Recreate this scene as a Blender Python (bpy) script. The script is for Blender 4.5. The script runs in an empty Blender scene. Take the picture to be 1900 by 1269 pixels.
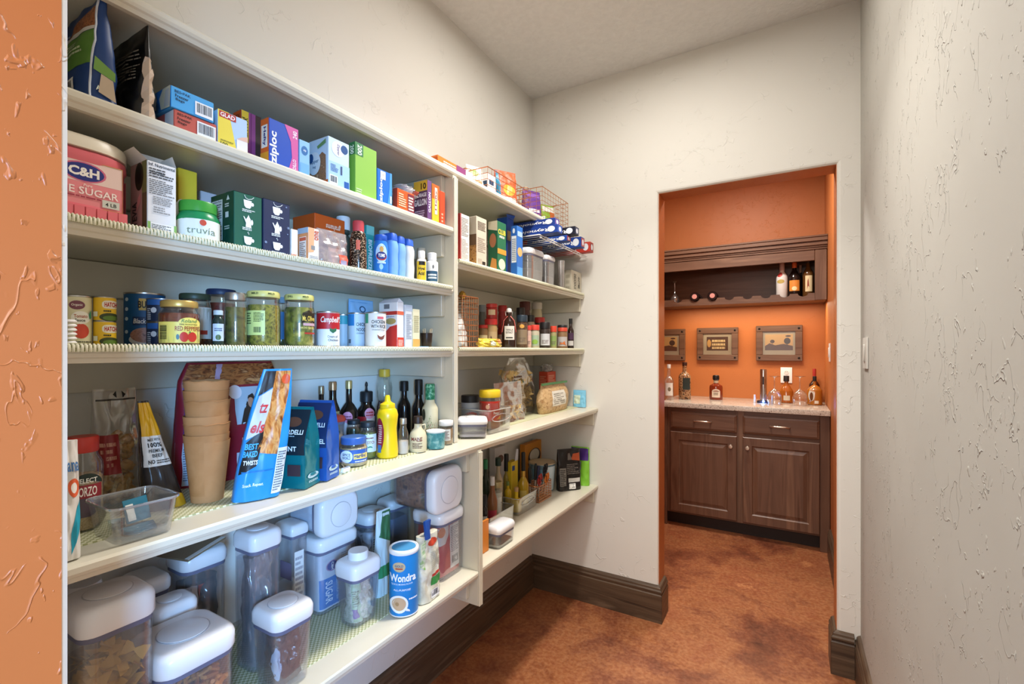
import bpy, bmesh, math, random
from mathutils import Vector, Matrix, noise
rnd_ = random.Random(7)
SC = bpy.context.scene
COL = SC.collection
PI = math.pi

# ------------------------------------------------------------------ camera
H = 1.32                      # eye height
F = 870.0                     # focal length for a 1900 px wide frame
TH = math.atan(513 / 870.0)   # the camera is turned this far towards the shelves
SN, CS = math.sin(TH), math.cos(TH)
cam_d = bpy.data.cameras.new('camera')
cam = bpy.data.objects.new('camera', cam_d)
COL.objects.link(cam)
cam.location = (0, 0, H)
cam.rotation_euler = (PI / 2, 0, TH)
cam_d.sensor_width = 36
cam_d.lens = F / 1900 * 36
cam_d.shift_y = 15.5 / 1900
cam_d.clip_start = 0.01
SC.camera = cam

# ------------------------------------------------------------------ exposure and world
SC.view_settings.view_transform = 'Standard'
SC.view_settings.look = 'None'
SC.view_settings.exposure = 0.18
SC.view_settings.gamma = 1.0
SC.view_settings.use_curve_mapping = False
try:
    SC.cycles.transparent_max_bounces = 24
    SC.cycles.max_bounces = 6
    SC.cycles.diffuse_bounces = 3
    SC.cycles.caustics_reflective = False
    SC.cycles.caustics_refractive = False
    SC.cycles.sample_clamp_indirect = 6
    SC.cycles.use_adaptive_sampling = True
    SC.cycles.adaptive_threshold = .035
except Exception:
    pass
W = bpy.data.worlds.new('world')
SC.world = W
W.use_nodes = True
W.node_tree.nodes['Background'].inputs[0].default_value = (1.0, 0.97, 0.93, 1)
W.node_tree.nodes['Background'].inputs[1].default_value = 1.25


def lamp(name, kind, loc, target, power, color, size=None, size_y=None, shape=None, spread=None):
    d = bpy.data.lights.new(name, kind)
    d.energy = power
    d.color = color
    if kind == 'AREA':
        d.shape = shape or 'RECTANGLE'
        d.size = size
        if size_y:
            d.size_y = size_y
        if spread:
            d.spread = spread
    elif size is not None:
        d.shadow_soft_size = size
    o = bpy.data.objects.new(name, d)
    COL.objects.link(o)
    o.location = loc
    o.rotation_euler = (Vector(target) - Vector(loc)).to_track_quat('-Z', 'Y').to_euler()
    return o


# pantry downlight, daylight from the room behind the doorway, lamps of the bar room, two added fills
lamp('pantry_ceiling_fill', 'AREA', (-0.46, 1.55, 2.70), (-0.46, 1.55, 0), 12.5, (1.0, 0.955, 0.89), 0.55, shape='DISK')  # broad soft fill added beside the downlight, no fixture of its own
lamp('pantry_downlight', 'AREA', (-0.46, 1.30, 2.715), (-0.46, 1.30, 0), 13.5, (1.0, 0.955, 0.89), 0.16, shape='DISK', spread=1.9)
lamp('doorway_daylight', 'AREA', (1.05, -0.75, 1.38), (-1.24, 1.2, 0.95), 8.5, (0.24, 0.54, 1.0), 0.30, 0.60, spread=math.radians(56))
lamp('doorway_fill_light', 'AREA', (-0.2, -1.3, 2.2), (-0.3, 1.6, 1.1), 32, (1.0, 0.97, 0.93), 1.2, 0.8)  # unseen fill added behind the camera to lift far wall and floor
lamp('bar_ceiling_light', 'AREA', (-0.35, 3.15, 2.70), (-0.35, 3.15, 0), 30, (1.0, 0.95, 0.88), 0.35, shape='DISK')
lamp('under_cabinet_light', 'AREA', (-0.3, 4.02, 1.662), (-0.3, 4.06, 0.9), 5.5, (1.0, 0.84, 0.60), 1.0, 0.06)

# ------------------------------------------------------------------ photograph geometry -> metres


def ray(px, py=650.0):
    u = (px - 950) / F
    return (u * CS - SN, u * SN + CS, (650 - py) / F)


def ypx(px, x):
    r = ray(px)
    return x * r[1] / r[0]


def xpx(px, y):
    r = ray(px)
    return y * r[0] / r[1]


def depth(x, y):
    return -SN * x + CS * y


def zpx(py, x, y):
    return H + (650 - py) / F * depth(x, y)


def gp(px, py, z):
    r = ray(px, py)
    t = (z - H) / r[2]
    return r[0] * t, r[1] * t


# ------------------------------------------------------------------ materials
MATS = {}


def lin(h):
    if isinstance(h, str):
        h = h.lstrip('#')
        if len(h) == 3:
            h = ''.join(q * 2 for q in h)
        c = [int(h[i:i + 2], 16) / 255 for i in (0, 2, 4)]
    else:
        c = h
    return tuple(x / 12.92 if x <= .04045 else ((x + .055) / 1.055) ** 2.4 for x in c)


def newmat(name):
    m = bpy.data.materials.new(name)
    m.use_nodes = True
    nt = m.node_tree
    return m, nt, nt.nodes['Principled BSDF'], nt.nodes, nt.links


def cm(h, rough=.45, metal=0.0, spec=.4, coat=0.0, emit=0.0):
    """a plain coloured material, one for each colour and finish"""
    key = (h, rough, metal, spec, coat, emit)
    if key in MATS:
        return MATS[key]
    m, nt, p, N, L = newmat('colour_' + str(h).lstrip('#'))
    c = lin(h)
    p.inputs['Base Color'].default_value = (*c, 1)
    p.inputs['Roughness'].default_value = rough
    p.inputs['Metallic'].default_value = metal
    p.inputs['Specular IOR Level'].default_value = spec
    p.inputs['Coat Weight'].default_value = coat
    if emit:
        p.inputs['Emission Color'].default_value = (*c, 1)
        p.inputs['Emission Strength'].default_value = emit
    MATS[key] = m
    return m


def clear(h='#f4f6f8', refl=.10, dens=.06, rough=.05, key=None):
    """clear plastic or glass: mostly see-through, with a sheen at grazing angles"""
    k = ('clear', h, refl, dens, rough)
    if k in MATS:
        return MATS[k]
    m, nt, p, N, L = newmat('clear_' + str(h).lstrip('#'))
    N.remove(p)
    out = N['Material Output']
    tr = N.new('ShaderNodeBsdfTransparent')
    tr.inputs[0].default_value = (*lin(h), 1)
    gl = N.new('ShaderNodeBsdfGlossy')
    gl.inputs['Roughness'].default_value = rough
    df = N.new('ShaderNodeBsdfDiffuse')
    df.inputs[0].default_value = (*lin(h), 1)
    lw = N.new('ShaderNodeLayerWeight')
    lw.inputs[0].default_value = .35
    mr = N.new('ShaderNodeMapRange')
    mr.inputs['To Min'].default_value = refl * .35
    mr.inputs['To Max'].default_value = min(1, refl * 4)
    L.new(lw.outputs['Facing'], mr.inputs['Value'])
    m1 = N.new('ShaderNodeMixShader')
    m1.inputs[0].default_value = dens
    L.new(tr.outputs[0], m1.inputs[1])
    L.new(df.outputs[0], m1.inputs[2])
    m2 = N.new('ShaderNodeMixShader')
    L.new(mr.outputs[0], m2.inputs[0])
    L.new(m1.outputs[0], m2.inputs[1])
    L.new(gl.outputs[0], m2.inputs[2])
    L.new(m2.outputs[0], out.inputs[0])
    MATS[k] = m
    return m


def mottled(name, cols, scale=60, rough=.5, bump=0.0, detail=4, stretch=(1, 1, 1), coat=0, dist=.5, spec=.4, vor=False):
    """a material that mixes several colours by noise"""
    if name in MATS:
        return MATS[name]
    m, nt, p, N, L = newmat(name)
    tc = N.new('ShaderNodeTexCoord')
    mp = N.new('ShaderNodeMapping')
    mp.inputs['Scale'].default_value = stretch
    L.new(tc.outputs['Object'], mp.inputs[0])
    if vor:
        n = N.new('ShaderNodeTexVoronoi')
        n.inputs['Scale'].default_value = scale
        o = n.outputs['Color']
    else:
        n = N.new('ShaderNodeTexNoise')
        n.inputs['Scale'].default_value = scale
        n.inputs['Detail'].default_value = detail
        n.inputs['Distortion'].default_value = dist
        o = n.outputs['Fac']
    L.new(mp.outputs[0], n.inputs['Vector'])
    r = N.new('ShaderNodeValToRGB')
    r.color_ramp.elements.remove(r.color_ramp.elements[0])
    k = len(cols)
    lo, hi = (.0, 1.) if vor else (.32, .68)
    for i, c in enumerate(cols):
        pos = lo + (hi - lo) * i / max(1, k - 1)
        if i == 0:
            e = r.color_ramp.elements[0]
            e.position = pos
        else:
            e = r.color_ramp.elements.new(pos)
        e.color = (*lin(c), 1)
    L.new(o, r.inputs[0])
    L.new(r.outputs[0], p.inputs['Base Color'])
    p.inputs['Roughness'].default_value = rough
    p.inputs['Coat Weight'].default_value = coat
    p.inputs['Specular IOR Level'].default_value = spec
    if bump:
        b = N.new('ShaderNodeBump')
        b.inputs['Strength'].default_value = bump
        b.inputs['Distance'].default_value = .004
        L.new(n.outputs['Distance' if vor else 'Fac'], b.inputs['Height'])
        L.new(b.outputs[0], p.inputs['Normal'])
    MATS[name] = m
    return m


def plaster(name, h, strength=.5, rough=.75, spec=.3, scale=1.0, stretch=(1, 1, 1), dens=0.0):
    """hand-trowelled plaster: smooth paint with sparse trowel ridges and nicks"""
    m, nt, p, N, L = newmat(name)
    p.inputs['Base Color'].default_value = (*lin(h), 1)
    p.inputs['Roughness'].default_value = rough
    p.inputs['Specular IOR Level'].default_value = spec
    tc = N.new('ShaderNodeTexCoord')
    mp = N.new('ShaderNodeMapping')
    mp.inputs['Scale'].default_value = stretch
    L.new(tc.outputs['Object'], mp.inputs[0])

    def nz(s, d, dist=0.0, rgh=.5):
        n = N.new('ShaderNodeTexNoise')
        n.inputs['Scale'].default_value = s * scale
        n.inputs['Detail'].default_value = d
        n.inputs['Distortion'].default_value = dist
        n.inputs['Roughness'].default_value = rgh
        L.new(mp.outputs[0], n.inputs['Vector'])
        return n.outputs['Fac']

    def ramp(src, stops):
        r = N.new('ShaderNodeValToRGB')
        e = r.color_ramp.elements
        e[0].position, e[0].color = stops[0][0], (stops[0][1],) * 3 + (1,)
        e[1].position, e[1].color = stops[-1][0], (stops[-1][1],) * 3 + (1,)
        for q, v in stops[1:-1]:
            x = e.new(q)
            x.color = (v,) * 3 + (1,)
        L.new(src, r.inputs[0])
        return r.outputs[0]

    def mth(op, a, b):
        n = N.new('ShaderNodeMath')
        n.operation = op
        for i, q in enumerate((a, b)):
            if isinstance(q, (int, float)):
                n.inputs[i].default_value = q
            else:
                L.new(q, n.inputs[i])
        return n.outputs[0]
    ridge = ramp(nz(11, 3, .5), [(.488, 0), (.499, 1), (.502, .1), (.515, 0)])
    mask = ramp(nz(6.5, 2, .3), [(.57 - dens, 0), (.63 - dens, 1)])
    nick = ramp(nz(42, 2, .5), [(.64, 0), (.70, 1)])
    mask2 = ramp(nz(5, 2, .4), [(.53 - dens, 0), (.60 - dens, 1)])
    soft = nz(2.2, 1, .3)
    hsum = mth('ADD', mth('MULTIPLY', ridge, mask), mth('MULTIPLY', mth('MULTIPLY', nick, mask2), .45))
    hsum = mth('ADD', hsum, mth('MULTIPLY', soft, 1.6))
    b = N.new('ShaderNodeBump')
    b.inputs['Strength'].default_value = strength
    b.inputs['Distance'].default_value = .006
    L.new(hsum, b.inputs['Height'])
    L.new(b.outputs[0], p.inputs['Normal'])
    return m


def wood(name, cols, axis=0, scale=1.0, rough=.45, bump=.25, spec=.4):
    if name in MATS:
        return MATS[name]
    st = [26, 26, 26]
    st[axis] = 1.6
    m = mottled(name, cols, scale=scale, rough=rough, bump=bump, detail=8, stretch=st, dist=.9, spec=spec)
    return m


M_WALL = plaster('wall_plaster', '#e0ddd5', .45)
M_WALLR = plaster('wall_plaster_shaded', '#b6b3ab', .8, dens=.02, scale=1.5, stretch=(1, 1.15, .85))  # same paint as the other walls; its dimmer light is put into the colour
M_ORANGE = plaster('orange_plaster', '#b56634', .5, dens=.07, scale=2.2, stretch=(1, 1, .55), rough=.36, spec=.45)
M_ORANGE_BAR = plaster('orange_plaster_bar', '#b76c39', .3, rough=.5, spec=.35, dens=.05, scale=1.5)
M_CEIL = mottled('ceiling_texture', ['#d6d5d2', '#dddcd9'], 38, .85, 1.0, 4)
M_SHELF = cm('#d8d2bf', .33, 0, .5)
M_BASE = wood('baseboard_oak', ['#3a2c22', '#5c4938', '#4b3a2c', '#725d4a'], 0, .8, .42, .5)
M_BASE_Y = wood('baseboard_oak_lengthwise', ['#3a2c22', '#5c4938', '#4b3a2c', '#725d4a'], 1, .8, .42, .5)
M_CAB = wood('walnut_stain', ['#573a2a', '#6e503e', '#604434', '#7d5d48'], 2, .5, .36, .08)
M_CABX = wood('walnut_stain_lengthwise', ['#573a2a', '#6e503e', '#604434', '#7d5d48'], 0, .5, .36, .08)
M_STEEL = cm('#c9c5bd', .28, 1.0)
M_WHITE = cm('#eeecea', .3, 0, .5)
M_LID = cm('#e9e8ea', .22, 0, .5)
M_GREY = cm('#6a6a80', .4)
M_CLEAR = clear('#fbfbfd', .10, .05)
M_FILM = clear('#fafafa', .16, .10, .12)
M_GLASS = clear('#f9fcfa', .16, .015, .03)
M_COPPER = cm('#c98758', .3, .9)
M_BLACK = cm('#16140f', .35)


# ------------------------------------------------------------------ scene objects
def link(o, parent=None):
    COL.objects.link(o)
    if parent is not None:
        o.parent = parent
    return o


def mk(name, verts, faces, m, parent=None, smooth=None, kind=None):
    me = bpy.data.meshes.new(name)
    me.from_pydata([tuple(v) for v in verts], [], faces)
    me.materials.append(m)
    if smooth is not None:
        me.polygons.foreach_set('use_smooth', [True] * len(me.polygons))
        me.set_sharp_from_angle(angle=math.radians(smooth))
    me.update()
    o = bpy.data.objects.new(name, me)
    link(o, parent)
    if kind:
        o['kind'] = kind
    return o


class Buf:
    def __init__(self):
        self.v, self.f = [], []

    def add(self, vs, fs):
        b = len(self.v)
        self.v += [tuple(v) for v in vs]
        self.f += [tuple(i + b for i in f) for f in fs]
        return self

    def mk(self, name, m, parent=None, smooth=None, kind=None):
        return mk(name, self.v, self.f, m, parent, smooth, kind)


def rr(w, d, r, k=4):
    """outline of a rounded rectangle, counter-clockwise"""
    r = max(1e-5, min(r, w / 2, d / 2))
    out = []
    for cx, cy, a in ((w / 2 - r, d / 2 - r, 0), (-w / 2 + r, d / 2 - r, PI / 2), (-w / 2 + r, -d / 2 + r, PI), (w / 2 - r, -d / 2 + r, 1.5 * PI)):
        for i in range(k + 1):
            t = a + PI / 2 * i / k
            out.append((cx + r * math.cos(t), cy + r * math.sin(t)))
    return out


def loft(secs, k=4, cap0=True, cap1=True):
    """secs: (z, w, d, r[, ox, oy]) rounded rectangles stacked up"""
    vs, fs = [], []
    n = 4 * (k + 1)
    for s in secs:
        z, w, d, r = s[:4]
        ox, oy = (s[4], s[5]) if len(s) > 4 else (0, 0)
        vs += [(x + ox, y + oy, z) for x, y in rr(w, d, r, k)]
    for i in range(len(secs) - 1):
        for j in range(n):
            a, b = i * n + j, i * n + (j + 1) % n
            fs.append((a, b, b + n, a + n))
    if cap0:
        fs.append(tuple(range(n - 1, -1, -1)))
    if cap1:
        m = (len(secs) - 1) * n
        fs.append(tuple(range(m, m + n)))
    return vs, fs


def lathe(prof, n=24, cap0=True, cap1=True):
    vs, fs = [], []
    for r, z in prof:
        r = max(r, 1e-5)
        vs += [(r * math.cos(2 * PI * j / n), r * math.sin(2 * PI * j / n), z) for j in range(n)]
    for i in range(len(prof) - 1):
        for j in range(n):
            a, b = i * n + j, i * n + (j + 1) % n
            fs.append((a, b, b + n, a + n))
    if cap0:
        fs.append(tuple(range(n - 1, -1, -1)))
    if cap1:
        m = (len(prof) - 1) * n
        fs.append(tuple(range(m, m + n)))
    return vs, fs


def boxg(x0, y0, z0, x1, y1, z1):
    vs = [(x0, y0, z0), (x1, y0, z0), (x1, y1, z0), (x0, y1, z0), (x0, y0, z1), (x1, y0, z1), (x1, y1, z1), (x0, y1, z1)]
    fs = [(3, 2, 1, 0), (4, 5, 6, 7), (0, 1, 5, 4), (1, 2, 6, 5), (2, 3, 7, 6), (3, 0, 4, 7)]
    return vs, fs


def bev(vf, w=.003, seg=2):
    bm = bmesh.new()
    vs = [bm.verts.new(v) for v in vf[0]]
    for f in vf[1]:
        bm.faces.new([vs[i] for i in f])
    bmesh.ops.bevel(bm, geom=list(bm.edges), offset=w, segments=seg, profile=.7, affect='EDGES', clamp_overlap=True)
    bm.verts.index_update()
    out = [v.co.copy() for v in bm.verts], [tuple(v.index for v in f.verts) for f in bm.faces]
    bm.free()
    return out


def tube(p, r, n=6):
    """a round bar through the points p"""
    p = [Vector(q) for q in p]
    vs, fs = [], []
    up = Vector((0, 0, 1))
    for i, q in enumerate(p):
        d = (p[min(i + 1, len(p) - 1)] - p[max(i - 1, 0)])
        d = d.normalized() if d.length > 1e-9 else Vector((0, 0, 1))
        a = d.cross(up if abs(d.z) < .9 else Vector((1, 0, 0))).normalized()
        b = d.cross(a)
        rad = r[i] if isinstance(r, (list, tuple)) else r
        vs += [q + a * rad * math.cos(2 * PI * j / n) + b * rad * math.sin(2 * PI * j / n) for j in range(n)]
    for i in range(len(p) - 1):
        for j in range(n):
            a, b = i * n + j, i * n + (j + 1) % n
            fs.append((a, b, b + n, a + n))
    fs.append(tuple(range(n - 1, -1, -1)))
    m = (len(p) - 1) * n
    fs.append(tuple(range(m, m + n)))
    return vs, fs


def xf(vf, mtx):
    return [mtx @ Vector(v) for v in vf[0]], vf[1]


def tag(o, label, cat, group=None, kind=None):
    if label:
        o['label'] = label
    if cat:
        o['category'] = cat
    if group:
        o['group'] = group
    if kind:
        o['kind'] = kind
    return o


def thing(name, label, cat, loc, rz=PI / 2, group=None):
    o = bpy.data.objects.new(name, None)
    o.empty_display_size = .05
    link(o)
    o.location = loc
    o.rotation_euler = (0, 0, rz)
    return tag(o, label, cat, group)


def struct(name, vf, m, smooth=None, parent=None, label=None):
    o = mk(name, vf[0], vf[1], m, parent, smooth)
    if parent is None:
        o['kind'] = 'structure'
    if label:
        o['label'] = label
    return o

# ================================================================== THE SETTING
XL, XR, YF, ZC = -1.242, .249, 2.33, 2.73          # pantry: shelf wall, bare wall, far wall, ceiling
YN0, YN1 = 0.02, .158                              # near wall with the doorway the camera stands in
DL, DR, DZ = -.546, .170, 2.085                    # opening in the far wall
YB, XB = 4.25, .235                                # bar room: back wall, side wall
TW = .118

M_FLOOR, _nt, _p, _N, _L = newmat('stained_concrete')
_tc = _N.new('ShaderNodeTexCoord')


def _noise(sc, det, dist, rough=.55):
    n = _N.new('ShaderNodeTexNoise')
    n.inputs['Scale'].default_value = sc
    n.inputs['Detail'].default_value = det
    n.inputs['Distortion'].default_value = dist
    n.inputs['Roughness'].default_value = rough
    _L.new(_tc.outputs['Object'], n.inputs['Vector'])
    return n.outputs['Fac']


_r = _N.new('ShaderNodeValToRGB')
_e = _r.color_ramp.elements
_e[0].position, _e[0].color = .30, (*lin('#5e3523'), 1)
_e[1].position, _e[1].color = .72, (*lin('#d89c68'), 1)
for _q, _c in ((.42, '#8c553a'), (.52, '#ad744c'), (.60, '#9f6241')):
    _x = _e.new(_q)
    _x.color = (*lin(_c), 1)
_L.new(_noise(2.3, 12, .25, .70), _r.inputs[0])
_r2 = _N.new('ShaderNodeValToRGB')
_r2.color_ramp.elements[0].position, _r2.color_ramp.elements[0].color = .4, (*lin('#c99a74'), 1)
_r2.color_ramp.elements[1].position, _r2.color_ramp.elements[1].color = .62, (1, 1, 1, 1)
_L.new(_noise(60, 6, .3), _r2.inputs[0])
_mx = _N.new('ShaderNodeMix')
_mx.data_type, _mx.blend_type = 'RGBA', 'MULTIPLY'
_mx.inputs[0].default_value = .55
_L.new(_r.outputs[0], _mx.inputs[6])
_L.new(_r2.outputs[0], _mx.inputs[7])
_L.new(_mx.outputs[2], _p.inputs['Base Color'])
_rr = _N.new('ShaderNodeMapRange')
_rr.inputs['To Min'].default_value, _rr.inputs['To Max'].default_value = .24, .5
_L.new(_noise(9, 4, .5), _rr.inputs['Value'])
_L.new(_rr.outputs[0], _p.inputs['Roughness'])
_b = _N.new('ShaderNodeBump')
_b.inputs['Strength'].default_value, _b.inputs['Distance'].default_value = .12, .004
_L.new(_noise(60, 3, .2), _b.inputs['Height'])
_L.new(_b.outputs[0], _p.inputs['Normal'])

struct('floor', boxg(-2.6, -2.4, -.1, 1.6, YB + .2, 0), M_FLOOR)
struct('ceiling', boxg(XL - .1, YN0, ZC, XR + .1, YF + TW + .002, ZC + .08), M_CEIL)
struct('ceiling_bar', boxg(-2.2, YF + TW + .003, ZC, XB + .15, YB + .1, ZC + .08), M_CEIL)
struct('wall_left', boxg(XL - .12, YN0, 0, XL, YF + TW, ZC), M_WALL)
# the bare wall ends in a rounded corner towards the far wall
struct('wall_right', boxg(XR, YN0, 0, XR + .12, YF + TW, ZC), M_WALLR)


def portal(name, x0, x1, y0, y1, ox0, ox1, oz, m, round_=.014):
    """a wall with a doorway, the arrises of the opening rounded over"""
    bm = bmesh.new()
    pts = [(x0, 0), (ox0, 0), (ox0, oz), (ox1, oz), (ox1, 0), (x1, 0), (x1, ZC), (x0, ZC)]
    a = [bm.verts.new((p[0], y0, p[1])) for p in pts]
    b = [bm.verts.new((p[0], y1, p[1])) for p in pts]
    n = len(pts)
    bm.faces.new(a)
    bm.faces.new(b[::-1])
    for i in range(n):
        bm.faces.new((a[i], b[i], b[(i + 1) % n], a[(i + 1) % n])[::-1])
    bmesh.ops.recalc_face_normals(bm, faces=bm.faces)
    es = [e for e in bm.edges if abs(e.verts[0].co.y - e.verts[1].co.y) < 1e-6 and
          all(abs(v.co.x - ox0) < 1e-6 or abs(v.co.x - ox1) < 1e-6 for v in e.verts) and
          (max(v.co.z for v in e.verts) <= oz + 1e-6)]
    bmesh.ops.bevel(bm, geom=es, offset=round_, segments=3, profile=.5, affect='EDGES')
    me = bpy.data.meshes.new(name)
    bm.to_mesh(me)
    bm.free()
    me.materials.append(m)
    o = bpy.data.objects.new(name, me)
    link(o)
    o['kind'] = 'structure'
    return o


portal('wall_far', XL, XR, YF, YF + TW, DL, DR, DZ, M_WALL)
portal('wall_near', XL, XR + .6, YN0, YN1 + .003, -.55, .20, 2.085, M_WALL, .012)
# painted reveals: orange inside both doorways
NJ = -.55
struct('trim_1', boxg(NJ - .004, YN0 - .004, 0, NJ + .0012, YN1 - .0045, 2.085), M_ORANGE, label='orange painted reveal of the near doorway')
struct('wall_outer', boxg(-2.6, YN0 - .012, 0, NJ - .0005, YN0 - .002, ZC), M_ORANGE)
e = .0012
struct('trim_2', boxg(DL - .004, YF + .011, 0, DL + e, YF + TW + .004, DZ - e), M_ORANGE, label='orange painted reveal beside the far doorway')
struct('trim_3', boxg(DR - e, YF + .011, 0, DR + .004, YF + TW + .004, DZ - e), M_ORANGE, label='orange painted reveal of the far doorway, switch side')
struct('trim_4', boxg(DL, YF + .011, DZ - e, DR, YF + TW + .004, DZ + .004), M_ORANGE, label='orange painted head of the far doorway')
struct('wall_bar_back', boxg(-2.2, YB, 0, XB + .12, YB + .1, ZC), M_ORANGE_BAR)
struct('wall_bar_right', boxg(XB, YF + TW + .003, 0, XB + .12, YB, ZC), M_ORANGE_BAR)
struct('wall_bar_left', boxg(-2.2, YF + TW + .003, 0, -2.08, YB, ZC), M_ORANGE_BAR)
struct('wall_bar_front', boxg(-2.08, YF + TW + .0045, 0, DL - .02, YF + TW + .012, ZC), M_ORANGE_BAR)

# baseboards: a tall plank with a stepped cap
PROF = [(0, 0), (.020, 0), (.020, .132), (.0165, .136), (.0165, .142), (.019, .146), (.019, .152), (.014, .158), (.013, .166), (.008, .172), (.0, .176)]


def skirt(name, a, b, nrm, m, mit=(0, 0)):
    """a baseboard from a to b on the ground, its face turned to nrm"""
    a, b, nrm = Vector((*a, 0)), Vector((*b, 0)), Vector((*nrm, 0)).normalized()
    d = (b - a).normalized()
    vs, fs = [], []
    n = len(PROF)
    for q, s in ((a, mit[0]), (b, mit[1])):
        for o_, z in PROF:
            vs.append(q + nrm * o_ + d * (o_ * s) + Vector((0, 0, z)))
    for i in range(n - 1):
        fs.append((i, i + 1, n + i + 1, n + i))
    fs += [tuple(range(n))[::-1], tuple(range(n, 2 * n))]
    return struct(name, (vs, fs), m)


skirt('baseboard_left', (XL, YN1 + .01), (XL, YF - .0205), (1, 0), M_BASE_Y)
skirt('baseboard_far', (XL, YF), (DL, YF), (0, -1), M_BASE, (0, 1))
skirt('baseboard_reveal', (DL + e, YF), (DL + e, YF + TW), (1, 0), M_BASE_Y, (-1, 0))
skirt('baseboard_far_right', (DR, YF), (XR - .021, YF), (0, -1), M_BASE, (-1, 0))
skirt('baseboard_reveal_right', (DR - e, YF), (DR - e, YF + TW), (-1, 0), M_BASE_Y, (-1, 0))
skirt('baseboard_right', (XR, YN1 + .02), (XR, YF), (-1, 0), M_BASE_Y)
skirt('baseboard_bar', (XB, YF + TW + .01), (XB, 3.62), (-1, 0), M_BASE_Y)

# ------------------------------------------------------------------ built-in shelves
XU, XD = -.928, -.853                 # front edges of the upper and of the deep shelves
YP, YQ = 1.214, 1.247                 # dividers: upper, lower
Z_TOP, Z1, Z2, Z3, Z4, Z5, ZR = 1.905, 1.715, 1.522, 1.326, 1.021, .613, 1.615
YS = YN1 + .006                       # shelves start at the near wall
unit = thing('built_in_shelving', 'cream painted built-in pantry shelves along the white plaster wall', 'shelving', (XL + .001, 0, 0), 0)


def up(vf):
    return [(v[0] - XL - .001, v[1], v[2]) for v in vf[0]], vf[1]


def shelf_board(y0, y1, x1, z):
    """board with a stepped, rounded nosing; its top is at z"""
    pr = [(XL + .001, z - .019), (x1 - .02, z - .019), (x1 - .018, z - .026), (x1 - .008, z - .026), (x1 - .006, z - .019),
          (x1 - .002, z - .017), (x1, z - .012), (x1, z - .004), (x1 - .003, z), (XL + .001, z)]
    vs = [(x, y0, q) for x, q in pr] + [(x, y1, q) for x, q in pr]
    n = len(pr)
    fs = [(i, (i + 1) % n, n + (i + 1) % n, n + i) for i in range(n)] + [tuple(range(n))[::-1], tuple(range(n, 2 * n))]
    v, f = up((vs, fs))
    return mk('shelf', v, f, M_SHELF, unit)


YE = YF - .001
for args in ((YS, YE, XU, Z_TOP), (YS, YP - .0105, XU, Z1), (YS, YP - .0105, XU, Z2), (YS, YP - .0105, XU, Z3),
             (YP + .0105, YE, XU, ZR), (YP + .0105, YE, XU, Z3), (YS, YE, XD, Z4), (YS, YQ - .0105, XD, Z5), (YQ + .0105, YE, XD, Z5 + .006)):
    shelf_board(*args)


def upb(name, b, w=.002):
    v, f = up(bev(b, w, 1))
    return mk(name, v, f, M_SHELF, unit)


upb('divider', boxg(XL + .001, YP - .010, Z4 + .0005, XU - .002, YP + .010, Z_TOP - .0195))
upb('divider', boxg(XL + .001, YQ - .010, .50, XD - .002, YQ + .010, Z4 - .0195))
# face strips with a bead on the divider fronts
for y, x, z0, z1 in ((YP, XU, Z4 + .001, Z_TOP - .027), (YQ, XD, .50, Z4 - .027)):
    for s in (-1, 1):
        upb('divider_bead', boxg(x - .0018, y + s * .0052 - .0045, z0, x + .003, y + s * .0052 + .0045, z1), .0015)


def cleat(z, y0, y1, x1=None, th=.018, hh=.072, side=None):
    upb('cleat', boxg(*y0, z - .0195 - hh, *y1, z - .0195) if False else boxg(y0[0], y0[1], z - .0198 - hh, y1[0], y1[1], z - .0198), .0015)


for z, xe, y0, y1, yd in ((Z_TOP, XU, YS, YP - .0105, YP - .0105), (Z1, XU, YS, YP - .0105, YP - .0105), (Z2, XU, YS, YP - .0105, YP - .0105), (Z3, XU, YS, YP - .0105, YP - .0105),
                          (Z4, XD, YS, YQ - .0105, YQ - .0105), (Z5, XD, YS, YQ - .0105, YQ - .0105)):
    cleat(z, (XL + .001, y0), (XL + .019, y1))                       # along the back
    cleat(z, (XL + .0195, yd - .018), (xe - .035, yd))               # on the divider
for z, xe, y0 in ((ZR, XU, YP + .0105), (Z3, XU, YP + .0105), (Z4, XD, YQ + .0105), (Z5 + .006, XD, YQ + .0105), (Z_TOP, XU, YP + .0105)):
    cleat(z, (XL + .001, y0), (XL + .019, YE))
    cleat(z, (XL + .0195, YE - .018), (xe - .02, YE))

# shelf liner: woven rubber mat, its front edge turned over the nosing on the upper shelves
M_LINER = None


def liner_mat():
    m, nt, p, N, L = newmat('woven_liner')
    tc = N.new('ShaderNodeTexCoord')
    ck = N.new('ShaderNodeTexChecker')
    ck.inputs['Scale'].default_value = 170
    ck.inputs['Color1'].default_value = (*lin('#e2dfc0'), 1)
    ck.inputs['Color2'].default_value = (*lin('#a9aa78'), 1)
    mp = N.new('ShaderNodeMapping')
    mp.inputs['Location'].default_value = (.0021, .0021, .0021)
    L.new(tc.outputs['Object'], mp.inputs[0])
    L.new(mp.outputs[0], ck.inputs[0])
    L.new(ck.outputs[0], p.inputs['Base Color'])
    p.inputs['Roughness'].default_value = .6
    b = N.new('ShaderNodeBump')
    b.inputs['Strength'].default_value, b.inputs['Distance'].default_value = .5, .002
    L.new(ck.outputs['Fac'], b.inputs['Height'])
    L.new(b.outputs[0], p.inputs['Normal'])
    return m


M_LINER = liner_mat()
LT = .0022


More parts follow.
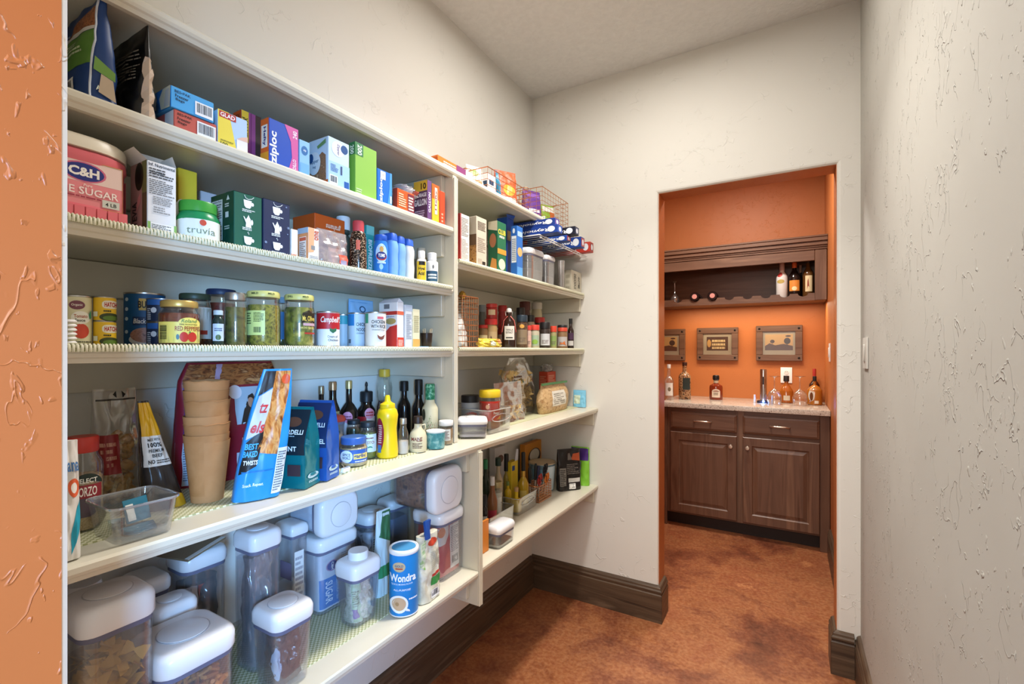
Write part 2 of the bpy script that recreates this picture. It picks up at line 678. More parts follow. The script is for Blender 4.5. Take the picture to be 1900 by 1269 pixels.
def liner(label, y0, y1, x0, x1, z, ribs):
    t = thing('shelf_liner', label, 'shelf liner', (x0, y0, z + .0002), 0)
    mk('mat', *boxg(0, 0, 0, x1 - x0, y1 - y0, LT), M_LINER, t)
    if ribs:
        B = Buf()
        n = int((y1 - y0) / .0050)
        for i in range(n):
            y = (i + .5) * (y1 - y0) / n
            X = x1 - x0
            h = .0016
            vs = []
            for dx, dz in ((-.004, LT), (.001, LT + .0016), (.0045, LT - .001), (.0055, -.006), (.0045, -.009)):
                vs += [(X + dx, y - h, dz), (X + dx + .0008, y, dz + .0008), (X + dx, y + h, dz)]
            fs = []
            for k in range(4):
                for j in range(2):
                    fs.append((3 * k + j, 3 * k + j + 1, 3 * k + j + 4, 3 * k + j + 3))
            B.add(vs, fs)
        B.mk('ribbed_edge_trim', cm('#dcd8bd', .5), t, 60)
        X = x1 - x0
        mk('turned_edge', *boxg(X, 0, -.0085, X + .0035, y1 - y0, LT), M_LINER, t)
    return t


liner('cream woven liner turned over the second shelf edge, under the pink tub', YS + .01, YP - .02, XL + .025, XU + .001, Z2, True)
liner('cream woven liner turned over the can shelf edge', YS + .01, YP - .02, XL + .025, XU + .001, Z3, True)
liner('cream woven liner turned over the shelf edge under the cereal boxes', YP + .015, YE - .02, XL + .025, XU + .001, ZR, True)
liner('woven liner on the shelf under the spice jars', YP + .015, YE - .02, XL + .025, XU + .001, Z3, True)
liner('pale green woven liner under the paper cups and snack bags', YS + .01, YP - .012, XL + .025, XD - .075, Z4, False)
liner('pale green woven liner under the chip bags beyond the divider', YP + .012, YE - .02, XL + .025, XD - .10, Z4, False)
liner('pale green woven liner under the clear food storage containers', YS + .01, YQ - .03, XL + .025, XD - .07, Z5, False)
T2, T3, T4, T5, TR = Z2 + .0026, Z3 + .0026, Z4 + .0026, Z5 + .0026, ZR + .0026   # where things stand

# ================================================================== KIT FOR PACKAGED GOODS
class Sf:
    """a printable face: fn(x, y, e) maps 0..1 x 0..1 to a point e above the surface"""

    def __init__(s, t, fn, w, h, curved=False):
        s.t, s.fn, s.W, s.H, s.curved, s.e = t, fn, w, h, curved, .0003

    def lift(s):
        s.e += .00016
        return s.e


def box_faces(t, w, d, h, z0=0.0, cy=0.0):
    return {
        'F': Sf(t, lambda x, y, e: ((x - .5) * w, cy - d / 2 - e, z0 + y * h), w, h),
        'L': Sf(t, lambda x, y, e: (-w / 2 - e, cy + d / 2 - x * d, z0 + y * h), d, h),
        'R': Sf(t, lambda x, y, e: (w / 2 + e, cy - d / 2 + x * d, z0 + y * h), d, h),
        'T': Sf(t, lambda x, y, e: ((x - .5) * w, cy - d / 2 + y * d, z0 + h + e), w, d)}


def mm(c):
    return cm(c, .45) if isinstance(c, str) else c


def R(s, x0, y0, x1, y1, c, name='label_panel', nx=None, ny=None, skew=0.0):
    if s.curved == 2:
        nx, ny = max(2, int(abs(x1 - x0) * 30) + 1), max(2, int(abs(y1 - y0) * 30) + 1)
    nx = nx or (10 if s.curved else 1)
    ny = ny or 1
    e = s.lift()
    vs, fs = [], []
    for j in range(ny + 1):
        for i in range(nx + 1):
            v = y0 + (y1 - y0) * j / ny
            vs.append(s.fn(x0 + (x1 - x0) * i / nx + skew * (v - y0), v, e))
    for j in range(ny):
        for i in range(nx):
            a = j * (nx + 1) + i
            fs.append((a, a + 1, a + nx + 2, a + nx + 1))
    return mk(name, vs, fs, mm(c), s.t, 40 if s.curved else None)


def P(s, pts, c, name='printed_shape'):
    """a printed polygon; on a curved face it is cut into a fan around its centre"""
    e = s.lift()
    n = len(pts)
    if not s.curved:
        return mk(name, [s.fn(x, y, e) for x, y in pts], [tuple(range(n))], mm(c), s.t)
    cx, cy = sum(p[0] for p in pts) / n, sum(p[1] for p in pts) / n
    if s.curved == 2:
        fp = []
        for i in range(n):
            (x0, y0), (x1, y1) = pts[i], pts[(i + 1) % n]
            m = max(1, int(math.hypot(x1 - x0, y1 - y0) / .05))
            fp += [(x0 + (x1 - x0) * k / m, y0 + (y1 - y0) * k / m) for k in range(m)]
        pts, n = fp, len(fp)
    K = 8 if s.curved == 2 else 3
    vs = [s.fn(cx, cy, e)]
    for k in range(1, K + 1):
        vs += [s.fn(cx + (x - cx) * k / K, cy + (y - cy) * k / K, e) for x, y in pts]
    fs = [(0, 1 + i, 1 + (i + 1) % n) for i in range(n)]
    for k in range(K - 1):
        for i in range(n):
            a, b = 1 + k * n + i, 1 + k * n + (i + 1) % n
            fs.append((a, a + n, b + n, b))
    return mk(name, vs, fs, mm(c), s.t, 40)


def E(s, cx, cy, rx, ry, c, name='printed_emblem', n=20, a0=0.0, a1=2 * PI, pw=1.0):
    pts = []
    for i in range(n + (0 if a1 - a0 > 6.2 else 1)):
        a = a0 + (a1 - a0) * i / n
        q, w = math.cos(a), math.sin(a)
        pts.append((cx + rx * math.copysign(abs(q) ** pw, q), cy + ry * math.copysign(abs(w) ** pw, w)))
    return P(s, pts, c, name)


GLY = {}


def glyphs(s, bold=0.0, shear=0.0):
    k = (s, bold, shear)
    if k in GLY:
        return GLY[k]
    cu = bpy.data.curves.new('lettering', 'FONT')
    cu.body = s
    cu.size = 1
    cu.resolution_u = 2
    cu.offset = bold
    cu.shear = shear
    cu.align_x = 'CENTER'
    ob = bpy.data.objects.new('lettering', cu)
    me = bpy.data.meshes.new_from_object(ob)
    vs = [(v.co.x, v.co.y) for v in me.vertices]
    fs = [tuple(p.vertices) for p in me.polygons]
    bpy.data.meshes.remove(me)
    bpy.data.objects.remove(ob)
    bpy.data.curves.remove(cu)
    if vs:
        x0, x1 = min(v[0] for v in vs), max(v[0] for v in vs)
        y0, y1 = min(v[1] for v in vs), max(v[1] for v in vs)
        vs = [(x - (x0 + x1) / 2, y - (y0 + y1) / 2) for x, y in vs]
    else:
        x0 = x1 = y0 = y1 = 0
    GLY[k] = (vs, fs, max(1e-4, x1 - x0), max(1e-4, y1 - y0))
    return GLY[k]


def T(s, txt, cx, cy, h, c, w=None, rot=0, bold=.018, shear=0.0, maxw=None):
    """lettering centred at (cx, cy); h and w are shares of the face's height and width (of the running text)"""
    vs, fs, gw, gh = glyphs(txt, bold, shear)
    side = rot % 180 != 0
    hm = h * (s.W if side else s.H)
    sy = hm / gh
    sx = (w * (s.H if side else s.W)) / gw if w else sy
    lim = maxw or (.96 if not side else .96)
    full = (s.H if side else s.W)
    if sx * gw > lim * full:
        sx = lim * full / gw
    a = math.radians(rot)
    ca, sa = math.cos(a), math.sin(a)
    e = s.lift() + (.0009 if s.curved == 2 else 0)
    out = []
    for x, y in vs:
        x, y = x * sx, y * sy
        x, y = x * ca - y * sa, x * sa + y * ca
        out.append(s.fn(cx + x / s.W, cy + y / s.H, e))
    return mk('lettering', out, fs, mm(c), s.t)


def fine(s, x0, y0, x1, y1, n, c, seed=0, fill=.55, left=True):
    """rows of print too small to read"""
    r = random.Random(seed + n)
    B = Buf()
    e = s.lift()
    st = (y1 - y0) / n
    for i in range(n):
        y = y1 - (i + 1) * st
        x = x0
        xe = x1 - (x1 - x0) * r.choice((0, 0, .05, .1, .35))
        while x < xe - .01:
            w = min((x1 - x0) * r.uniform(.07, .25), xe - x)
            vs = [s.fn(x, y, e), s.fn(x + w, y, e), s.fn(x + w, y + st * fill, e), s.fn(x, y + st * fill, e)]
            B.add(vs, [(0, 1, 2, 3)])
            x += w + (x1 - x0) * .025
    return B.mk('fine_print', mm(c), s.t)


def bars(s, x0, y0, x1, y1, back='#f4f2ee', ink='#2a2a2a', vert=True):
    if back:
        R(s, x0, y0, x1, y1, back, 'barcode_label')
    r = random.Random(int(abs(x0 * 1e3) + abs(y0 * 1e3)))
    B = Buf()
    e = s.lift()
    px, py = (x1 - x0) * .08, (y1 - y0) * .10
    x, xe = (x0 + px, x1 - px) if vert else (y0 + py, y1 - py)
    L = xe - x
    while x < xe:
        w = min(L * r.choice((.014, .028, .04)), xe - x)
        if vert:
            q = [(x, y0 + py * 2), (x + w, y0 + py * 2), (x + w, y1 - py), (x, y1 - py)]
        else:
            q = [(x0 + px, x), (x1 - px, x), (x1 - px, x + w), (x0 + px, x + w)]
        B.add([s.fn(a, b, e) for a, b in q], [(0, 1, 2, 3)])
        x += w + L * r.choice((.015, .03))
    return B.mk('barcode_print', mm(ink), s.t)


class A:
    pass


def carton(name, label, z, pxL, pxR, pyT, c, xfr=None, pyB=None, pxB=None, d=None, cat='box', rz=0.0, group=None, bw=.0012, body='carton', gap=0.0, h=None):
    """a box whose front face runs from column pxL to pxR; pxB: column of its back edge on the near side"""
    if xfr is None:
        xfr = gp(pxL, pyB, z)[0]
    yl, yr = ypx(pxL, xfr), ypx(pxR, xfr) - gap
    if d is None:
        d = xfr - xpx(pxB, yl)
    d = max(.008, min(d, xfr - XL - .022))
    h = h or zpx(pyT, xfr, yl) - z
    a = A()
    a.w, a.d, a.h = yr - yl, d, h
    a.t = thing(name, label, cat, (xfr - d / 2, (yl + yr) / 2, z), PI / 2 + math.radians(rz), group)
    a.body = mk(body, *bev(boxg(-a.w / 2, -d / 2, 0, a.w / 2, d / 2, h), bw, 1), mm(c), a.t)
    a.__dict__.update(box_faces(a.t, a.w, d, h))
    return a


def interp(prof, y):
    for (r0, z0), (r1, z1) in zip(prof, prof[1:]):
        if z0 <= y <= z1:
            return r0 + (r1 - r0) * (y - z0) / max(1e-6, z1 - z0)
    return prof[-1][0] if y > prof[-1][1] else prof[0][0]


def rnd(name, label, cat, z, pxL, pxR, pyT, prof, m, xfr=None, pyB=None, body='body', n=24, yaw=0.0, group=None, hh=None, smooth=40):
    """a turned thing seen between columns pxL and pxR; prof is (share of radius, share of height)"""
    pm = (pxL + pxR) / 2
    cosf = 1 / math.sqrt(1 + ((pm - 950) / F) ** 2)
    if pyB is not None:
        x, y = gp(pm, pyB, z)
        R_ = (pxR - pxL) * depth(x, y) * cosf / 2 / F
        L = math.hypot(x, y)
        R_ = R_ * (1 + R_ / L)
        cx, cy = x * (1 + R_ / L), y * (1 + R_ / L)
        if cx - R_ < XL + .004 and cy < YF:
            xfr = XL + .004 + 2 * R_
            pyB = None
    if pyB is None:
        R_ = .03
        for _ in range(4):
            cx = xfr - R_
            cy = ypx(pm, cx)
            R_ = (pxR - pxL) * depth(cx, cy) * cosf / 2 / F
    lim = (YP if z > .9 else YQ) - .0115
    if pm < (846 if z > .9 else 890) and cy + R_ > lim - .0 and cy < YF and z < 1.9:
        k = (lim - R_) / cy
        cx, cy = cx * k, cy * k
        R_ *= k
    a = A()
    a.R = R_
    a.H = hh or (zpx(pyT, cx, cy) - z)
    a.x, a.y, a.z = cx, cy, z
    a.t = thing(name, label, cat, (cx, cy, z), math.atan2(-cx, cy) + math.radians(yaw), group)

    def part(nm, pr, mt, n=n, parent=None, smooth=smooth, cap0=True, cap1=True):
        return mk(nm, *lathe([(r * a.R, q * a.H) for r, q in pr], n, cap0, cap1), mm(mt), parent or a.t, smooth)
    a.part = part
    a.body = part(body, prof, m)

    def fn(x, y, e):
        s = max(-.995, min(.995, 2 * x - 1))
        q = interp(prof, y) * a.R + e
        an = math.asin(s)
        return (q * math.sin(an), -q * math.cos(an), y * a.H)
    a.S = Sf(a.t, fn, 2 * a.R, a.H, 1)
    return a


CAN = [(.97, 0), (1, .015), (1, .03), (.975, .04), (.975, .95), (1, .96), (1, .985), (.96, 1)]


def can(label, z, pxL, pxR, pyT, c, group=None, **k):
    a = rnd('food_can', label, 'can', z, pxL, pxR, pyT, [(.975, .03), (.975, .965)], mm(c), body='paper_label', group=group or 'food cans on the eye-level shelf', **k)
    st = cm('#b9b7b2', .3, 1)
    a.part('rim', [(.97, 0), (1, .008), (1, .028), (.975, .032)], st)
    a.part('rim', [(.975, .963), (1, .968), (1, .995), (.97, 1), (.95, 1), (.93, .985), (.0, .985)], st)
    return a


def jar(label, z, pxL, pxR, pyT, fillm, lid, lidh=.14, glass=None, cat='jar', name='glass_jar', prof=None, lidr=.88, group=None, fillto=.82, **k):
    """a see-through jar with its contents and a lid"""
    b = 1 - lidh
    prof = prof or [(.86, 0), (.96, .03), (1, .08), (1, .70 * b + .08), (.97, .82 * b), (lidr * .98, .93 * b), (lidr * .98, b)]
    a = rnd(name, label, cat, z, pxL, pxR, pyT, prof, glass or M_GLASS, body='jar', group=group, **k)
    if fillm is not None:
        q = [(r * .955, .02 + zz * .97) for r, zz in prof if zz * .97 + .02 <= fillto * b]
        q = q + [(interp(prof, fillto * b) * .955, fillto * b + .005)]
        a.part('contents', q, fillm)
    a.lid = a.part('lid', [(lidr, b - .02), (lidr * 1.02, b - .005), (lidr * 1.02, .975), (lidr * .96, 1), (0, 1)], lid)
    return a


def bottle(label, z, pxL, pxR, pyT, m, cap, shoulder=.62, neck=.34, neckz=.72, capz=.86, name='bottle', cat='bottle', capr=None, group=None, **k):
    prof = [(.90, 0), (1, .025), (1, shoulder), (.93, shoulder + .04), (.60, (shoulder + neckz) / 2 + .035), (neck, neckz), (neck, capz)]
    a = rnd(name, label, cat, z, pxL, pxR, pyT, prof, m, body='bottle_body', group=group, **k)
    cr = capr or neck * 1.12
    a.cap = a.part('cap', [(cr, capz - .01), (cr, .985), (cr * .9, 1), (0, 1)], cap)
    return a


def bag(name, label, z, pxL, pxR, pyT, m, xfr=None, pyB=None, d=.07, cat='bag', rz=0.0, lean=0.0, group=None, prof=None, amp=.003, wide=None, seed=1, nu=26, nv=28, ex=3.0, body='pouch', seal=True, back=None, h=None, at=None, w=None, tx=0.0):
    """a soft bag with a front sheet, a back sheet and a flat seal on top"""
    if at is None:
        if xfr is None:
            xfr = gp((pxL + pxR) / 2, pyB, z)[0]
        xfr = max(xfr, XL + d + .004)
        yl, yr = ypx(pxL, xfr), ypx(pxR, xfr)
        w = yr - yl
        h = h or zpx(pyT, xfr, (yl + yr) / 2) - z
        at = (xfr - d / 2, (yl + yr) / 2)
    dp = prof or (lambda t: 1 - .95 * max(0, (t - .12) / .88) ** 1.7 if t < .93 else .02)
    wd = wide or (lambda t: 1.0)
    a = A()
    a.w, a.d, a.h = w, d, h
    a.t = thing(name, label, cat, (*at, z), PI / 2 + math.radians(rz), group)

    def pt(x, y, e, sgn=-1):
        s = 2 * x - 1
        k = max(0.0, 1 - abs(s) ** ex) ** (1 / ex)
        yy = dp(y) * d / 2 * k
        nz = noise.noise(Vector((x * 5 + seed, y * 6, sgn * 3.1))) * amp + noise.noise(Vector((x * 9, y * 10 + seed, sgn * 2))) * amp * .45
        yy = max(0, yy + nz * min(1, yy / .006)) + e
        zz = min(max(y, 0), 1) * h
        return ((x - .5) * w * wd(y) + tx * zz, sgn * yy - lean * zz, zz)
    vs, fs = [], []
    for sg in (-1, 1):
        b = len(vs)
        for j in range(nv + 1):
            for i in range(nu + 1):
                u = .5 - .5 * math.cos(PI * i / nu)
                vs.append(pt(u, j / nv, 0.0004, sg))
        for j in range(nv):
            for i in range(nu):
                q = b + j * (nu + 1) + i
                f = (q, q + 1, q + nu + 2, q + nu + 1)
                fs.append(f if sg < 0 else f[::-1])
    b2 = (nu + 1) * (nv + 1)
    fs.append(tuple(range(nu, -1, -1)) + tuple(range(b2, b2 + nu + 1)))
    for j in range(nv):
        for i, o in ((0, 1), (nu, 0)):
            q, r_ = j * (nu + 1) + i, b2 + j * (nu + 1) + i
            f = (q, q + nu + 1, r_ + nu + 1, r_)
            fs.append(f if i == 0 else f[::-1])
    tp = nv * (nu + 1)
    fs.append(tuple(range(tp, tp + nu + 1)) + tuple(range(b2 + tp + nu, b2 + tp - 1, -1)))
    a.body = mk(body, vs, fs, mm(m), a.t, 50)
    a.F = Sf(a.t, lambda x, y, e: pt(x, y, e + .0006), w, h, 2)
    a.B = Sf(a.t, lambda x, y, e: pt(x, y, e + .0006, 1), w, h, 2)
    return a


def rbox(w, d, z0, z1, r, k=4, rt=.004, rb=.003):
    return loft([(z0, w - 2 * rb, d - 2 * rb, max(1e-4, r - rb)), (z0 + rb, w, d, r), (z1 - rt, w, d, r), (z1 - rt * .3, w - rt * .6, d - rt * .6, max(1e-4, r - rt * .3)), (z1, w - 2 * rt, d - 2 * rt, max(1e-4, r - rt))], k)


def keeper(label, z, pxL, pxR, pyT, xfr=None, pyB=None, d=.10, rz=0.0, lidh=.035, fill=None, fillto=.6, group=None, knob=False, body=None, name='food_storage_container', taper=.0, ring=True, lidm=None, h=None, fillname='contents', rad=None, at=None, w=None):
    """a clear airtight storage box with a white push-button lid"""
    if at is None:
        if xfr is None:
            xfr = gp((pxL + pxR) / 2, pyB, z)[0]
        xfr = max(xfr, XL + d + .022)
        yl, yr = ypx(pxL, xfr), ypx(pxR, xfr)
        w = yr - yl
        h = h or zpx(pyT, xfr, (yl + yr) / 2) - z
        at = (xfr - d / 2, (yl + yr) / 2)
    a = A()
    a.w, a.d, a.h = w, d, h
    a.t = thing(name, label, 'container', (*at, z), PI / 2 + math.radians(rz), group or 'clear lidded food storage containers')
    build_keeper(a, lidh, fill, fillto, knob, body or M_CLEAR, ring, lidm or M_LID, taper, fillname, rad)
    return a


def build_keeper(a, lidh=.035, fill=None, fillto=.6, knob=False, body=None, ring=True, lidm=None, taper=0.0, fillname='contents', rad=None, parent=None):
    w, d, h = a.w, a.d, a.h
    p = parent or a.t
    r = rad or min(w, d) * .22
    hb = h - lidh
    wb, db = w - .006, d - .006
    body = body or M_CLEAR
    tp = taper
    secs = [(0, wb - .012 - tp, db - .012 - tp, r - .006), (.003, wb - .004 - tp, db - .004 - tp, r), (hb * .5, wb - tp * .4, db - tp * .4, r), (hb, wb, db, r)]
    inner = [(hb - .001, wb - .003, db - .003, r), (.006, wb - .006 - tp, db - .006 - tp, r)]
    mk('tub', *loft(secs + inner, 4, True, True), body, p, 40)
    mk('gasket', *loft([(hb - .006, wb + .001, db + .001, r), (hb + .002, wb + .001, db + .001, r)], 4, False, False), M_GREY, p, 40)
    L = lidm or M_LID
    lid = mk('lid', *loft([(hb + .002, w - .003, d - .003, r), (hb + .006, w, d, r), (h - .012, w, d, r), (h - .004, w - .006, d - .006, r), (h - .001, w - .014, d - .014, r), (h, w - .02, d - .02, r)], 5), L, p, 50)
    q = min(w, d) * .30
    if knob:
        mk('push_button', *lathe([(q, h - .001), (q, h + .016), (q * .95, h + .019), (0, h + .019)], 24), L, lid, 50)
    elif ring:
        mk('push_button', *lathe([(q, h - .0005), (q, h + .0016), (q * .97, h + .002), (0, h + .0014)], 24), L, lid, 50)
        mk('button_groove', *lathe([(q * 1.05, h - .0002), (q * 1.05, h + .0008), (q * 1.0, h + .0008)], 24, False, False), cm('#b8b6ba', .4), lid, 40)
    if fill is not None:
        t0 = fillto * hb
        k = .008
        mk(fillname, *loft([(.0075, wb - .012 - k - tp, db - .012 - k - tp, r - .006), (.012, wb - k - tp * .9, db - k - tp * .9, r - .003), (t0 * .92, wb - k - tp * .3, db - k - tp * .3, r - .003), (t0, wb - k - .012 - tp * .3, db - k - .012 - tp * .3, r - .006)], 4), mm(fill), p, 50)
    a.__dict__.update(box_faces(p, wb, db, hb))
    return a


def heap(name, parent, w, d, z0, z1, n, maker, m, seed=3, top=None):
    """many small pieces poured into a box-shaped space"""
    r = random.Random(seed)
    B = Buf()
    for i in range(n):
        x, y = r.uniform(-.5, .5), r.uniform(-.5, .5)
        zt = z1 + (z1 - z0) * .10 * math.sin(x * 7 + 1) * math.cos(y * 5)
        zz = z0 + (zt - z0) * r.random() ** .7
        mt = Matrix.Translation((x * w, y * d, zz)) @ Matrix.Rotation(r.uniform(0, 6.3), 4, 'Z') @ Matrix.Rotation(r.uniform(-.9, .9), 4, 'X') @ Matrix.Rotation(r.uniform(-.9, .9), 4, 'Y')
        B.add(*xf(maker(r), mt))
    return B.mk(name, m, parent, 40, 'stuff')


def bowtie(r, s=.02):
    vs = [(-s, -s * .55, 0), (-s, s * .55, .002), (-s * .5, -s * .42, .003), (-s * .5, s * .42, 0), (0, -s * .10, .004), (0, s * .10, .004), (s * .5, -s * .42, 0), (s * .5, s * .42, .003), (s, -s * .55, .002), (s, s * .55, 0)]
    return vs, [(0, 2, 3, 1), (2, 4, 5, 3), (4, 6, 7, 5), (6, 8, 9, 7)]


def penne(r, s=.018):
    vs, fs = tube([(-s, 0, 0), (s, 0, 0)], .0036, 6)
    return vs, fs


def nugget(r, s=.009):
    a, b, c = (s * r.uniform(.6, 1.2) for _ in range(3))
    return bev(boxg(-a, -b, -c * .7, a, b, c * .7), s * .35, 1)


def chip(r, s=.02):
    vs = [(-s, -s * .5, 0), (s, -s * .6, .003), (.1 * s, s, .006), (0, 0, -.003)]
    return vs, [(0, 1, 3), (1, 2, 3), (2, 0, 3)]


def wires(x0, x1, y0, y1, z0, z1, nx, ny, nz, r, taper=0.0):
    """an open basket of wire: rings round the sides and uprights that cross under the floor"""
    B = Buf()

    def at(z):
        k = taper * (1 - (z - z0) / max(1e-6, z1 - z0))
        return x0 + k, x1 - k, y0 + k, y1 - k
    for k in range(nz + 1):
        z = z0 + (z1 - z0) * k / nz
        a, b, c, d = at(z)
        rad = r * (1.7 if k in (0, nz) else 1)
        B.add(*tube([(a, c, z), (b, c, z), (b, d, z), (a, d, z), (a, c, z)], rad, 5))
    for k in range(nx + 1):
        f = k / nx
        a, b, c, d = at(z1)
        a2, b2, c2, d2 = at(z0)
        xt, xb = a + (b - a) * f, a2 + (b2 - a2) * f
        B.add(*tube([(xt, c, z1), (xb, c2, z0), (xb, d2, z0), (xt, d, z1)], r, 4))
    for k in range(ny + 1):
        f = k / ny
        a, b, c, d = at(z1)
        a2, b2, c2, d2 = at(z0)
        yt, yb = c + (d - c) * f, c2 + (d2 - c2) * f
        B.add(*tube([(a, yt, z1), (a2, yb, z0), (b2, yb, z0), (b, yt, z1)], r, 4))
    return B

# ================================================================== ON TOP OF THE SHELVES
ZT = Z_TOP + .0005
a = carton('snack_box', 'low orange carton lying on top of the shelves above the divider', ZT, 812, 876, 293, '#d9702c', xfr=-.955, d=.14, h=.034)
R(a.F, .52, 0, 1, 1, '#7d3a6a')
R(a.F, .80, 0, 1, 1, '#e8e0d8')
fine(a.F, .15, .2, .5, .8, 3, '#f4e4d0', 1)
R(a.L, 0, .1, 1, .8, '#c25a1e')


def wire_basket(label, y0, y1, x0, x1, z, h, nx, ny, nz, group=None, r=.0011, taper=.008):
    t = thing('wire_basket', label, 'basket', ((x0 + x1) / 2, (y0 + y1) / 2, z), 0, group)
    hx, hy = (x1 - x0) / 2, (y1 - y0) / 2
    wires(-hx, hx, -hy, hy, .002, h, nx, ny, nz, r, taper).mk('wire_lattice', M_COPPER, t)
    for s in (-1, 1):
        pts = [(-.035, s * hy, h), (-.034, s * (hy + .012), h + .002), (-.02, s * (hy + .02), h + .004), (.02, s * (hy + .02), h + .004), (.034, s * (hy + .012), h + .002), (.035, s * hy, h)]
        mk('handle', *tube(pts, .0018, 6), M_COPPER, t, 60)
    return t


yb0, yb1 = ypx(905, -.945), ypx(984, -.945)
wire_basket('copper wire basket with the red-orange snack bag, on top of the shelves', yb0, yb1, -1.16, -.945, ZT, .085, 8, 12, 4)
a = bag('snack_bag', 'red-orange snack bag with a blue folded edge in the upper wire basket', ZT + .006, 0, 0, 0, '#d4552b', at=(-1.02, yb1 - .085), w=.10, h=.155, d=.07, rz=-30, seed=4, amp=.006)
R(a.F, .02, .18, .16, .98, '#2d7fa0')
E(a.F, .55, .45, .28, .16, '#e9a23c')
R(a.F, .25, .10, .9, .24, '#f0e6da')
a = bag('snack_bag', 'pale crinkled snack bag with a green spot, near end of the upper wire basket', ZT + .006, 0, 0, 0, '#e8ddd2', at=(-1.04, yb0 + .048), w=.075, h=.115, d=.05, rz=-20, seed=9, amp=.006)
E(a.F, .4, .75, .25, .12, '#8fbf62')
R(a.F, .2, .3, .8, .5, '#d7825c')
a = carton('medicine_box', 'white carton with dark blue print in the upper wire basket', ZT + .006, 906, 920, 322, '#efefef', xfr=-1.02, d=.03, h=.108)
R(a.F, .1, .62, .7, .8, '#24405f')
R(a.L, .1, .5, .8, .75, '#24405f')
fine(a.F, .1, .2, .9, .5, 4, '#8aa')

yc0, yc1 = ypx(1008, -.94), ypx(1054, -.94)
wire_basket('tall copper wire basket at the corner end of the top shelf', yc0, yc1 + .01, -1.15, -.945, ZT, .145, 7, 10, 7, taper=.0)
a = bag('candy_bag', 'purple candy bag in the tall corner wire basket', ZT + .006, 0, 0, 0, '#6a3d92', at=(-1.03, yc0 + .055), w=.10, h=.150, d=.055, rz=-25, seed=5)
fine(a.F, .2, .30, .8, .42, 1, '#f3eef8', 3, .8)
R(a.F, .1, .78, .9, .9, '#8c5db4')
a = bag('candy_bag', 'green and orange treat bag behind the wires of the corner basket', ZT + .006, 0, 0, 0, '#8cb33a', at=(-1.02, yc1 - .07), w=.08, h=.12, d=.045, rz=-25, seed=6)
R(a.F, .05, .7, .95, .95, '#e8e4da')
R(a.F, .55, .25, .95, .7, '#cf6a2e')

# ================================================================== FIRST SHELF, LEFT BAY
X1, ZS = -.942, Z1 + .0006
# two pouches stand edge-on to the room
a = bag('nut_pouch', 'blue and green walnut pouch with a barcode beside the orange doorway', ZS, 0, 0, 0, '#1f3f77', at=(-1.045, ypx(205, -.96) - .012), w=.195, h=.168, d=.052, rz=-90, seed=2, ex=4, prof=lambda t: 1 - .75 * t ** 2, wide=lambda t: 1 - .03 * math.sin(t * 9))
R(a.F, .05, .36, .985, .70, '#5d8a3a')
P(a.F, [(.42, .74), (.985, .74), (.985, .95), (.80, .93), (.62, .84)], mottled('walnut_photo', ['#4a2415', '#b57449', '#7e4327', '#dfa878'], 90, .5))
P(a.F, [(.45, .705), (.985, .705), (.985, .74), (.45, .77)], '#e6e3dc')
bars(a.F, .30, .04, .80, .26)
fine(a.F, .55, .50, .85, .64, 4, '#c6d6ad', 2)
fine(a.F, .25, .78, .5, .9, 3, '#9fb6d8', 2)
mk('side_seam', *tube([a.F.fn(.985, y / 12, .001) for y in range(13)], .0016, 6), cm('#cfd6e0'), a.t, 60)
S = Sf(a.t, lambda x, y, e: (.0975 * (1 - .03 * math.sin(y * 9)) + .0012 + e, (-.5 + x) * .03 * (1 - .7 * y * y), y * .168), .03, .168)
P(S, [(0, .30), (1, .25), (1, .33), (0, .42)], '#6f9a45')
P(S, [(.25, .10), (1, .05), (.9, .25), (.35, .28)], '#b9a58c')
T(S, 'ALA O', .55, .14, .05, '#e8f0dc', w=.8)
a = bag('coffee_pouch', 'black pouch with a crumpled tan gusset beside the walnut pouch', ZS, 0, 0, 0, cm('#12100d', .3), at=(-1.04, ypx(252, -.96) + .010), w=.20, h=.158, d=.05, rz=-90, seed=12, ex=3, amp=.006, prof=lambda t: 1 - .93 * t ** 1.4)
fine(a.F, .55, .42, .93, .78, 9, '#8a8272', 5, .35)
B = Buf()
for j in range(9):
    y = j / 8 * .62
    wv = .010 * (1 - .6 * y) + .0012 * math.sin(j * 2.2)
    B.v += [(.099 + .003 * math.sin(j * 1.7), -wv, y * .165), (.1035, 0, y * .165), (.099 + .003 * math.cos(j * 2.1), wv, y * .165)]
for j in range(8):
    for i in range(2):
        q = 3 * j + i
        B.f.append((q, q + 1, q + 4, q + 3))
B.mk('tan_gusset', cm('#bda48a', .45), a.t)

M_BLU = '#4aa3d8'
red = carton('freezer_bag_box', 'red freezer bag carton under the open blue one', ZS, 323, 402, 201, '#c2584a', xfr=X1, pxB=287)
T(red.F, 'BES•PAK', .24, .80, .13, '#3a1b16', w=.34)
T(red.F, 'Freezer', .22, .58, .15, '#231310', w=.30)
T(red.F, 'Bags', .18, .38, .15, '#231310', w=.2)
bars(red.F, .52, .08, .97, .82)
R(red.L, .55, .05, .98, .95, '#dcdad8')
blu = carton('freezer_bag_box', 'open blue freezer bag carton on top of the red one', ZS + red.h + .0006, 317, 397, 157, M_BLU, xfr=X1 + .002, pxB=272)
T(blu.F, 'BES•PAK', .26, .80, .13, '#173a55', w=.36)
T(blu.F, 'Freezer', .24, .60, .15, '#0c2231', w=.30)
T(blu.F, 'Bags', .20, .42, .15, '#0c2231', w=.2)
bars(blu.F, .54, .08, .97, .72)
R(blu.L, 0, 0, 1, 1, '#2a6aa8')
R(blu.L, .12, .15, .42, .75, '#d9dcd8')
P(blu.L, [(.62, .05), (.97, .0), (1, 1), (.7, .98), (.55, .6)], '#d8cfae')
P(blu.L, [(.74, .10), (.95, .08), (.95, .9), (.8, .86)], '#b9b9b4')
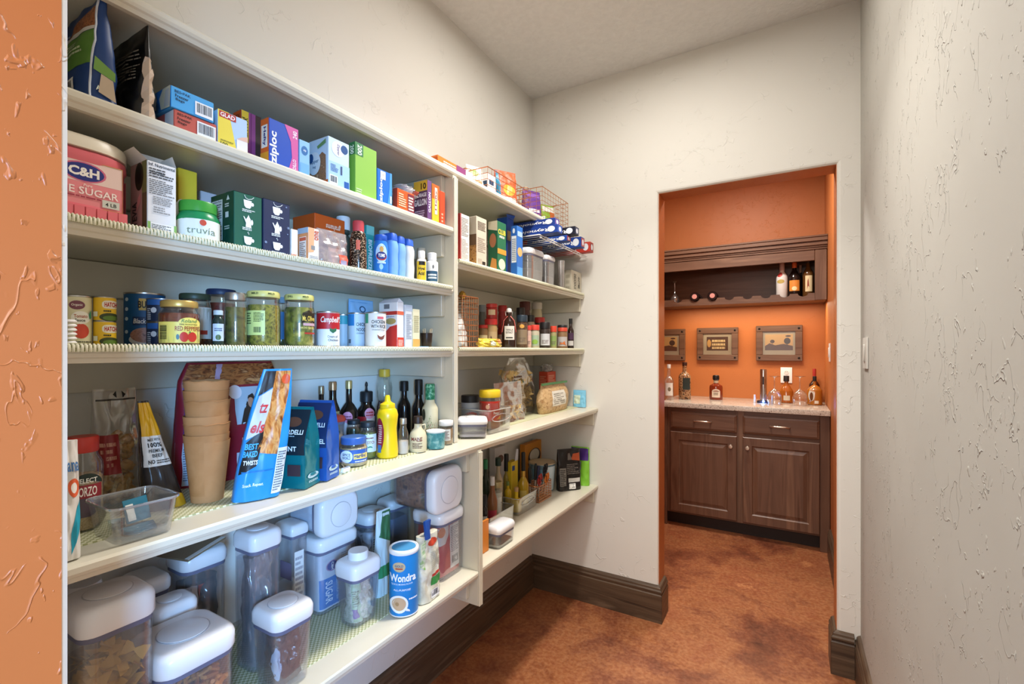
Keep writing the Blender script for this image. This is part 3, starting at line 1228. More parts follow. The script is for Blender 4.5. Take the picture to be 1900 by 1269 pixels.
a = carton('trash_bag_box', 'yellow and sky blue bag carton beside the freezer bag boxes', ZS, 404, 459, 201, '#b7cfe6', xfr=X1, d=.045)
P(a.F, [(0, 0), (.62, 0), (.36, 1), (0, 1)], '#ecd44c')
R(a.F, .04, .80, .60, .98, '#b8312c')
T(a.F, 'GLAD', .32, .89, .12, '#ffffff', w=.48)
R(a.F, .62, .0, 1, .34, '#efe9e2')
P(a.F, [(.62, .34), (1, .34), (1, .5), (.8, .44)], '#e2b8a4')
T(a.F, '100', .2, .06, .09, '#2c3a20', w=.24)
fine(a.F, .08, .14, .5, .2, 1, '#8f8430')
a = carton('value_pack_box', 'orange, yellow and purple value pack carton with a torn top', ZS, 448, 484, 203, '#a04a80', xfr=-.995, pxB=433)
R(a.F, 0, .42, .36, 1, '#ecc73e')
T(a.F, 'VALUE', .24, .70, .16, '#262014', rot=-90, w=.36)
T(a.F, 'PACK', .10, .72, .16, '#262014', rot=-90, w=.30)
R(a.F, .70, 0, 1, 1, '#4d3a33')
R(a.F, .36, 0, .70, 1, '#9b4a82')
R(a.F, .44, 0, .5, 1, '#7b3566')
R(a.L, 0, 0, 1, 1, '#d5571f')
T(a.L, 'MIX', .5, .9, .08, '#3d1408')
B = Buf()
r_ = random.Random(4)
for i in range(24):
    x = -a.w / 2 + a.w * i / 23
    B.add([(x - .002, 0, a.h), (x + .002, 0, a.h), (x + r_.uniform(-.002, .002), .004, a.h + r_.uniform(.004, .012))], [(0, 1, 2)])
B.mk('torn_edge', cm('#6d6a55'), a.t)
a = carton('sandwich_bag_box', 'royal blue and pink bag carton with an orange spine, standing on end', ZS, 499, 553, 217, '#1f4fb0', xfr=X1, pxB=484)
P(a.F, [(.52, 1), (1, 1), (1, 0), (.66, 0), (.78, .3), (.74, .65)], '#d25c9c')
T(a.F, 'ziploc', .17, .38, .30, '#f4f6fb', rot=90, w=.70, bold=.03)
T(a.F, '240', .88, .84, .15, '#f9e9f2', rot=90, w=.17)
T(a.F, 'DILLO', .86, .16, .12, '#f9e9f2', rot=90, w=.22)
R(a.L, 0, 0, 1, 1, '#e06a2a')
R(a.L, .1, .36, .85, .86, '#f2efe6')
T(a.L, 'Hefty', .48, .61, .42, '#1c2f80', rot=-90, w=.42, bold=.03)
R(a.L, 0, 0, 1, .25, '#e8a030')
a = carton('sandwich_bag_box', 'narrow pale blue bag carton between the pink one and the nut-picture carton', ZS, 555, 575, 257, '#8fc0e2', xfr=-.962, d=.10)
E(a.F, .5, .74, .3, .12, '#2f6ea5')
R(a.F, .1, .05, .9, .4, '#74aedb')
T(a.F, 'zip', .5, .74, .07, '#e9f2fa')
a = carton('zipper_bag_box', 'pale blue zipper bag carton with a picture of nuts on its side', ZS, 609, 648, 251, '#c9dff0', xfr=X1, pxB=573)
E(a.F, .45, .80, .30, .16, '#e9f1f8')
T(a.F, 'Zipper', .46, .79, .14, '#6b4c74', rot=-90, w=.24)
E(a.F, .75, .84, .17, .09, '#1f4f86')
R(a.F, 0, 0, 1, .5, '#a9cfea')
bars(a.F, .06, .04, .42, .22)
R(a.F, .74, .03, .97, .17, '#1f5aa5')
fine(a.F, .1, .3, .45, .46, 5, '#5577aa')
R(a.F, .56, .28, .64, .46, '#41557a')
P(a.L, [(.05, 0), (.9, 0), (.88, .62), (.7, .7), (.2, .52), (.05, .30)], mottled('nut_photo', ['#5a4232', '#a1744f', '#7a5b46', '#c39a70'], 120, .5))
R(a.L, .55, 0, 1, .10, '#c9622b')
E(a.L, .30, .50, .32, .24, '#e3e9ee')
T(a.L, 'zipper', .30, .53, .10, '#51718c', w=.46)
T(a.L, 'bag', .30, .42, .07, '#51718c')
E(a.L, .13, .62, .13, .10, '#1f4f86')
P(a.L, [(.5, .78), (.9, .86), (.9, .95), (.45, .84)], '#6f9a62')
a = carton('tea_box', 'small dark green carton lying behind the zipper bag box', ZS, 598, 640, 246, '#39603a', xfr=-1.085, d=.06, h=.138)
R(a.L, .2, .3, .7, .7, '#c98f6b')
R(a.F, .1, .82, .5, .95, '#b9b48a')
a = carton('sandwich_bag_box', 'leaf green carton numbered 200', ZS, 659, 699, 262, '#8fbf52', xfr=X1, pxB=648)
R(a.F, 0, .76, .36, 1, '#3d7c4d')
T(a.F, '200', .2, .87, .20, '#eef4e4', rot=-90, w=.19)
R(a.L, 0, 0, 1, 1, '#6da63f')
R(a.L, .0, .76, 1, 1, '#357546')
T(a.L, '200', .5, .86, .6, '#eef4e4', rot=-90, w=.17)
fine(a.F, .05, .02, .3, .14, 3, '#cfe6b0')
a = carton('sandwich_bag_box', 'bright blue bag carton with white sideways lettering beside the green one', ZS, 700, 727, 311, '#1c6ec6', xfr=X1, d=.10)
P(a.F, [(.7, 0), (1, 0), (1, 1), (.86, 1), (.82, .5)], '#4e9be0')
T(a.F, 'ziploc', .26, .40, .26, '#f2f6fb', rot=90, w=.72, bold=.03)
R(a.F, .2, .72, .55, .96, '#e4ddd6')
T(a.F, 'ziploc', .38, .84, .05, '#9a3a2a', rot=-90)
R(a.F, .86, .08, .97, .3, '#d9e6f2')
org = carton('food_storage_box', 'short orange storage bag carton under the white plastic sleeve', ZS, 737, 769, 348, '#d05a26', xfr=X1, pxB=729)
R(org.F, .60, .05, .98, .92, '#7b2b3a')
fine(org.F, .64, .15, .94, .85, 5, '#ecd9cf', 7)
fine(org.F, .08, .2, .5, .85, 6, '#f0cfa8')
R(org.L, 0, 0, 1, 1, '#a9401f')
a = bag('plastic_sleeve', 'white translucent plastic sleeve lying on the short orange carton', ZS + org.h + .0008, 0, 0, 0, clear('#f2eef0', .2, .55, .25), at=(-1.0, ypx(748, -1.0)), w=.055, h=.036, d=.09, amp=.012, seed=8, prof=lambda t: .5 + .5 * math.sin(PI * min(1, t + .15)))
R(a.F, .45, .2, .9, .45, '#d4664e')
a = carton('food_storage_box', 'purple and yellow gallon storage bag carton next to the divider', ZS, 793, 801, 333, '#6d4a7d', xfr=X1, pxB=768)
R(a.L, 0, .74, 1, 1, '#e0b23a')
T(a.L, '10', .72, .86, .16, '#3b2a18', bold=.03)
R(a.L, 0, 0, 1, .74, '#5a3a55')
T(a.L, 'STORAGE', .5, .64, .10, '#f3eef0', w=.9)
T(a.L, 'GALLON', .5, .46, .17, '#f3eef0', w=.92, bold=.03)
fine(a.L, .1, .06, .8, .28, 4, '#c2aac0')
T(a.F, 'GALLON', .5, .45, .5, '#f2e9f2', rot=90, w=.5)
a = carton('food_storage_box', 'yellow storage bag carton with an orange top edge beside the divider', ZS, 802, 815, 340, '#e9b832', xfr=X1, d=.09)
R(a.F, 0, .62, 1, 1, '#d9622c')
R(a.F, .35, .22, .7, .92, '#f0ead8')
T(a.F, 'Hefty', .52, .6, .26, '#8c2a2e', rot=90, w=.55, bold=.03)
a = carton('food_storage_box', 'narrow red-orange carton against the divider', ZS, 816, 826, 353, '#c34a2a', xfr=X1 - .004, d=.09)
fine(a.F, .3, .1, .6, .4, 3, '#e9b79a')

# ================================================================== SECOND SHELF, LEFT BAY
X2 = -.945
t = thing('sugar_tub', 'pink plastic sugar tub with a cream lid', 'tub', (-1.03, .286, T2))
M_PINK = cm('#e4707a', .3, 0, .5)
secs = [(0, .142, .150, .045), (.004, .150, .158, .05), (.020, .152, .160, .05), (.026, .146, .154, .048), (.090, .146, .154, .048), (.096, .152, .160, .05), (.108, .152, .160, .052), (.113, .142, .150, .055)]
mk('tub_body', *loft(secs, 5), M_PINK, t, 40)
mk('lid', *loft([(.112, .150, .158, .06), (.1125, .156, .164, .06), (.129, .156, .164, .06), (.133, .150, .158, .058), (.134, .13, .14, .05)], 5), cm('#e8e0cb', .35), t, 40)
B = Buf()
for i in range(9):
    B.add(*xf(boxg(-.006, -.0012, 0, .006, .0012, .018), Matrix.Translation((-.055 + i * .0138, -.0805, .003))))
B.mk('grip_rib', M_PINK, t)
mk('grip_recess', *boxg(.0738, -.04, .03, .0742, .03, .085), cm('#c95a66', .4), t)
S = Sf(t, lambda x, y, e: ((x - .5) * .112, -.0772 - e, .022 + y * .072), .112, .072)
R(S, 0, 0, 1, 1, '#e88a8e')
R(S, 0, .52, 1, 1, '#ecd0c6')
E(S, .56, .74, .25, .22, '#d06a86')
E(S, .56, .74, .225, .19, '#27307c')
T(S, 'C&H', .56, .74, .20, '#f4efe6', w=.34, bold=.04)
T(S, 'Pure', .60, .46, .06, '#f7dcd4', shear=.2)
T(S, 'CANE SUGAR', .52, .33, .16, '#f9eae2', w=.86, bold=.012)
fine(S, .25, .18, .75, .24, 1, '#a33c4c')
R(S, .76, .05, .96, .22, '#cfd0c4')
T(S, '4 LB', .86, .13, .08, '#3a3a32')
B = Buf()
B.add(*tube([S.fn(x, y, .001) for x, y in ((0, 0), (1, 0), (1, 1), (0, 1), (0, 0))], .0005, 4))
B.mk('label_border', cm('#d7a24e', .4), t)

a = carton('sweetener_box', 'white carton with dense black print and torn open flaps', T2, 273, 327, 296, '#e9e8e6', xfr=X2, pxB=243)
T(a.F, 'Inf. Nutrimental', .5, .955, .045, '#333', w=.9)
fine(a.F, .06, .78, .9, .92, 4, '#555', 1)
T(a.F, '0Cal (0kJ)', .34, .845, .05, '#222', w=.5)
fine(a.F, .06, .54, .92, .76, 8, '#777', 2)
fine(a.F, .18, .40, .85, .52, 5, '#888', 3)
fine(a.F, .2, .28, .8, .38, 3, '#999', 3)
R(a.F, 0, 0, .10, .14, '#8cb765')
R(a.F, .9, 0, 1, .14, '#8cb765')
R(a.F, .10, .0, .90, .13, '#f4f3f0')
fine(a.F, .13, .01, .87, .12, 5, '#666', 4)
R(a.L, 0, 0, .72, 1, '#b88a7a')
R(a.L, .72, 0, 1, .55, '#5b4a30')
R(a.L, .72, .55, 1, 1, '#6d6a3a')
E(a.L, .55, .80, .26, .20, '#2c2417')
E(a.L, .55, .83, .14, .14, '#0f0c08')
T(a.L, 'STEVIA', .28, .24, .30, '#2b1a14', rot=90, w=.42, bold=.02)
P(a.L, [(.35, .28), (.66, .44), (.66, .56), (.5, .5)], '#d78a80')
flap = cm('#d9d5cb', .5)
h_, w_, d_ = a.h, a.w, a.d
mk('flap', [(-w_ / 2, -d_ / 2, h_), (-w_ / 2, d_ / 2, h_), (-w_ / 2 - .018, d_ / 2, h_ + .014), (-w_ / 2 - .018, -d_ / 2, h_ + .014), (-w_ / 2 - .019, d_ / 2, h_ + .0152), (-w_ / 2 - .019, -d_ / 2, h_ + .0152)], [(0, 1, 2, 3), (3, 2, 4, 5)], flap, a.t)
mk('flap', [(w_ / 2, -d_ / 2, h_), (w_ / 2, d_ / 2, h_), (w_ / 2 - .006, d_ / 2, h_ + .018), (w_ / 2 - .006, -d_ / 2, h_ + .018)], [(0, 1, 2, 3)], flap, a.t)
mk('flap', [(-w_ / 2, d_ / 2, h_), (w_ / 2, d_ / 2, h_), (w_ / 2, d_ / 2 - .02, h_ + .022), (-w_ / 2, d_ / 2 - .02, h_ + .022)], [(0, 1, 2, 3)], flap, a.t)

a = carton('sweetener_box', 'tall yellow carton behind the green-lidded jar', T2, 331, 366, 310, '#e6cd3a', xfr=-1.045, d=.05)
E(a.F, .15, .35, .42, .26, '#e9efe9')
mk('blue_swirl_print', *tube([a.F.fn(x, y, .0006) for x, y in ((.05, .42), (.25, .50), (.42, .48), (.48, .38), (.40, .33))], .0012, 4), cm('#3d7fc4'), a.t)
fine(a.F, .05, .2, .35, .3, 3, '#44506a')
a = rnd('sweetener_jar', 'squat white jar with a green screw lid', 'jar', T2, 326, 410, 379, [(.92, 0), (1, .04), (1, .52), (.97, .60), (.82, .72), (.78, .74)], cm('#e9eee8', .3, 0, .5), xfr=X2, body='jar')
a.part('shoulder_label', [(1.0, .50), (.985, .60), (.84, .725), (.80, .745)], cm('#1d8a52', .3))
a.lid = a.part('lid', [(.80, .73), (.86, .75), (.87, .97), (.84, 1), (0, 1)], cm('#3f9a3a', .35))
T(a.S, 'truvía', .56, .26, .16, '#77876a', w=.62, bold=-.004)
E(a.S, .60, .45, .075, .075, '#d2533a')
P(a.S, [(0.02, .62), (.02, .50), (.22, .53), (.4, .60), (.4, .64)], '#1d8a52')
a = carton('tea_box', 'plain pale lavender carton at the back of the second shelf', T2, 372, 402, 353, '#cfd2da', xfr=-1.10, d=.06)
fine(a.F, .2, .3, .8, .6, 3, '#a9aebc')


def cup_icon(s, cx, cy, k, c='#f1f3f0'):
    P(s, [(cx - k, cy + k * .35), (cx + k * .7, cy + k * .35), (cx + k * .6, cy - k * .3), (cx + k * .3, cy - k * .5), (cx - k * .5, cy - k * .5), (cx - k * .85, cy - k * .3)], c, 'cup_print')
    E(s, cx + k * .85, cy, k * .32, k * .2, c, 'cup_handle_print', 10)


def pot_icon(s, cx, cy, k, c='#f1f3f0'):
    P(s, [(cx - k * .6, cy - k * .6), (cx + k * .6, cy - k * .6), (cx + k * .45, cy + k * .3), (cx + k * .2, cy + k * .5), (cx, cy + k * .75), (cx - k * .2, cy + k * .5), (cx - k * .45, cy + k * .3)], c, 'teapot_print')
    P(s, [(cx - k * .5, cy - k * .2), (cx - k * 1.1, cy + k * .5), (cx - k * .9, cy + k * .5), (cx - k * .45, cy + k * .15)], c, 'spout_print')
    E(s, cx + k * .72, cy, k * .25, k * .3, c, 'teapot_handle_print', 10)


def cocoa(label, pxL, pxR, pyT, c, pxB=None, d=None, snow=False):
    a = carton('cocoa_box', label, T2, pxL, pxR, pyT, c, xfr=X2, pxB=pxB, d=d)
    s = a.F
    for y, kind in ((.83, 'c'), (.50, 'p'), (.17, 'c')):
        (cup_icon if kind == 'c' else pot_icon)(s, .5, y, .17)
        fine(s, .28, y - .155, .78, y - .10, 2, '#dfe6e2', int(y * 9), .6)
    for y in (.30,):
        mk('steam_print', *tube([s.fn(.5 + .03 * math.sin(q * 1.6), .27 + q * .012, .0006) for q in range(5)], .0007, 4), cm('#e8eeea'), a.t)
    mk('packet_print', *tube([s.fn(x, y, .0006) for x, y in ((.36, .97), (.40, .925), (.50, .905), (.62, .925), (.70, .965))], .0007, 4), cm('#e8eeea'), a.t)
    if snow:
        for x, y, k in ((.08, .2, .05), (.93, .55, .06), (.85, .94, .03), (.9, .43, .02)):
            for q in range(3):
                an = q * PI / 3
                mk('snowflake_print', *tube([s.fn(x - k * math.cos(an), y - k * .5 * math.sin(an), .0006), s.fn(x + k * math.cos(an), y + k * .5 * math.sin(an), .0006)], .0005, 4), cm('#9fb0cc'), a.t)
    B = Buf()
    n = 8
    for i in range(n + 1):
        x = -a.w / 2 + a.w * i / n
        B.v += [(x, -a.d / 2, a.h), (x, -a.d / 2 + .03, a.h + .004 * math.sin(PI * i / n) + .001)]
    for i in range(n):
        B.f.append((2 * i, 2 * i + 2, 2 * i + 3, 2 * i + 1))
    B.mk('top_flap', mm(c), a.t)
    return a


a = cocoa('dark green cocoa carton with white cup and teapot drawings', 434, 486, 353, '#1f5f4c', pxB=392)
R(a.L, 0, 0, 1, 1, '#124636')
R(a.L, .03, .16, .52, .90, '#dfe3de')
fine(a.L, .06, .2, .48, .84, 16, '#51605a', 5)
T(a.L, 'Nutrition Facts', .27, .87, .03, '#222', w=.42)
P(a.L, [(.70, .86), (.84, .86), (.77, .95)], '#dfe6e2')
fine(a.L, .64, .74, .9, .82, 2, '#cfdcd6', 3)
R(a.L, .66, .55, .80, .65, '#dfe6e2')
fine(a.L, .62, .34, .95, .42, 2, '#b9cac2', 3)
cocoa('navy cocoa carton with white cup drawings and snowflakes', 489, 538, 367, '#283250', d=.07, snow=True)
a = carton('snack_bar_box', 'large orange carton lying on its side behind the small bar boxes', T2, 584, 640, 394, '#cf5a1c', xfr=-1.02, pxB=543)
T(a.F, 'HONEY', .62, .58, .15, '#f6dcc4', w=.55, rot=180)
T(a.F, 'grahams', .60, .82, .13, '#f6dcc4', w=.5, rot=180, shear=.2)
a = carton('protein_bar_box', 'white and peach bar carton with sideways lettering', T2, 572, 592, 421, '#efe6de', xfr=X2 - .004, pxB=553)
P(a.F, [(0, .25), (.5, .3), (.55, 1), (0, 1)], '#eab083')
T(a.F, 'one', .74, .80, .40, '#cf5a2c', rot=90, w=.28)
R(a.F, .25, .36, .6, .48, '#8c8c8c')
fine(a.F, .1, .02, .9, .2, 4, '#999')
R(a.L, 0, 0, 1, .84, '#e8a06a')
R(a.L, .15, .06, .82, .74, '#f2eeea')
fine(a.L, .2, .1, .76, .6, 9, '#9a7a6a')
R(a.L, .18, .62, .8, .72, '#d2664a')
R(a.L, 0, .84, 1, 1, '#a9c4dc')
a = carton('protein_bar_box', 'white bar carton with orange corner beside the navy cocoa box', T2, 540, 553, 424, '#ece8e4', xfr=X2 - .012, d=.05)
T(a.F, 'one', .5, .10, .6, '#e0742e', rot=90, w=.14)
P(a.F, [(0, 0), (.6, 0), (0, .2)], '#e38a50')
a = bag('zip_bag', 'clear zip bag of pink sachets in front of the white-capped bottle', T2, 596, 651, 428, clear('#efe6e6', .25, .28, .2), xfr=X2, d=.035, amp=.005, seed=3, prof=lambda t: 1 - .8 * t)
R(a.F, .62, .10, .98, .36, '#e2614a')
R(a.F, .66, .02, .9, .2, '#9a93ad')
c = bag('sachets', 'pink sachets heaped inside the clear zip bag', T2 + .001, 0, 0, 0, '#d8a296', at=(X2 - .016, ypx(622, X2 - .016)), w=.042, h=.045, d=.018, seed=7, cat='sachet', amp=.004)
a = bottle('dark tall bottle with a white cap behind the clear zip bag', T2, 622, 652, 403, cm('#3a4640', .2), '#e8eef2', xfr=-1.035, shoulder=.60, neck=.80, neckz=.72, capz=.78, capr=.86)
a = rnd('honey_bottle', 'dark dimpled bottle with a coral red cap', 'bottle', T2, 649, 681, 411, [(.92, 0), (1, .06), (1, .40), (.93, .52), (.98, .62), (.80, .76), (.62, .80)], mottled('dimpled_amber', ['#150b07', '#1c100a', '#24150e', '#3a2418', '#c9a585'], 330, .18, 0, 0, (1, 1, 1), .3, 0), xfr=X2, body='bottle_body')
a.part('cap', [(.66, .79), (.68, .97), (.62, 1), (0, 1)], '#c9474c')
R(a.S, .36, .03, .60, .60, '#dd6444')
a = carton('pain_gel_box', 'teal carton with white sideways lettering', T2, 680, 694, 417, '#2f9f9c', xfr=-.99, pxB=672)
R(a.F, 0, .82, 1, 1, '#6fc4c2')
T(a.F, 'BIOFREEZE', .48, .42, .5, '#eef8f6', rot=-90, w=.60, bold=.02)


def flask(label, pxL, pxR, pyT, c, capc, xfr, d=.05, z=T2, name='antacid_bottle', capf=.17):
    """an oval-section bottle with a flip cap"""
    yl, yr = ypx(pxL, xfr), ypx(pxR, xfr)
    w = yr - yl
    h = zpx(pyT, xfr, yl) - z
    a = A()
    a.w, a.d, a.h = w, d, h
    a.t = thing(name, label, 'bottle', (xfr - d / 2, (yl + yr) / 2, z))
    hb = h * (1 - capf)
    secs = [(0, w * .9, d * .9, w * .3), (.003, w * .97, d * .97, w * .33)]
    for i in range(1, 8):
        f = i / 8
        k = 1 - .05 * (1 + math.sin(f * 14)) / 2
        secs.append((hb * f, w * k, d * k, w * .34))
    secs.append((hb, w * .9, d * .86, w * .33))
    mk('bottle_body', *loft(secs, 4), mm(c), a.t, 50)
    mk('cap', *loft([(hb, w * .93, d * .9, w * .33), (h - .004, w * .90, d * .86, w * .33), (h, w * .8, d * .75, w * .3)], 4), mm(capc), a.t, 40)
    a.__dict__.update(box_faces(a.t, w, d, h))
    return a


a = rnd('antacid_bottle', 'blue antacid bottle with a round red and blue emblem', 'bottle', T2, 692, 721, 437, [(.85, 0), (.93, .03), (1, .2), (.97, .55), (.98, .70), (.80, .84), (.78, .86)], cm('#2c78c8', .3), xfr=X2, body='bottle_body', yaw=6)
a.part('cap', [(.80, .85), (.84, .87), (.82, .98), (.75, 1), (0, 1)], '#1d53b4')
E(a.S, .5, .53, .36, .24, '#bcd9ef')
E(a.S, .5, .46, .33, .11, '#b3322e')
E(a.S, .5, .475, .30, .09, '#1c2c78')
T(a.S, 'TUMS', .5, .475, .085, '#ffffff', w=.42, bold=.03)
E(a.S, .5, .63, .13, .07, '#d9a04a')
E(a.S, .48, .2, .12, .07, '#9cc8ec')
fine(a.S, .25, .28, .75, .35, 1, '#cfe4f6')
a = rnd('antacid_bottle', 'blue bottle with a pale round cap behind the emblem bottle', 'bottle', T2, 700, 726, 429, [(.9, 0), (1, .04), (1, .68), (.8, .8), (.78, .82)], cm('#3a7fc6', .3), xfr=-1.06, body='bottle_body')
a.part('cap', [(.78, .80), (.80, .97), (.74, 1), (0, 1)], '#bfdcec')
SKY = clear('#8fbbe8', .2, .75, .15)
flask('sky blue bottle next to the emblem bottle in the row of three', 729, 742, 430, cm('#7fb0e4', .25), '#2e5fc4', X2, .06)
flask('sky blue bottle in the middle of the row of three', 743, 756, 436, cm('#86b4e6', .25), '#2e5fc4', X2 - .003, .06)
flask('frosted white bottle with a blue cap at the end of the row of three', 758, 772, 441, cm('#dcdad4', .3), '#2f62c6', X2 - .005, .06)
a = bottle('small white bottle with a yellow and black label', T2, 773, 791, 466, '#eeeae0', '#f2f0ea', xfr=X2, shoulder=.68, neck=.66, neckz=.76, capz=.78, capr=.72)
R(a.S, .05, .08, .95, .66, '#e6c22f')
R(a.S, .25, .54, .85, .66, '#1e1a14')
T(a.S, 'Hyal', .52, .42, .11, '#1e1a14', w=.6, bold=.03)
T(a.S, 'Acid', .48, .28, .11, '#1e1a14', w=.6, bold=.03)
a = bottle('white vitamin bottle with a slate blue label beside the yellow-labelled one', T2, 790, 813, 470, '#f0eee9', '#f6f5f2', xfr=X2, shoulder=.68, neck=.66, neckz=.77, capz=.78, capr=.74)
R(a.S, .06, .10, .94, .42, '#2c5572')
E(a.S, .6, .55, .07, .06, '#6a6a6a')
fine(a.S, .2, .18, .85, .36, 2, '#eef2f4', 2, .6)
a = bottle('cream capped bottle half hidden behind the vitamin bottles', T2, 772, 792, 461, '#ddd6c6', '#cfc8b8', xfr=-1.01, shoulder=.68, neck=.7, neckz=.76, capz=.78, capr=.76)

# ================================================================== THIRD SHELF, LEFT BAY (cans and jars)
PICKLE = mottled('pickle_relish', ['#4a4a12', '#7d7a22', '#a39a35', '#5d5a18'], 110, .25, 0, 3)
PICKLE2 = mottled('pickle_slices', ['#3c4312', '#6d7421', '#8d8a2e', '#c0b04c'], 55, .25, 0, 2)
MUD = mottled('green_sauce', ['#4c4a1c', '#6a6526', '#3b3814'], 60, .3)
REDS = mottled('red_sauce', ['#5e1a10', '#7d2616', '#4a130c'], 40, .3)
BROWN = mottled('brown_sauce', ['#6d3416', '#8c4a20', '#54260f'], 60, .3)
a = can('cream can with a red tomato drawing at the doorway end', T3, 116, 172, 549, '#e3dcb6', xfr=-.99)
E(a.S, .62, .28, .26, .15, '#cf4a34')
E(a.S, .60, .55, .32, .13, '#f2eee2')
T(a.S, 'Tomato', .60, .58, .07, '#b0542f', w=.44)
T(a.S, 'Sauce', .58, .50, .06, '#4a4a3a', w=.34)
E(a.S, .48, .80, .26, .09, '#7b4552')
T(a.S, 'Organic', .48, .80, .06, '#f0e6da', w=.36)
P(a.S, [(.86, .62), (.93, .72), (.93, .55), (.88, .52)], '#3f8f66')
fine(a.S, .4, .05, .92, .10, 1, '#5a5a46')
t = thing('ridged_lids', 'stack of ridged white plastic rings beside the tomato can', 'lid', (-.945, ypx(130, -.945), T3))
for i in range(6):
    mk('ring', *lathe([(.006, .0012 + i * .0065), (.0085, .003 + i * .0065), (.006, .006 + i * .0065)], 16), M_WHITE, t, 60)
for z0, lab in ((T3, 'lower yellow green-chili can in the stack of two'), (None, 'upper yellow green-chili can in the stack of two')):
    if z0 is None:
        z0 = T3 + a2.H + .0004
    a2 = can(lab, z0, 172, 217, 596.5 if z0 == T3 else 550, '#e6bb2a', xfr=-.985, hh=None if z0 == T3 else a2.H)
    E(a2.S, .72, .68, .34, .17, '#e9e2cf', pw=.7)
    T(a2.S, 'HATCH', .74, .68, .20, '#b3231f', w=.50, bold=.03)
    fine(a2.S, .45, .38, .92, .46, 1, '#3f3a14', 4, .8)
    E(a2.S, .70, .16, .42, .17, '#35401c')
    E(a2.S, .72, .12, .30, .10, '#5b7a2c')
    R(a2.S, .06, .18, .22, .38, '#dfe2d2')
a = can('large blue bean can with a bowl of beans on its label', T3, 229, 309, 545, '#1c5d92', xfr=-1.085)
R(a.S, .02, .05, .98, .94, '#1b5c91')
R(a.S, .36, .66, .9, .88, '#d9b95a')
T(a.S, "BUSH'S", .58, .77, .14, '#1b1a18', w=.48, bold=.03)
R(a.S, .22, .38, .9, .54, '#173a66')
T(a.S, 'Black Beans', .55, .46, .09, '#f2efe8', w=.62, shear=.15)
E(a.S, .50, .12, .36, .12, '#e4e2de')
E(a.S, .50, .20, .33, .14, mottled('bean_photo', ['#8a5a48', '#c48f78', '#a8735d'], 130, .4))
for y in (.86, .68, .50, .26):
    E(a.S, .10, y, .035, .035, '#cfe0ea', n=10)
c2 = None
for lab in ('lower dark blue can behind the red pepper jar', 'upper dark blue can behind the red pepper jar'):
    z0 = T3 if c2 is None else T3 + c2.H + .0004
    c2 = can(lab, z0, 271, 331, 599 if c2 is None else 554, '#1b2a45', xfr=-1.02, hh=None if c2 is None else c2.H)
    R(c2.S, .04, .72, .96, .96, '#2b5fa0')
    E(c2.S, .24, .5, .09, .12, '#d9dde2', n=12)
    fine(c2.S, .05, .1, .16, .62, 6, '#c9ced6', 2)
a = jar('squat jar of red peppers with a gold lid and yellow label', T3, 293, 373, 559, mottled('pepper_strips', ['#5c1f10', '#7a2d14', '#4a170c'], 30, .25), cm('#c9a85c', .35, .5), lidh=.13, xfr=-.942)
R(a.S, .04, .06, .97, .52, '#ead66a')
E(a.S, .72, .50, .25, .12, '#ead66a')
T(a.S, 'Roland', .72, .545, .08, '#3f7a4a', w=.36, shear=.25, bold=.008)
T(a.S, 'FIRE ROASTED', .70, .465, .03, '#4a3a1a', w=.40)
T(a.S, 'RED PEPPERS', .68, .375, .10, '#9a3022', w=.56, bold=.012)
for x in (.60, .78):
    E(a.S, x, .19, .10, .11, '#c03327')
E(a.S, .46, .19, .035, .06, '#3c6a72')
P(a.S, [(.70, .28), (.73, .33), (.75, .28)], '#3f7a3a')
bars(a.S, .07, .10, .24, .48, None, '#2a2818', vert=False)
a = jar('taller jar of brown sauce with a dark green lid and white label', T3, 330, 394, 546, BROWN, '#33402f', lidh=.09, xfr=-1.035, lidr=.92)
R(a.S, .45, .14, .97, .74, '#d6d3cb')
R(a.S, .60, .22, .85, .30, '#b8402f')
a = jar('tall jar of red sauce with a navy lid at the back', T3, 381, 440, 538, REDS, '#25304d', lidh=.08, xfr=-1.10, lidr=.95)
a = bottle('tiny bottle with a pale blue label between two jars', T3, 394, 416, 576, cm('#24352f', .2), '#b8c6cc', xfr=-.955, shoulder=.70, neck=.80, neckz=.86, capz=.88, capr=.84)
R(a.S, .06, .14, .94, .62, '#c4d0dc')
E(a.S, .5, .24, .22, .08, '#556a3a')
fine(a.S, .2, .42, .8, .52, 2, '#4a5a7a')
a = jar('jar of murky green relish with a silver lid', T3, 416, 459, 544, MUD, cm('#b9bcba', .3, .9), lidh=.12, xfr=-.955, lidr=.94)
a = jar('wide relish jar with a yellow lid, its label turned aside', T3, 457, 521, 542, PICKLE, cm('#d6cf7a', .4), lidh=.09, xfr=-.942, lidr=.96)
T(a.lid and Sf(a.t, lambda x, y, e: a_lid(a, x, y, e), 2 * a.R, a.H, 1), 'MILD', .28, .955, .03, '#3a4a1e') if False else None


def lid_face(a, r=.98):
    return Sf(a.t, lambda x, y, e: ((a.R * r + .0006 + e) * (2 * x - 1), -(a.R * r + .0006 + e) * math.sqrt(max(0, 1 - (2 * x - 1) ** 2)), y * a.H), 2 * a.R, a.H, 1)


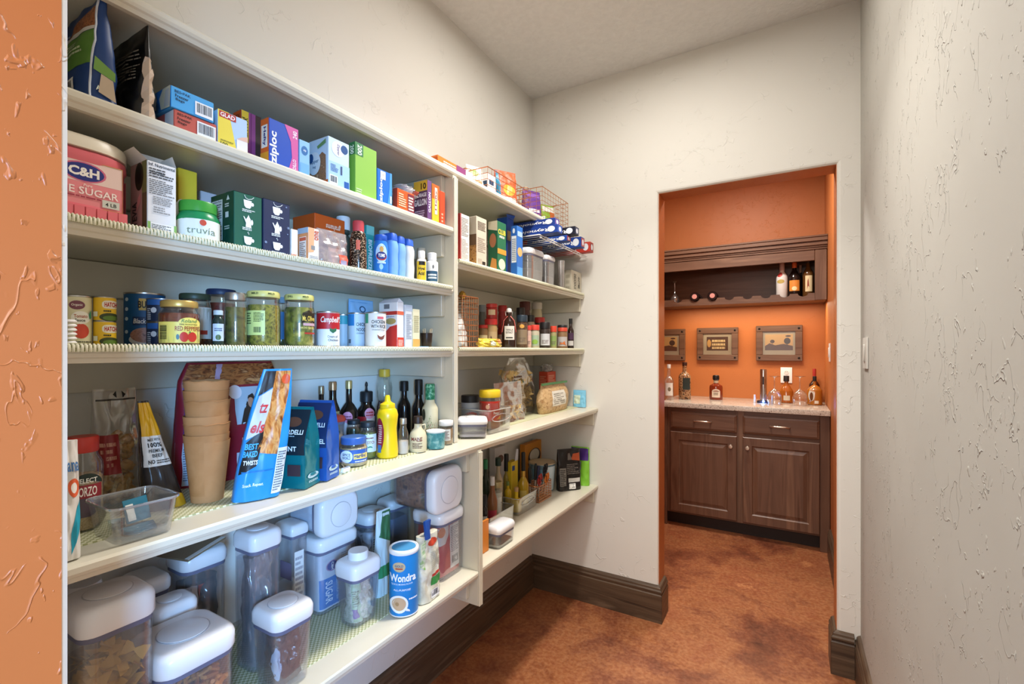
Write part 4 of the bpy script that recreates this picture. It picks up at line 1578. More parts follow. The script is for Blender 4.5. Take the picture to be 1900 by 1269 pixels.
S = lid_face(a)
T(S, 'MILD', .26, .95, .035, '#2f3a1a', bold=.03)
T(S, 'MILD', .72, .95, .035, '#2f3a1a', bold=.03)
R(a.S, .03, .20, .54, .64, '#cfdc86')
fine(a.S, .22, .44, .52, .62, 7, '#4a5a2a', 3)
fine(a.S, .05, .40, .16, .62, 5, '#5d6a34', 3)
bars(a.S, .20, .22, .44, .36, None, '#333a1c')
a = jar('jar with a blue label tucked behind the two relish jars', T3, 508, 535, 552, MUD, '#6f8fa4', lidh=.10, xfr=-1.045)
R(a.S, .4, .15, .97, .7, '#2a6a9c')
a = jar('pickle jar with a yellow lid and a black and gold label', T3, 527, 584, 548, PICKLE2, cm('#d2cc78', .4), lidh=.09, xfr=-.942, lidr=.96)
S = lid_face(a)
T(S, 'DILL', .22, .95, .035, '#1f2a14', bold=.03)
T(S, 'MILD', .70, .95, .035, '#2f3a1a', bold=.03)
P(a.S, [(.56, .44), (.98, .44), (.98, .66), (.80, .70), (.60, .64)], '#2a2416')
T(a.S, 'Mt. Olive', .79, .54, .10, '#e6c95a', w=.38, bold=.02)
R(a.S, .62, .40, .98, .45, '#c9a2a6')
T(a.S, 'NACHO SLICES', .74, .36, .04, '#e2d47a', w=.44)
R(a.S, .66, .24, .98, .27, '#b5332a')
a = can('red and white soup can with white script', T3, 587, 631, 579, '#e6e4e2', xfr=-.942)
R(a.S, .01, .5, .99, .955, '#b81f26', nx=14)
T(a.S, "Campbell's", .62, .75, .22, '#f6f2ec', w=.86, shear=.35, bold=.012)
P(a.S, [(.56, .53), (.84, .53), (.84, .45), (.70, .38), (.56, .45)], '#2f6a4a')
T(a.S, 'Cream of', .68, .29, .07, '#3d4a44', w=.42)
T(a.S, 'Chicken', .70, .19, .07, '#26302c', w=.42)
R(a.S, .70, .04, .95, .10, '#cfcfcf')
R(a.S, .02, .05, .09, .4, '#b9bcc4')
a = can('narrow strip of a teal and grey soup can behind its neighbours', T3, 620, 653, 584, '#b6c2cb', xfr=-1.06)
R(a.S, .3, .70, .98, .955, '#3c9aa6')
a = can('pale blue soup can with a blue corner behind the rice soup can', T3, 645, 679, 581, '#c4d4e2', xfr=-1.005)
R(a.S, .02, .62, .36, .955, '#2f80bf')
T(a.S, 'CHICK', .72, .66, .10, '#2d3338', w=.5, bold=.02)
T(a.S, 'NOOD', .74, .51, .10, '#2d3338', w=.5, bold=.02)
T(a.S, 'condensed', .68, .41, .06, '#6c7a84', w=.4, shear=.2)
bars(a.S, .05, .08, .2, .25, None, '#3a3a44')
a = can('white soup can with a green stripe and a bowl on the label', T3, 677, 717, 580, '#e2ddd6', xfr=-.942)
R(a.S, .02, .68, .16, .955, '#3f9a72')
R(a.S, .58, .80, .86, .87, '#d2606a')
T(a.S, 'CHICKEN', .62, .72, .10, '#2b2d2c', w=.62, bold=.02)
T(a.S, 'WITH RICE', .62, .59, .10, '#2b2d2c', w=.66, bold=.02)
T(a.S, 'condensed soup', .62, .49, .05, '#6a6a66', w=.58, shear=.2)
E(a.S, .74, .36, .17, .06, '#f2efe9')
P(a.S, [(.57, .36), (.91, .36), (.86, .24), (.78, .21), (.68, .22), (.61, .26)], '#7a463a')
a = bag('mix_packet', 'light blue foil packet standing behind the soup cans', T3, 653, 698, 556, '#7fb2dd', xfr=-1.14, d=.03, seed=14)
R(a.F, .03, .72, .97, .98, '#9cc6ea')
E(a.F, .5, .80, .13, .07, '#28557e')
E(a.F, .5, .80, .08, .045, '#a8cdee')
a = carton('broth_carton', 'white and red drink carton with a peaked top', T3, 737, 749, 560, '#ebe7e4', xfr=-.953, pxB=703)
R(a.L, 0, .72, 1, .80, '#c5392f')
P(a.L, [(.28, 0), (1, 0), (1, .50), (.62, .46), (.28, .30)], '#cf3b35')
E(a.L, .66, .58, .28, .07, '#b9a465')
T(a.L, 'Hydration', .60, .68, .04, '#34568a', w=.5)
R(a.L, .3, .86, .6, .96, '#77777a')
R(a.F, 0, .72, 1, .80, '#dd6a4a')
R(a.F, 0, 0, 1, .22, '#d8432f')
fine(a.F, .15, .04, .85, .18, 4, '#f6d0c4')
w_, d_, h_ = a.w, a.d, a.h
mk('gable_top', [(-w_ / 2, -d_ / 2, h_), (w_ / 2, -d_ / 2, h_), (w_ / 2, d_ / 2, h_), (-w_ / 2, d_ / 2, h_), (-.001, -d_ / 2 + .004, h_ + .012), (-.001, d_ / 2 - .01, h_ + .010)],
   [(0, 1, 4), (1, 2, 5, 4), (2, 3, 5), (3, 0, 4, 5)], cm('#dcdce2', .4), a.t)
a = carton('mix_box', 'pale grey carton beside the red and white drink carton', T3, 752, 765, 565, '#d3d6da', xfr=-.95, d=.05)
R(a.F, 0, .86, 1, 1, '#aebccb')
fine(a.F, .15, .2, .85, .8, 14, '#9aa3ae', 4)
a = carton('mix_box', 'cream and yellow carton next to the toothpick cup', T3, 766, 779, 573, '#e0dbb8', xfr=-.95, d=.05)
R(a.F, .0, 0, 1, .22, '#d8a85c')
fine(a.F, .15, .4, .85, .85, 9, '#b3ac80', 4)
a = rnd('toothpick_cup', 'small dark cup of wooden toothpicks next to the divider', 'cup', T3, 780, 803, 618, [(.70, 0), (.80, .06), (.92, .7), (1, 1), (.92, 1), (.7, .12)], cm('#2e221c', .3), xfr=-.955, body='cup')
r_ = random.Random(2)
for i in range(9):
    an, q = r_.uniform(0, 6.28), r_.uniform(.2, .8) * a.R
    bx, by = q * math.cos(an), q * math.sin(an)
    mk('toothpick', *tube([(bx * .6, by * .6, .006), (bx * 1.2, by * 1.2, a.H * r_.uniform(1.2, 1.38))], .0009, 5), cm('#d8bf94', .6), a.t)
a = carton('paper_slip', 'folded light blue paper slip in front of the toothpick cup', T3, 782, 796, 640, '#58aede', xfr=-.938, d=.012, h=.003, cat='paper')

# ================================================================== FOURTH SHELF, LEFT BAY (snack bags and sauces)
a = bag('chip_bag', 'white bag with orange and teal print cut off by the doorway', T4, 104, 157, 822, '#dcd9d2', xfr=-.872, d=.055, seed=21, amp=.004, prof=lambda t: 1 - .8 * t ** 1.5)
P(a.F, [(.5, .05), (.98, .28), (.98, .50), (.78, .40), (.55, .22)], '#1c9ab4')
E(a.F, .72, .60, .22, .08, '#d95f33')
E(a.F, .72, .60, .13, .045, '#e9e4dc')
T(a.F, 'ana', .72, .78, .08, '#4a7ab0', w=.4)
a = rnd('grain_jar', 'clear jar of pale grain with a red screw lid beside the doorway', 'jar', T4, 112, 194, 809, [(.92, 0), (1, .03), (1, .66), (.97, .72), (.74, .80), (.72, .84)], clear('#fbfbfa', .14, .03, .05), xfr=-.985, body='jar', n=28)
M_RICE = mottled('brown_rice', ['#8a6f4c', '#c6ab80', '#a98c62'], 260, .6, .4, 2)
a.part('grain', [(.85, .02), (.95, .05), (.95, .56), (.80, .585), (0, .58)], M_RICE)
a.part('lid', [(.72, .83), (.78, .845), (.78, .985), (.72, 1), (0, 1)], cm('#c33a30', .35))
E(a.S, .60, .50, .34, .12, '#243028', a0=0, a1=PI)
T(a.S, 'SELECT', .60, .545, .05, '#e9e6da', w=.46)
R(a.S, .28, .36, .92, .50, '#8e2a32')
T(a.S, 'ORZO', .62, .43, .10, '#f0e4d8', w=.40)
R(a.S, .30, .16, .90, .36, '#5a4a52')
CR = mottled('toasted_squares', ['#9a6a30', '#c99a52', '#b5813c', '#dcb878'], 40, .6, .3)
a = bag('zip_bag', 'clear zip bag of toasted cereal squares with a red label', T4, 186, 268, 722, clear('#fbf9f4', .18, .07, .12), xfr=-1.075, d=.075, seed=31, amp=.006, prof=lambda t: 1 - .9 * max(0, (t - .3) / .7) ** 1.2)
heap('cereal', a.t, a.w * .66, a.d * .45, .010, a.h * .58, 200, lambda r: nugget(r, .0085), CR, 5)
R(a.F, .02, .30, .46, .62, '#8c2424')
fine(a.F, .07, .36, .42, .58, 4, '#c9927c', 5)
R(a.F, .05, .90, .95, .915, '#3a3630')
P(a.F, [(.42, .95), (.50, .98), (.50, .92)], '#1c1a16')
P(a.F, [(.70, .95), (.62, .98), (.62, .92)], '#1c1a16')
a = bag('jerky_bag', 'slumped jerky bag with yellow top, white middle and dark window', T4, 279, 352, 742, cm('#2f2a28', .25), xfr=-1.0, d=.05, seed=33, amp=.004, prof=lambda t: 1 - .9 * t, tx=-.17, wide=lambda t: 1.0 - .75 * t)
R(a.F, .0, .68, 1, .985, '#dfa71c')
R(a.F, .0, .40, 1, .68, '#dedad4')
T(a.F, 'MADE WITH', .5, .645, .026, '#2b2622', w=.56)
T(a.F, '100%', .48, .598, .042, '#2b2622', w=.58, bold=.03)
T(a.F, 'PREMIUM', .5, .545, .032, '#2b2622', w=.62)
T(a.F, 'BEEF', .5, .500, .032, '#2b2622', w=.4)
T(a.F, 'NO', .25, .445, .038, '#2b2622', bold=.03)
fine(a.F, .42, .425, .9, .465, 2, '#55504a')
P(a.F, [(.55, .0), (1, 0), (1, .10), (.7, .14)], '#d9b32a')
# clear tray with torn teal packets in it
def tray(label, pxL, pxR, xfr, d, h, z, m=None, name='clear_tray', flare=.008, th=.0022):
    yl, yr = ypx(pxL, xfr), ypx(pxR, xfr)
    w = yr - yl
    t = thing(name, label, 'tray', (xfr - d / 2, (yl + yr) / 2, z))
    f = flare
    secs = [(0, w - 2 * f, d - 2 * f, .012), (h * .5, w - f, d - f, .014), (h, w, d, .016), (h, w - 2 * th, d - 2 * th, .014), (h * .5, w - f - 2 * th, d - f - 2 * th, .013), (th, w - 2 * f - 2 * th, d - 2 * f - 2 * th, .011)]
    mk('tray_body', *loft(secs, 4), m or clear('#fafbfb', .20, .05, .06), t, 40)
    ring = [(x, y, h) for x, y in rr(w + .003, d + .003, .017, 4)]
    mk('rim', *tube(ring + ring[:1], .0022, 6), clear('#dfe4e8', .4, .25, .08), t, 60)
    return t, w, d


t, w_, d_ = tray('empty-looking clear plastic tray with torn teal packets inside', 208, 336, -.868, .105, .056, T4 + .0004)
tx, ty = t.location.x, t.location.y
a = bag('tea_packet', 'torn dark teal packet lying flat in the clear tray', T4 + .004, 0, 0, 0, cm('#1f5f74', .25), at=(tx + .006, ty + .004), w=.045, h=.009, d=.04, rz=8, amp=.004, seed=4)
a = bag('tea_packet', 'teal packet propped up with a white strip in the clear tray', T4 + .015, 0, 0, 0, cm('#2a6f86', .25), at=(tx - .006, ty + .010), w=.038, h=.036, d=.006, rz=14, lean=-.3, seed=7, amp=.002)
R(a.F, .05, .10, .35, .8, '#d3d6d2')
a = bag('tea_packet', 'crumpled teal packet at the doorway end of the clear tray', T4 + .004, 0, 0, 0, cm('#1c6a80', .25), at=(tx - .030, ty - .012), w=.022, h=.016, d=.018, rz=-25, seed=8, amp=.008)

# stack of paper cups, each cup a thing of its own
KR = ['#b37a48', '#bc8452', '#ab7341']
bx, by = gp(384, 934, T4)
L_ = math.hypot(bx, by)
Rt = 41 * depth(bx, by) / F * .92
Rb = Rt * .70
bx, by = bx * (1 + Rb / L_), by * (1 + Rb / L_)
hc = .118
zs = [0, .014, .034, .050, .080, .100, .118]
for i, dz in enumerate(zs):
    ordn = ['lowest', 'second', 'third', 'fourth', 'fifth', 'sixth', 'topmost'][i]
    t = thing('paper_cup', f'plain kraft paper cup, {ordn} in the nested stack of seven', 'cup', (bx + .0006 * math.sin(i * 2), by + .0008 * math.cos(i * 3), T4 + .0003 + dz), 0, 'kraft paper cups in the stack')
    s_ = 1 if i == 0 else .995
    mc = mottled('kraft_%d' % (i % 3), [KR[i % 3], KR[(i + 1) % 3]], 30, .75)
    prof = [(Rb * s_, .0), (Rb * s_, .001), (Rt * s_, hc), (Rt * s_ - .0008, hc), (Rb * s_ - .0008, .010), (0, .010)]
    mk('cup_wall', *lathe([(Rb, 0), (Rt, hc), (Rt - .0012, hc), (Rb - .0012, .004)], 32, False, False), mc, t, 40)
    mk('cup_floor', *lathe([(Rb - .0014, .004), (0, .004)], 32, False, False), mc, t)
    if i in (2, 4, 6):
        mk('rolled_rim', *tube([(math.cos(q * PI / 12) * Rt, math.sin(q * PI / 12) * Rt, hc + .0012 * math.sin(q * 2.1 + i)) for q in range(25)], .0011, 5), mc, t, 60)

PRET = mottled('pretzel_photo', ['#4a2312', '#8a4a24', '#b5703c', '#6b361b', '#c98f5c'], 34, .4, .3, 3, (1, 1, 2.4))
PRET2 = mottled('pretzel_window', ['#7a3d16', '#c97a36', '#e0a35c', '#a25a22', '#d89248'], 30, .35, .3, 3, (2.2, 1, 1))
a = bag('pretzel_bag', 'large red and purple pretzel bag standing behind the paper cups', T4, 338, 540, 672, cm('#8c1f30', .35), xfr=-1.10, d=.085, seed=41, amp=.004, prof=lambda t: 1 - .85 * t ** 2.2, wide=lambda t: 1 - .10 * t - .12 * max(0, t - .85) / .15)
R(a.F, .02, .80, .985, .985, PRET, nx=16)
P(a.F, [(.30, .985), (.37, .985), (.34, .86), (.29, .80)], '#b99ab0')
R(a.F, .0, .36, .16, .80, '#5b2f78')
R(a.F, .0, .02, .18, .36, '#c2cbd8')
fine(a.F, .03, .06, .16, .32, 14, '#6a7488', 3)
R(a.F, .46, .46, .78, .78, '#a9bccb')
P(a.F, [(.50, .46), (.54, .58), (.60, .70), (.65, .72), (.70, .64), (.71, .52), (.75, .46)], '#2e2724')
E(a.F, .62, .64, .035, .045, '#b98c74')
T(a.F, 'Dot', .66, .43, .07, '#2b1b22', shear=.4, bold=0)
T(a.F, 'DotsPretzels', .63, .33, .03, '#e8bcc4', w=.26)
R(a.F, .56, .27, .61, .315, '#3a5fae')
R(a.F, .64, .27, .69, .315, '#b5528c')
R(a.F, .45, .02, .70, .22, '#bcc6d6')
fine(a.F, .47, .04, .68, .20, 10, '#5d6880', 3)
E(a.F, .47, .74, .07, .06, '#e4dde2')
a = bag('pretzel_bag', 'leaning pretzel twist bag with a bright blue bottom', T4, 447, 524, 672, cm('#2a8fd6', .28), pyB=926, d=.045, seed=44, amp=.004, tx=.16, wide=lambda t: 1.0 + .06 * math.sin(PI * t) - .36 * t ** 2, prof=lambda t: 1 - .88 * t ** 1.6, h=.258, rz=-18)
P(a.F, [(.30, .36), (.74, .33), (.78, .60), (.95, .985), (.42, .985), (.40, .70), (.34, .52)], PRET2)
P(a.F, [(.02, .20), (.33, .26), (.38, .46), (.36, .56), (.05, .44)], '#1d1a1c')
T(a.F, 'BEST', .17, .41, .045, '#4ab0ea', w=.26, bold=.03)
T(a.F, 'BAKED', .17, .355, .045, '#4ab0ea', w=.28, bold=.03)
T(a.F, 'TWISTS', .20, .29, .035, '#f2f2f2', w=.28, bold=.03)
P(a.F, [(.03, .46), (.33, .52), (.41, .70), (.41, .85), (.10, .79), (.04, .60)], '#cfccd2')
T(a.F, 'els', .22, .555, .09, '#c9322c', w=.30, rot=0, shear=.2, bold=.03)
T(a.F, 'tz', .27, .70, .08, '#c9322c', w=.20, rot=0, shear=.2, bold=.02)
P(a.F, [(.06, .79), (.41, .86), (.44, .985), (.08, .985)], '#241d1c')
E(a.F, .78, .92, .14, .04, '#d9582a')
R(a.F, .74, .03, .97, .38, '#dfe3e6')
fine(a.F, .76, .05, .95, .36, 16, '#6a6e78', 6)
T(a.F, 'Snack. Repeat.', .32, .12, .03, '#e9f4fc', w=.42)
R(a.F, .06, .215, .70, .225, '#1c76b8')


def block_bag(name, label, A0, A1, h, c, front, deep=.085):
    """a gusseted block-bottom bag; A0-A1 is the foot of its narrow side, the printed front is turned towards the doorway"""
    ax, ay = A0
    bx_, by_ = A1
    wd = math.hypot(bx_ - ax, by_ - ay)
    ang = math.atan2(by_ - ay, bx_ - ax)          # local x runs along the narrow side
    t = thing(name, label, 'bag', (ax, ay, T4 + .0003), ang)
    n, m = 10, 20
    r = random.Random(int(ax * 1e4))
    vs, fs = [], []

    def pt(u, v, s):
        """u across the narrow side 0..1, v up, s 0 side of the room .. 1 back"""
        k = 1 if v < .55 else 1 - .92 * ((v - .55) / .45) ** 1.2
        pinch = .35 * max(0, (v - .35) / .65)
        inx = pinch * (1 - abs(2 * u - 1)) * deep * .5
        y = (s * deep) + (inx if s == 0 else -inx if s == 1 else 0)
        x = wd * .5 + (u - .5) * wd * k + .10 * wd * max(0, v - .6)
        j = .0014 * noise.noise(Vector((u * 4, v * 9, s * 3 + ax * 50)))
        return (x + j, y + j, v * h)
    for s in (0, 1):
        b = len(vs)
        for j in range(m + 1):
            for i in range(n + 1):
                vs.append(pt(i / n, j / m, s))
        for j in range(m):
            for i in range(n):
                q = b + j * (n + 1) + i
                f = (q, q + 1, q + n + 2, q + n + 1)
                fs.append(f if s == 0 else f[::-1])
    b2 = (n + 1) * (m + 1)
    for j in range(m):
        for i in (0, n):
            q = j * (n + 1) + i
            f = (q, q + n + 1, b2 + q + n + 1, b2 + q)
            fs.append(f if i == 0 else f[::-1])
    fs.append(tuple(range(n, -1, -1)) + tuple(range(b2, b2 + n + 1)))
    q = m * (n + 1)
    fs.append(tuple(range(q, q + n + 1)) + tuple(range(b2 + q + n, b2 + q - 1, -1)))
    mk('pouch', vs, fs, cm(c, .16, .35), t, 35)
    F_ = Sf(t, lambda x, y, e: (pt(0, y, 0)[0] - e - .0022, deep * (1 - x), y * h), deep, h, 2)
    G_ = Sf(t, lambda x, y, e: (pt(x, y, 0)[0], pt(x, y, 0)[1] - e - .0012, y * h), wd, h, 2)
    return t, F_, G_


def coffee(label, p0, p1, h, c, c2, word):
    t, Fr, G = block_bag('chocolate_bag', label, gp(*p0, T4), gp(*p1, T4), h, c, c2)
    R(Fr, .0, .42, 1, .97, c2)
    T(Fr, 'GHIRARDELLI', .5, .70, .055, '#e4ecee', w=.84, bold=.02)
    fine(Fr, .3, .645, .7, .665, 1, '#9fb4b8')
    T(Fr, word, .6, .50, .06, '#dfe8ea', bold=.02)
    E(Fr, .6, .82, .22, .06, '#5b3a2a')
    R(Fr, .55, .16, .9, .30, '#3a2a30')
    E(G, .5, .14, .36, .035, '#b9cfce')
    E(G, .5, .155, .2, .02, c)
    T(G, 'GHIRARDELLI', .5, .138, .014, '#173a3a', w=.55)
    fine(G, .2, .06, .8, .09, 2, '#b9cfce')
    return t


coffee('glossy teal chocolate bag with a dark front', (566, 908), (593, 894), .172, '#11757d', '#0c1f2a', 'MINT')
coffee('glossy royal blue chocolate bag with a folded top behind the teal one', (606, 893), (629, 882), .180, '#2f5fb0', '#142852', 'CARAMEL')

# jars and sauce bottles
DARKG = cm('#1a1410', .12, 0, .6)
a = jar('garlic jar with a blue lid and round white emblem', T4, 630, 682, 809, mottled('minced_garlic', ['#b59a72', '#cbb389', '#a0855c'], 120, .5), cm('#3a63a8', .35), lidh=.22, lidr=.90, pyB=868)
R(a.S, .02, .16, .98, .60, '#2f5ba6')
R(a.S, .50, .28, .97, .46, '#e0c66a')
T(a.S, 'garlic', .72, .37, .17, '#2b3f73', w=.42, bold=.03)
E(a.S, .26, .38, .21, .21, '#dce6ee')
T(a.S, 'SPICE', .26, .44, .09, '#2b3f73', w=.26)
T(a.S, 'WORLD', .26, .33, .09, '#2b3f73', w=.28)
fine(a.S, .55, .19, .92, .25, 1, '#dfe8f4')
cx, cy = gp(641, 876, T4)
t = thing('binder_clip', 'small white binder clip lying in front of the garlic jar', 'clip', (cx, cy, T4 + .0003), PI / 2 + .2)
mk('clip_body', [(-.012, -.003, .001), (.012, -.003, .001), (.012, -.005, .011), (-.012, -.005, .011), (-.012, .006, .001), (.012, .006, .001), (.012, .002, .012), (-.012, .002, .012)], [(0, 1, 2, 3), (4, 7, 6, 5), (0, 4, 5, 1), (0, 3, 7, 4), (1, 5, 6, 2)], M_WHITE, t)
mk('wire_handle', *tube([(-.005, -.002, .011), (-.006, .006, .020), (0, .010, .024), (.006, .006, .020), (.005, -.002, .011)], .0008, 5), M_STEEL, t)
a = jar('pesto jar with a black lid and white label', T4, 666, 699, 782, mottled('pesto', ['#4d5a1e', '#6c7a2c', '#3c4716'], 150, .4), '#24282c', lidh=.13, lidr=.86, pyB=853)
R(a.S, .05, .20, .97, .68, '#cfdfe0')
T(a.S, 'PESTO', .55, .46, .08, '#8a4a44', w=.6)
E(a.S, .62, .31, .14, .05, '#3f8f78', a0=0, a1=PI)
fine(a.S, .3, .56, .8, .62, 1, '#7a4a4a')
a = jar('dark capers jar with a black lid behind the garlic jar', T4, 643, 670, 779, cm('#2c3a28', .3), '#1d242c', lidh=.13, lidr=.86, pyB=833)
R(a.S, .05, .15, .95, .5, '#33639a')
a = keeper('red-lidded clear tub behind the blue chocolate bag', T4, 611, 645, 771, pyB=838, d=.05, lidm=cm('#c24436', .35), lidh=.022, fill='#c9a8a0', ring=False, rad=.012)
a = bottle('dark sauce bottle with a gold cap and pink splash label', T4, 631, 664, 706, DARKG, cm('#c8b57a', .3, .6), pyB=812, shoulder=.50, neck=.34, neckz=.66, capz=.88)
R(a.S, .05, .12, .95, .40, '#dcd0d2')
E(a.S, .42, .43, .28, .09, '#d88ba8')
fine(a.S, .22, .39, .62, .47, 2, '#7a2348')
a = bottle('dark squeeze bottle with a black nozzle and red label', T4, 663, 697, 726, DARKG, '#191a1c', pyB=812, shoulder=.60, neck=.62, neckz=.78, capz=.80, capr=.70)
a.part('nozzle', [(.30, .99), (.14, 1.02), (.10, 1.10), (.16, 1.12), (.13, 1.17), (.04, 1.20), (0, 1.2)], '#15161a')
R(a.S, .05, .12, .95, .50, '#d8d5d6')
R(a.S, .05, .34, .5, .50, '#b3262c')
E(a.S, .66, .56, .26, .11, '#dc9ab2')
fine(a.S, .48, .51, .85, .62, 2, '#b3262c')
T(a.S, 'ARCHI', .60, .24, .09, '#1f2a3c', w=.62, bold=.02)
a = bottle('bottle with a copper cap at the back beside the blue bag', T4, 604, 631, 708, DARKG, cm('#b08a64', .3, .6), pyB=798, shoulder=.55, neck=.5, neckz=.75, capz=.88)
R(a.S, .1, .25, .95, .55, '#a99a6a')
a = bottle('gold-capped bottle peeking over the dark blue bag', T4, 586, 606, 716, DARKG, cm('#9a8a72', .3, .6), pyB=792, shoulder=.55, neck=.5, neckz=.75, capz=.88)
x_, y_ = gp(716, 851, T4)
a = rnd('mustard_bottle', 'yellow mustard squeeze bottle with a red oval label', 'bottle', T4, 699, 739, 733, [(.86, 0), (.98, .02), (1, .10), (.90, .34), (.86, .46), (.96, .62), (1, .68), (.88, .76), (.72, .79), (.70, .795)], cm('#e6c414', .32, 0, .5), pyB=852, body='bottle_body', yaw=-20)
a.part('cap', [(.70, .79), (.72, .80), (.70, .86), (.50, .875), (.30, .90), (.22, .985), (.16, 1), (0, 1)], cm('#eccb1c', .35))
E(a.S, .26, .38, .23, .27, '#8e2436')
R(a.S, .16, .10, .36, .22, '#3a6fae')
fine(a.S, .16, .25, .38, .55, 9, '#dcc9c9', 4)
a = jar('clear bear-shaped honey bottle with a yellow cap', T4, 697, 730, 685, cm('#6a4a52', .3), cm('#d9b43a', .4), lidh=.09, lidr=.62, pyB=818, fillto=.6, name='honey_bear', cat='bottle', prof=[(.80, 0), (.95, .05), (1, .28), (.86, .48), (.70, .54), (.86, .62), (.90, .74), (.72, .86), (.60, .91)])
a = bag('sauce_packet', 'yellow and red hot sauce packet standing on edge', T4, 741, 757, 716, '#e4bf3c', pyB=800, d=.012, seed=61, lean=0, tx=-.12)
E(a.F, .5, .78, .4, .16, '#c43a26')
R(a.F, .45, .1, .98, .6, '#c9472a')
a = bottle('tall black bottle behind the hot sauce packet', T4, 738, 762, 707, cm('#1b1512', .15), '#141210', pyB=792, shoulder=.56, neck=.44, neckz=.72, capz=.84, capr=.66)
a = bottle('tall black dressing bottle beside the green-capped one', T4, 765, 789, 704, cm('#17120f', .15), '#12100e', pyB=793, shoulder=.52, neck=.50, neckz=.70, capz=.76, capr=.62)
fine(a.S, .15, .22, .85, .42, 4, '#8a8a78')
a = bottle('creamy dressing bottle with a green patterned sleeve on its neck', T4, 783, 813, 712, '#d8cfae', mottled('green_sleeve', ['#1f6a4a', '#2f8a62', '#8fc9a8'], 120, .4), pyB=806, shoulder=.56, neck=.56, neckz=.72, capz=.74, capr=.60)
P(a.S, [(.15, .10), (.75, .10), (.85, .34), (.5, .48), (.3, .36)], mottled('leaf_print', ['#8a5a32', '#dcd2b0', '#5c7a3a'], 220, .5))
E(a.S, .12, .48, .1, .1, '#3a3a2c')
a = jar('clear salt jar with a steel cap', T4, 738, 758, 776, '#d9cfc8', cm('#b9b9b5', .3, .8), lidh=.14, lidr=.66, pyB=844, fillto=.42, prof=[(.9, 0), (1, .05), (1, .5), (.92, .6), (.62, .76), (.62, .86)], name='salt_shaker')
a = rnd('syrup_jug', 'small cream jug of maple syrup with a dark cap', 'jug', T4, 759, 792, 772, [(.90, 0), (1, .05), (1, .42), (.82, .56), (.46, .66), (.42, .76), (.46, .80)], cm('#d6cba8', .3, 0, .5), pyB=840, body='jug_body')
a.part('cap', [(.46, .79), (.52, .80), (.52, .97), (.46, 1), (0, 1)], '#2e2118')
T(a.S, 'MAINE', .44, .38, .10, '#7a2f2a', w=.6)
fine(a.S, .2, .12, .75, .28, 4, '#6a4a3a', 3)
R(a.S, .44, .315, .7, .33, '#7a2f2a')
mk('handle', *tube([(a.R * .42, 0, a.H * .74), (a.R * .8, 0, a.H * .76), (a.R * .86, 0, a.H * .66), (a.R * .68, 0, a.H * .56)], .0022, 6), cm('#d6cba8', .3), a.t, 60)
a = rnd('spread_tub', 'squat teal patterned tub with a white rim', 'tub', T4, 791, 826, 798, [(.90, 0), (.94, .03), (1, .90), (1, .93)], mottled('teal_pattern', ['#3a7f86', '#4f949a', '#8fbcbc'], 70, .4, 0, 3), pyB=834)
a.part('lid', [(1.0, .90), (1.03, .92), (1.03, .985), (.98, 1), (.95, .97), (0, .97)], '#e2e6e6')
a = jar('small spice jar with a white lid next to the divider', T4, 814, 841, 780, mottled('spice_mix', ['#8a6a4a', '#b3936a', '#6a4a30'], 160, .5), '#e6e4e0', lidh=.18, lidr=.98, pyB=823)
R(a.S, .30, .18, .80, .66, '#d5d3cc')
fine(a.S, .35, .24, .75, .6, 6, '#8c6a5a', 3)

# ================================================================== BOTTOM SHELF, LEFT BAY (storage containers)
PASTA = cm('#d2a245', .55)
PENNE = cm('#c07f3a', .55)
a = keeper('clear container of bow-tie pasta beside the orange doorway', T5, 148, 298, 1112, xfr=-.885, d=.105, lidh=.045)
heap('bow_tie_pasta', a.t, a.w * .56, a.d * .50, .022, a.h * .66, 420, lambda r: bowtie(r, .019), PASTA, 6)
a = keeper('wide clear container of penne in front of the other pasta box', T5, 297, 448, 1192, xfr=-.880, d=.140, lidh=.040)
heap('penne_pasta', a.t, a.w * .66, a.d * .66, .016, a.h * .60, 420, lambda r: penne(r, .019), PENNE, 8)
a = keeper('short container with a wide white lid behind the bow-tie pasta', T5, 287, 372, 1118, xfr=-1.03, d=.07, lidh=.034, fill='#8a6a46')
a = keeper('taller container with a plain white lid in the back corner', T5, 250, 322, 1074, xfr=-1.125, d=.09, lidh=.034, fill='#7a5c3c', ring=False)
a = rnd('storage_jar', 'round jar with a white lid half hidden by the doorway', 'jar', T5, 122, 190, 1080, [(.9, 0), (1, .03), (1, .80), (.9, .84)], clear('#fafafa', .12, .06), xfr=-1.03)
a.part('lid', [(.98, .84), (1.02, .86), (1.02, .98), (.96, 1), (0, 1)], M_LID)
a.part('contents', [(.86, .02), (.94, .05), (.94, .6), (0, .6)], mottled('brown_oats', ['#6a4a2c', '#9a7648'], 140, .6))
BLK = cm('#1c1413', .16, 0, .7)
a = blk_k = keeper('container holding a glossy black bag with a paper label', T5, 341, 428, 1022, xfr=-1.105, d=.095, lidh=.036, fillto=.1)
inner = bag('coffee_bag', 'glossy black coffee bag squeezed into the container at the back', T5 + .008, 0, 0, 0, BLK, at=(a.t.location.x, a.t.location.y), w=a.w * .80, d=a.d * .66, h=a.h * .70, seed=71, amp=.010, prof=lambda t: 1 - .3 * t)
R(inner.F, .02, .10, .36, .96, '#c4c8d2')
fine(inner.F, .05, .3, .3, .9, 9, '#7a7f8e', 3)
P(inner.F, [(.38, .96), (.55, .96), (.4, .80)], '#c4482a')
a = keeper('tall clear container with a dark plastic bag inside', T5, 468, 528, 985, pyB=1240, d=.085, lidh=.040)
inner = bag('plastic_bag', 'clear bag with dark grounds inside the tall container', T5 + .008, 0, 0, 0, clear('#c9c4cc', .35, .22, .15), at=(a.t.location.x, a.t.location.y), w=a.w * .78, d=a.d * .70, h=a.h * .78, seed=73, amp=.016, prof=lambda t: 1 - .5 * t)
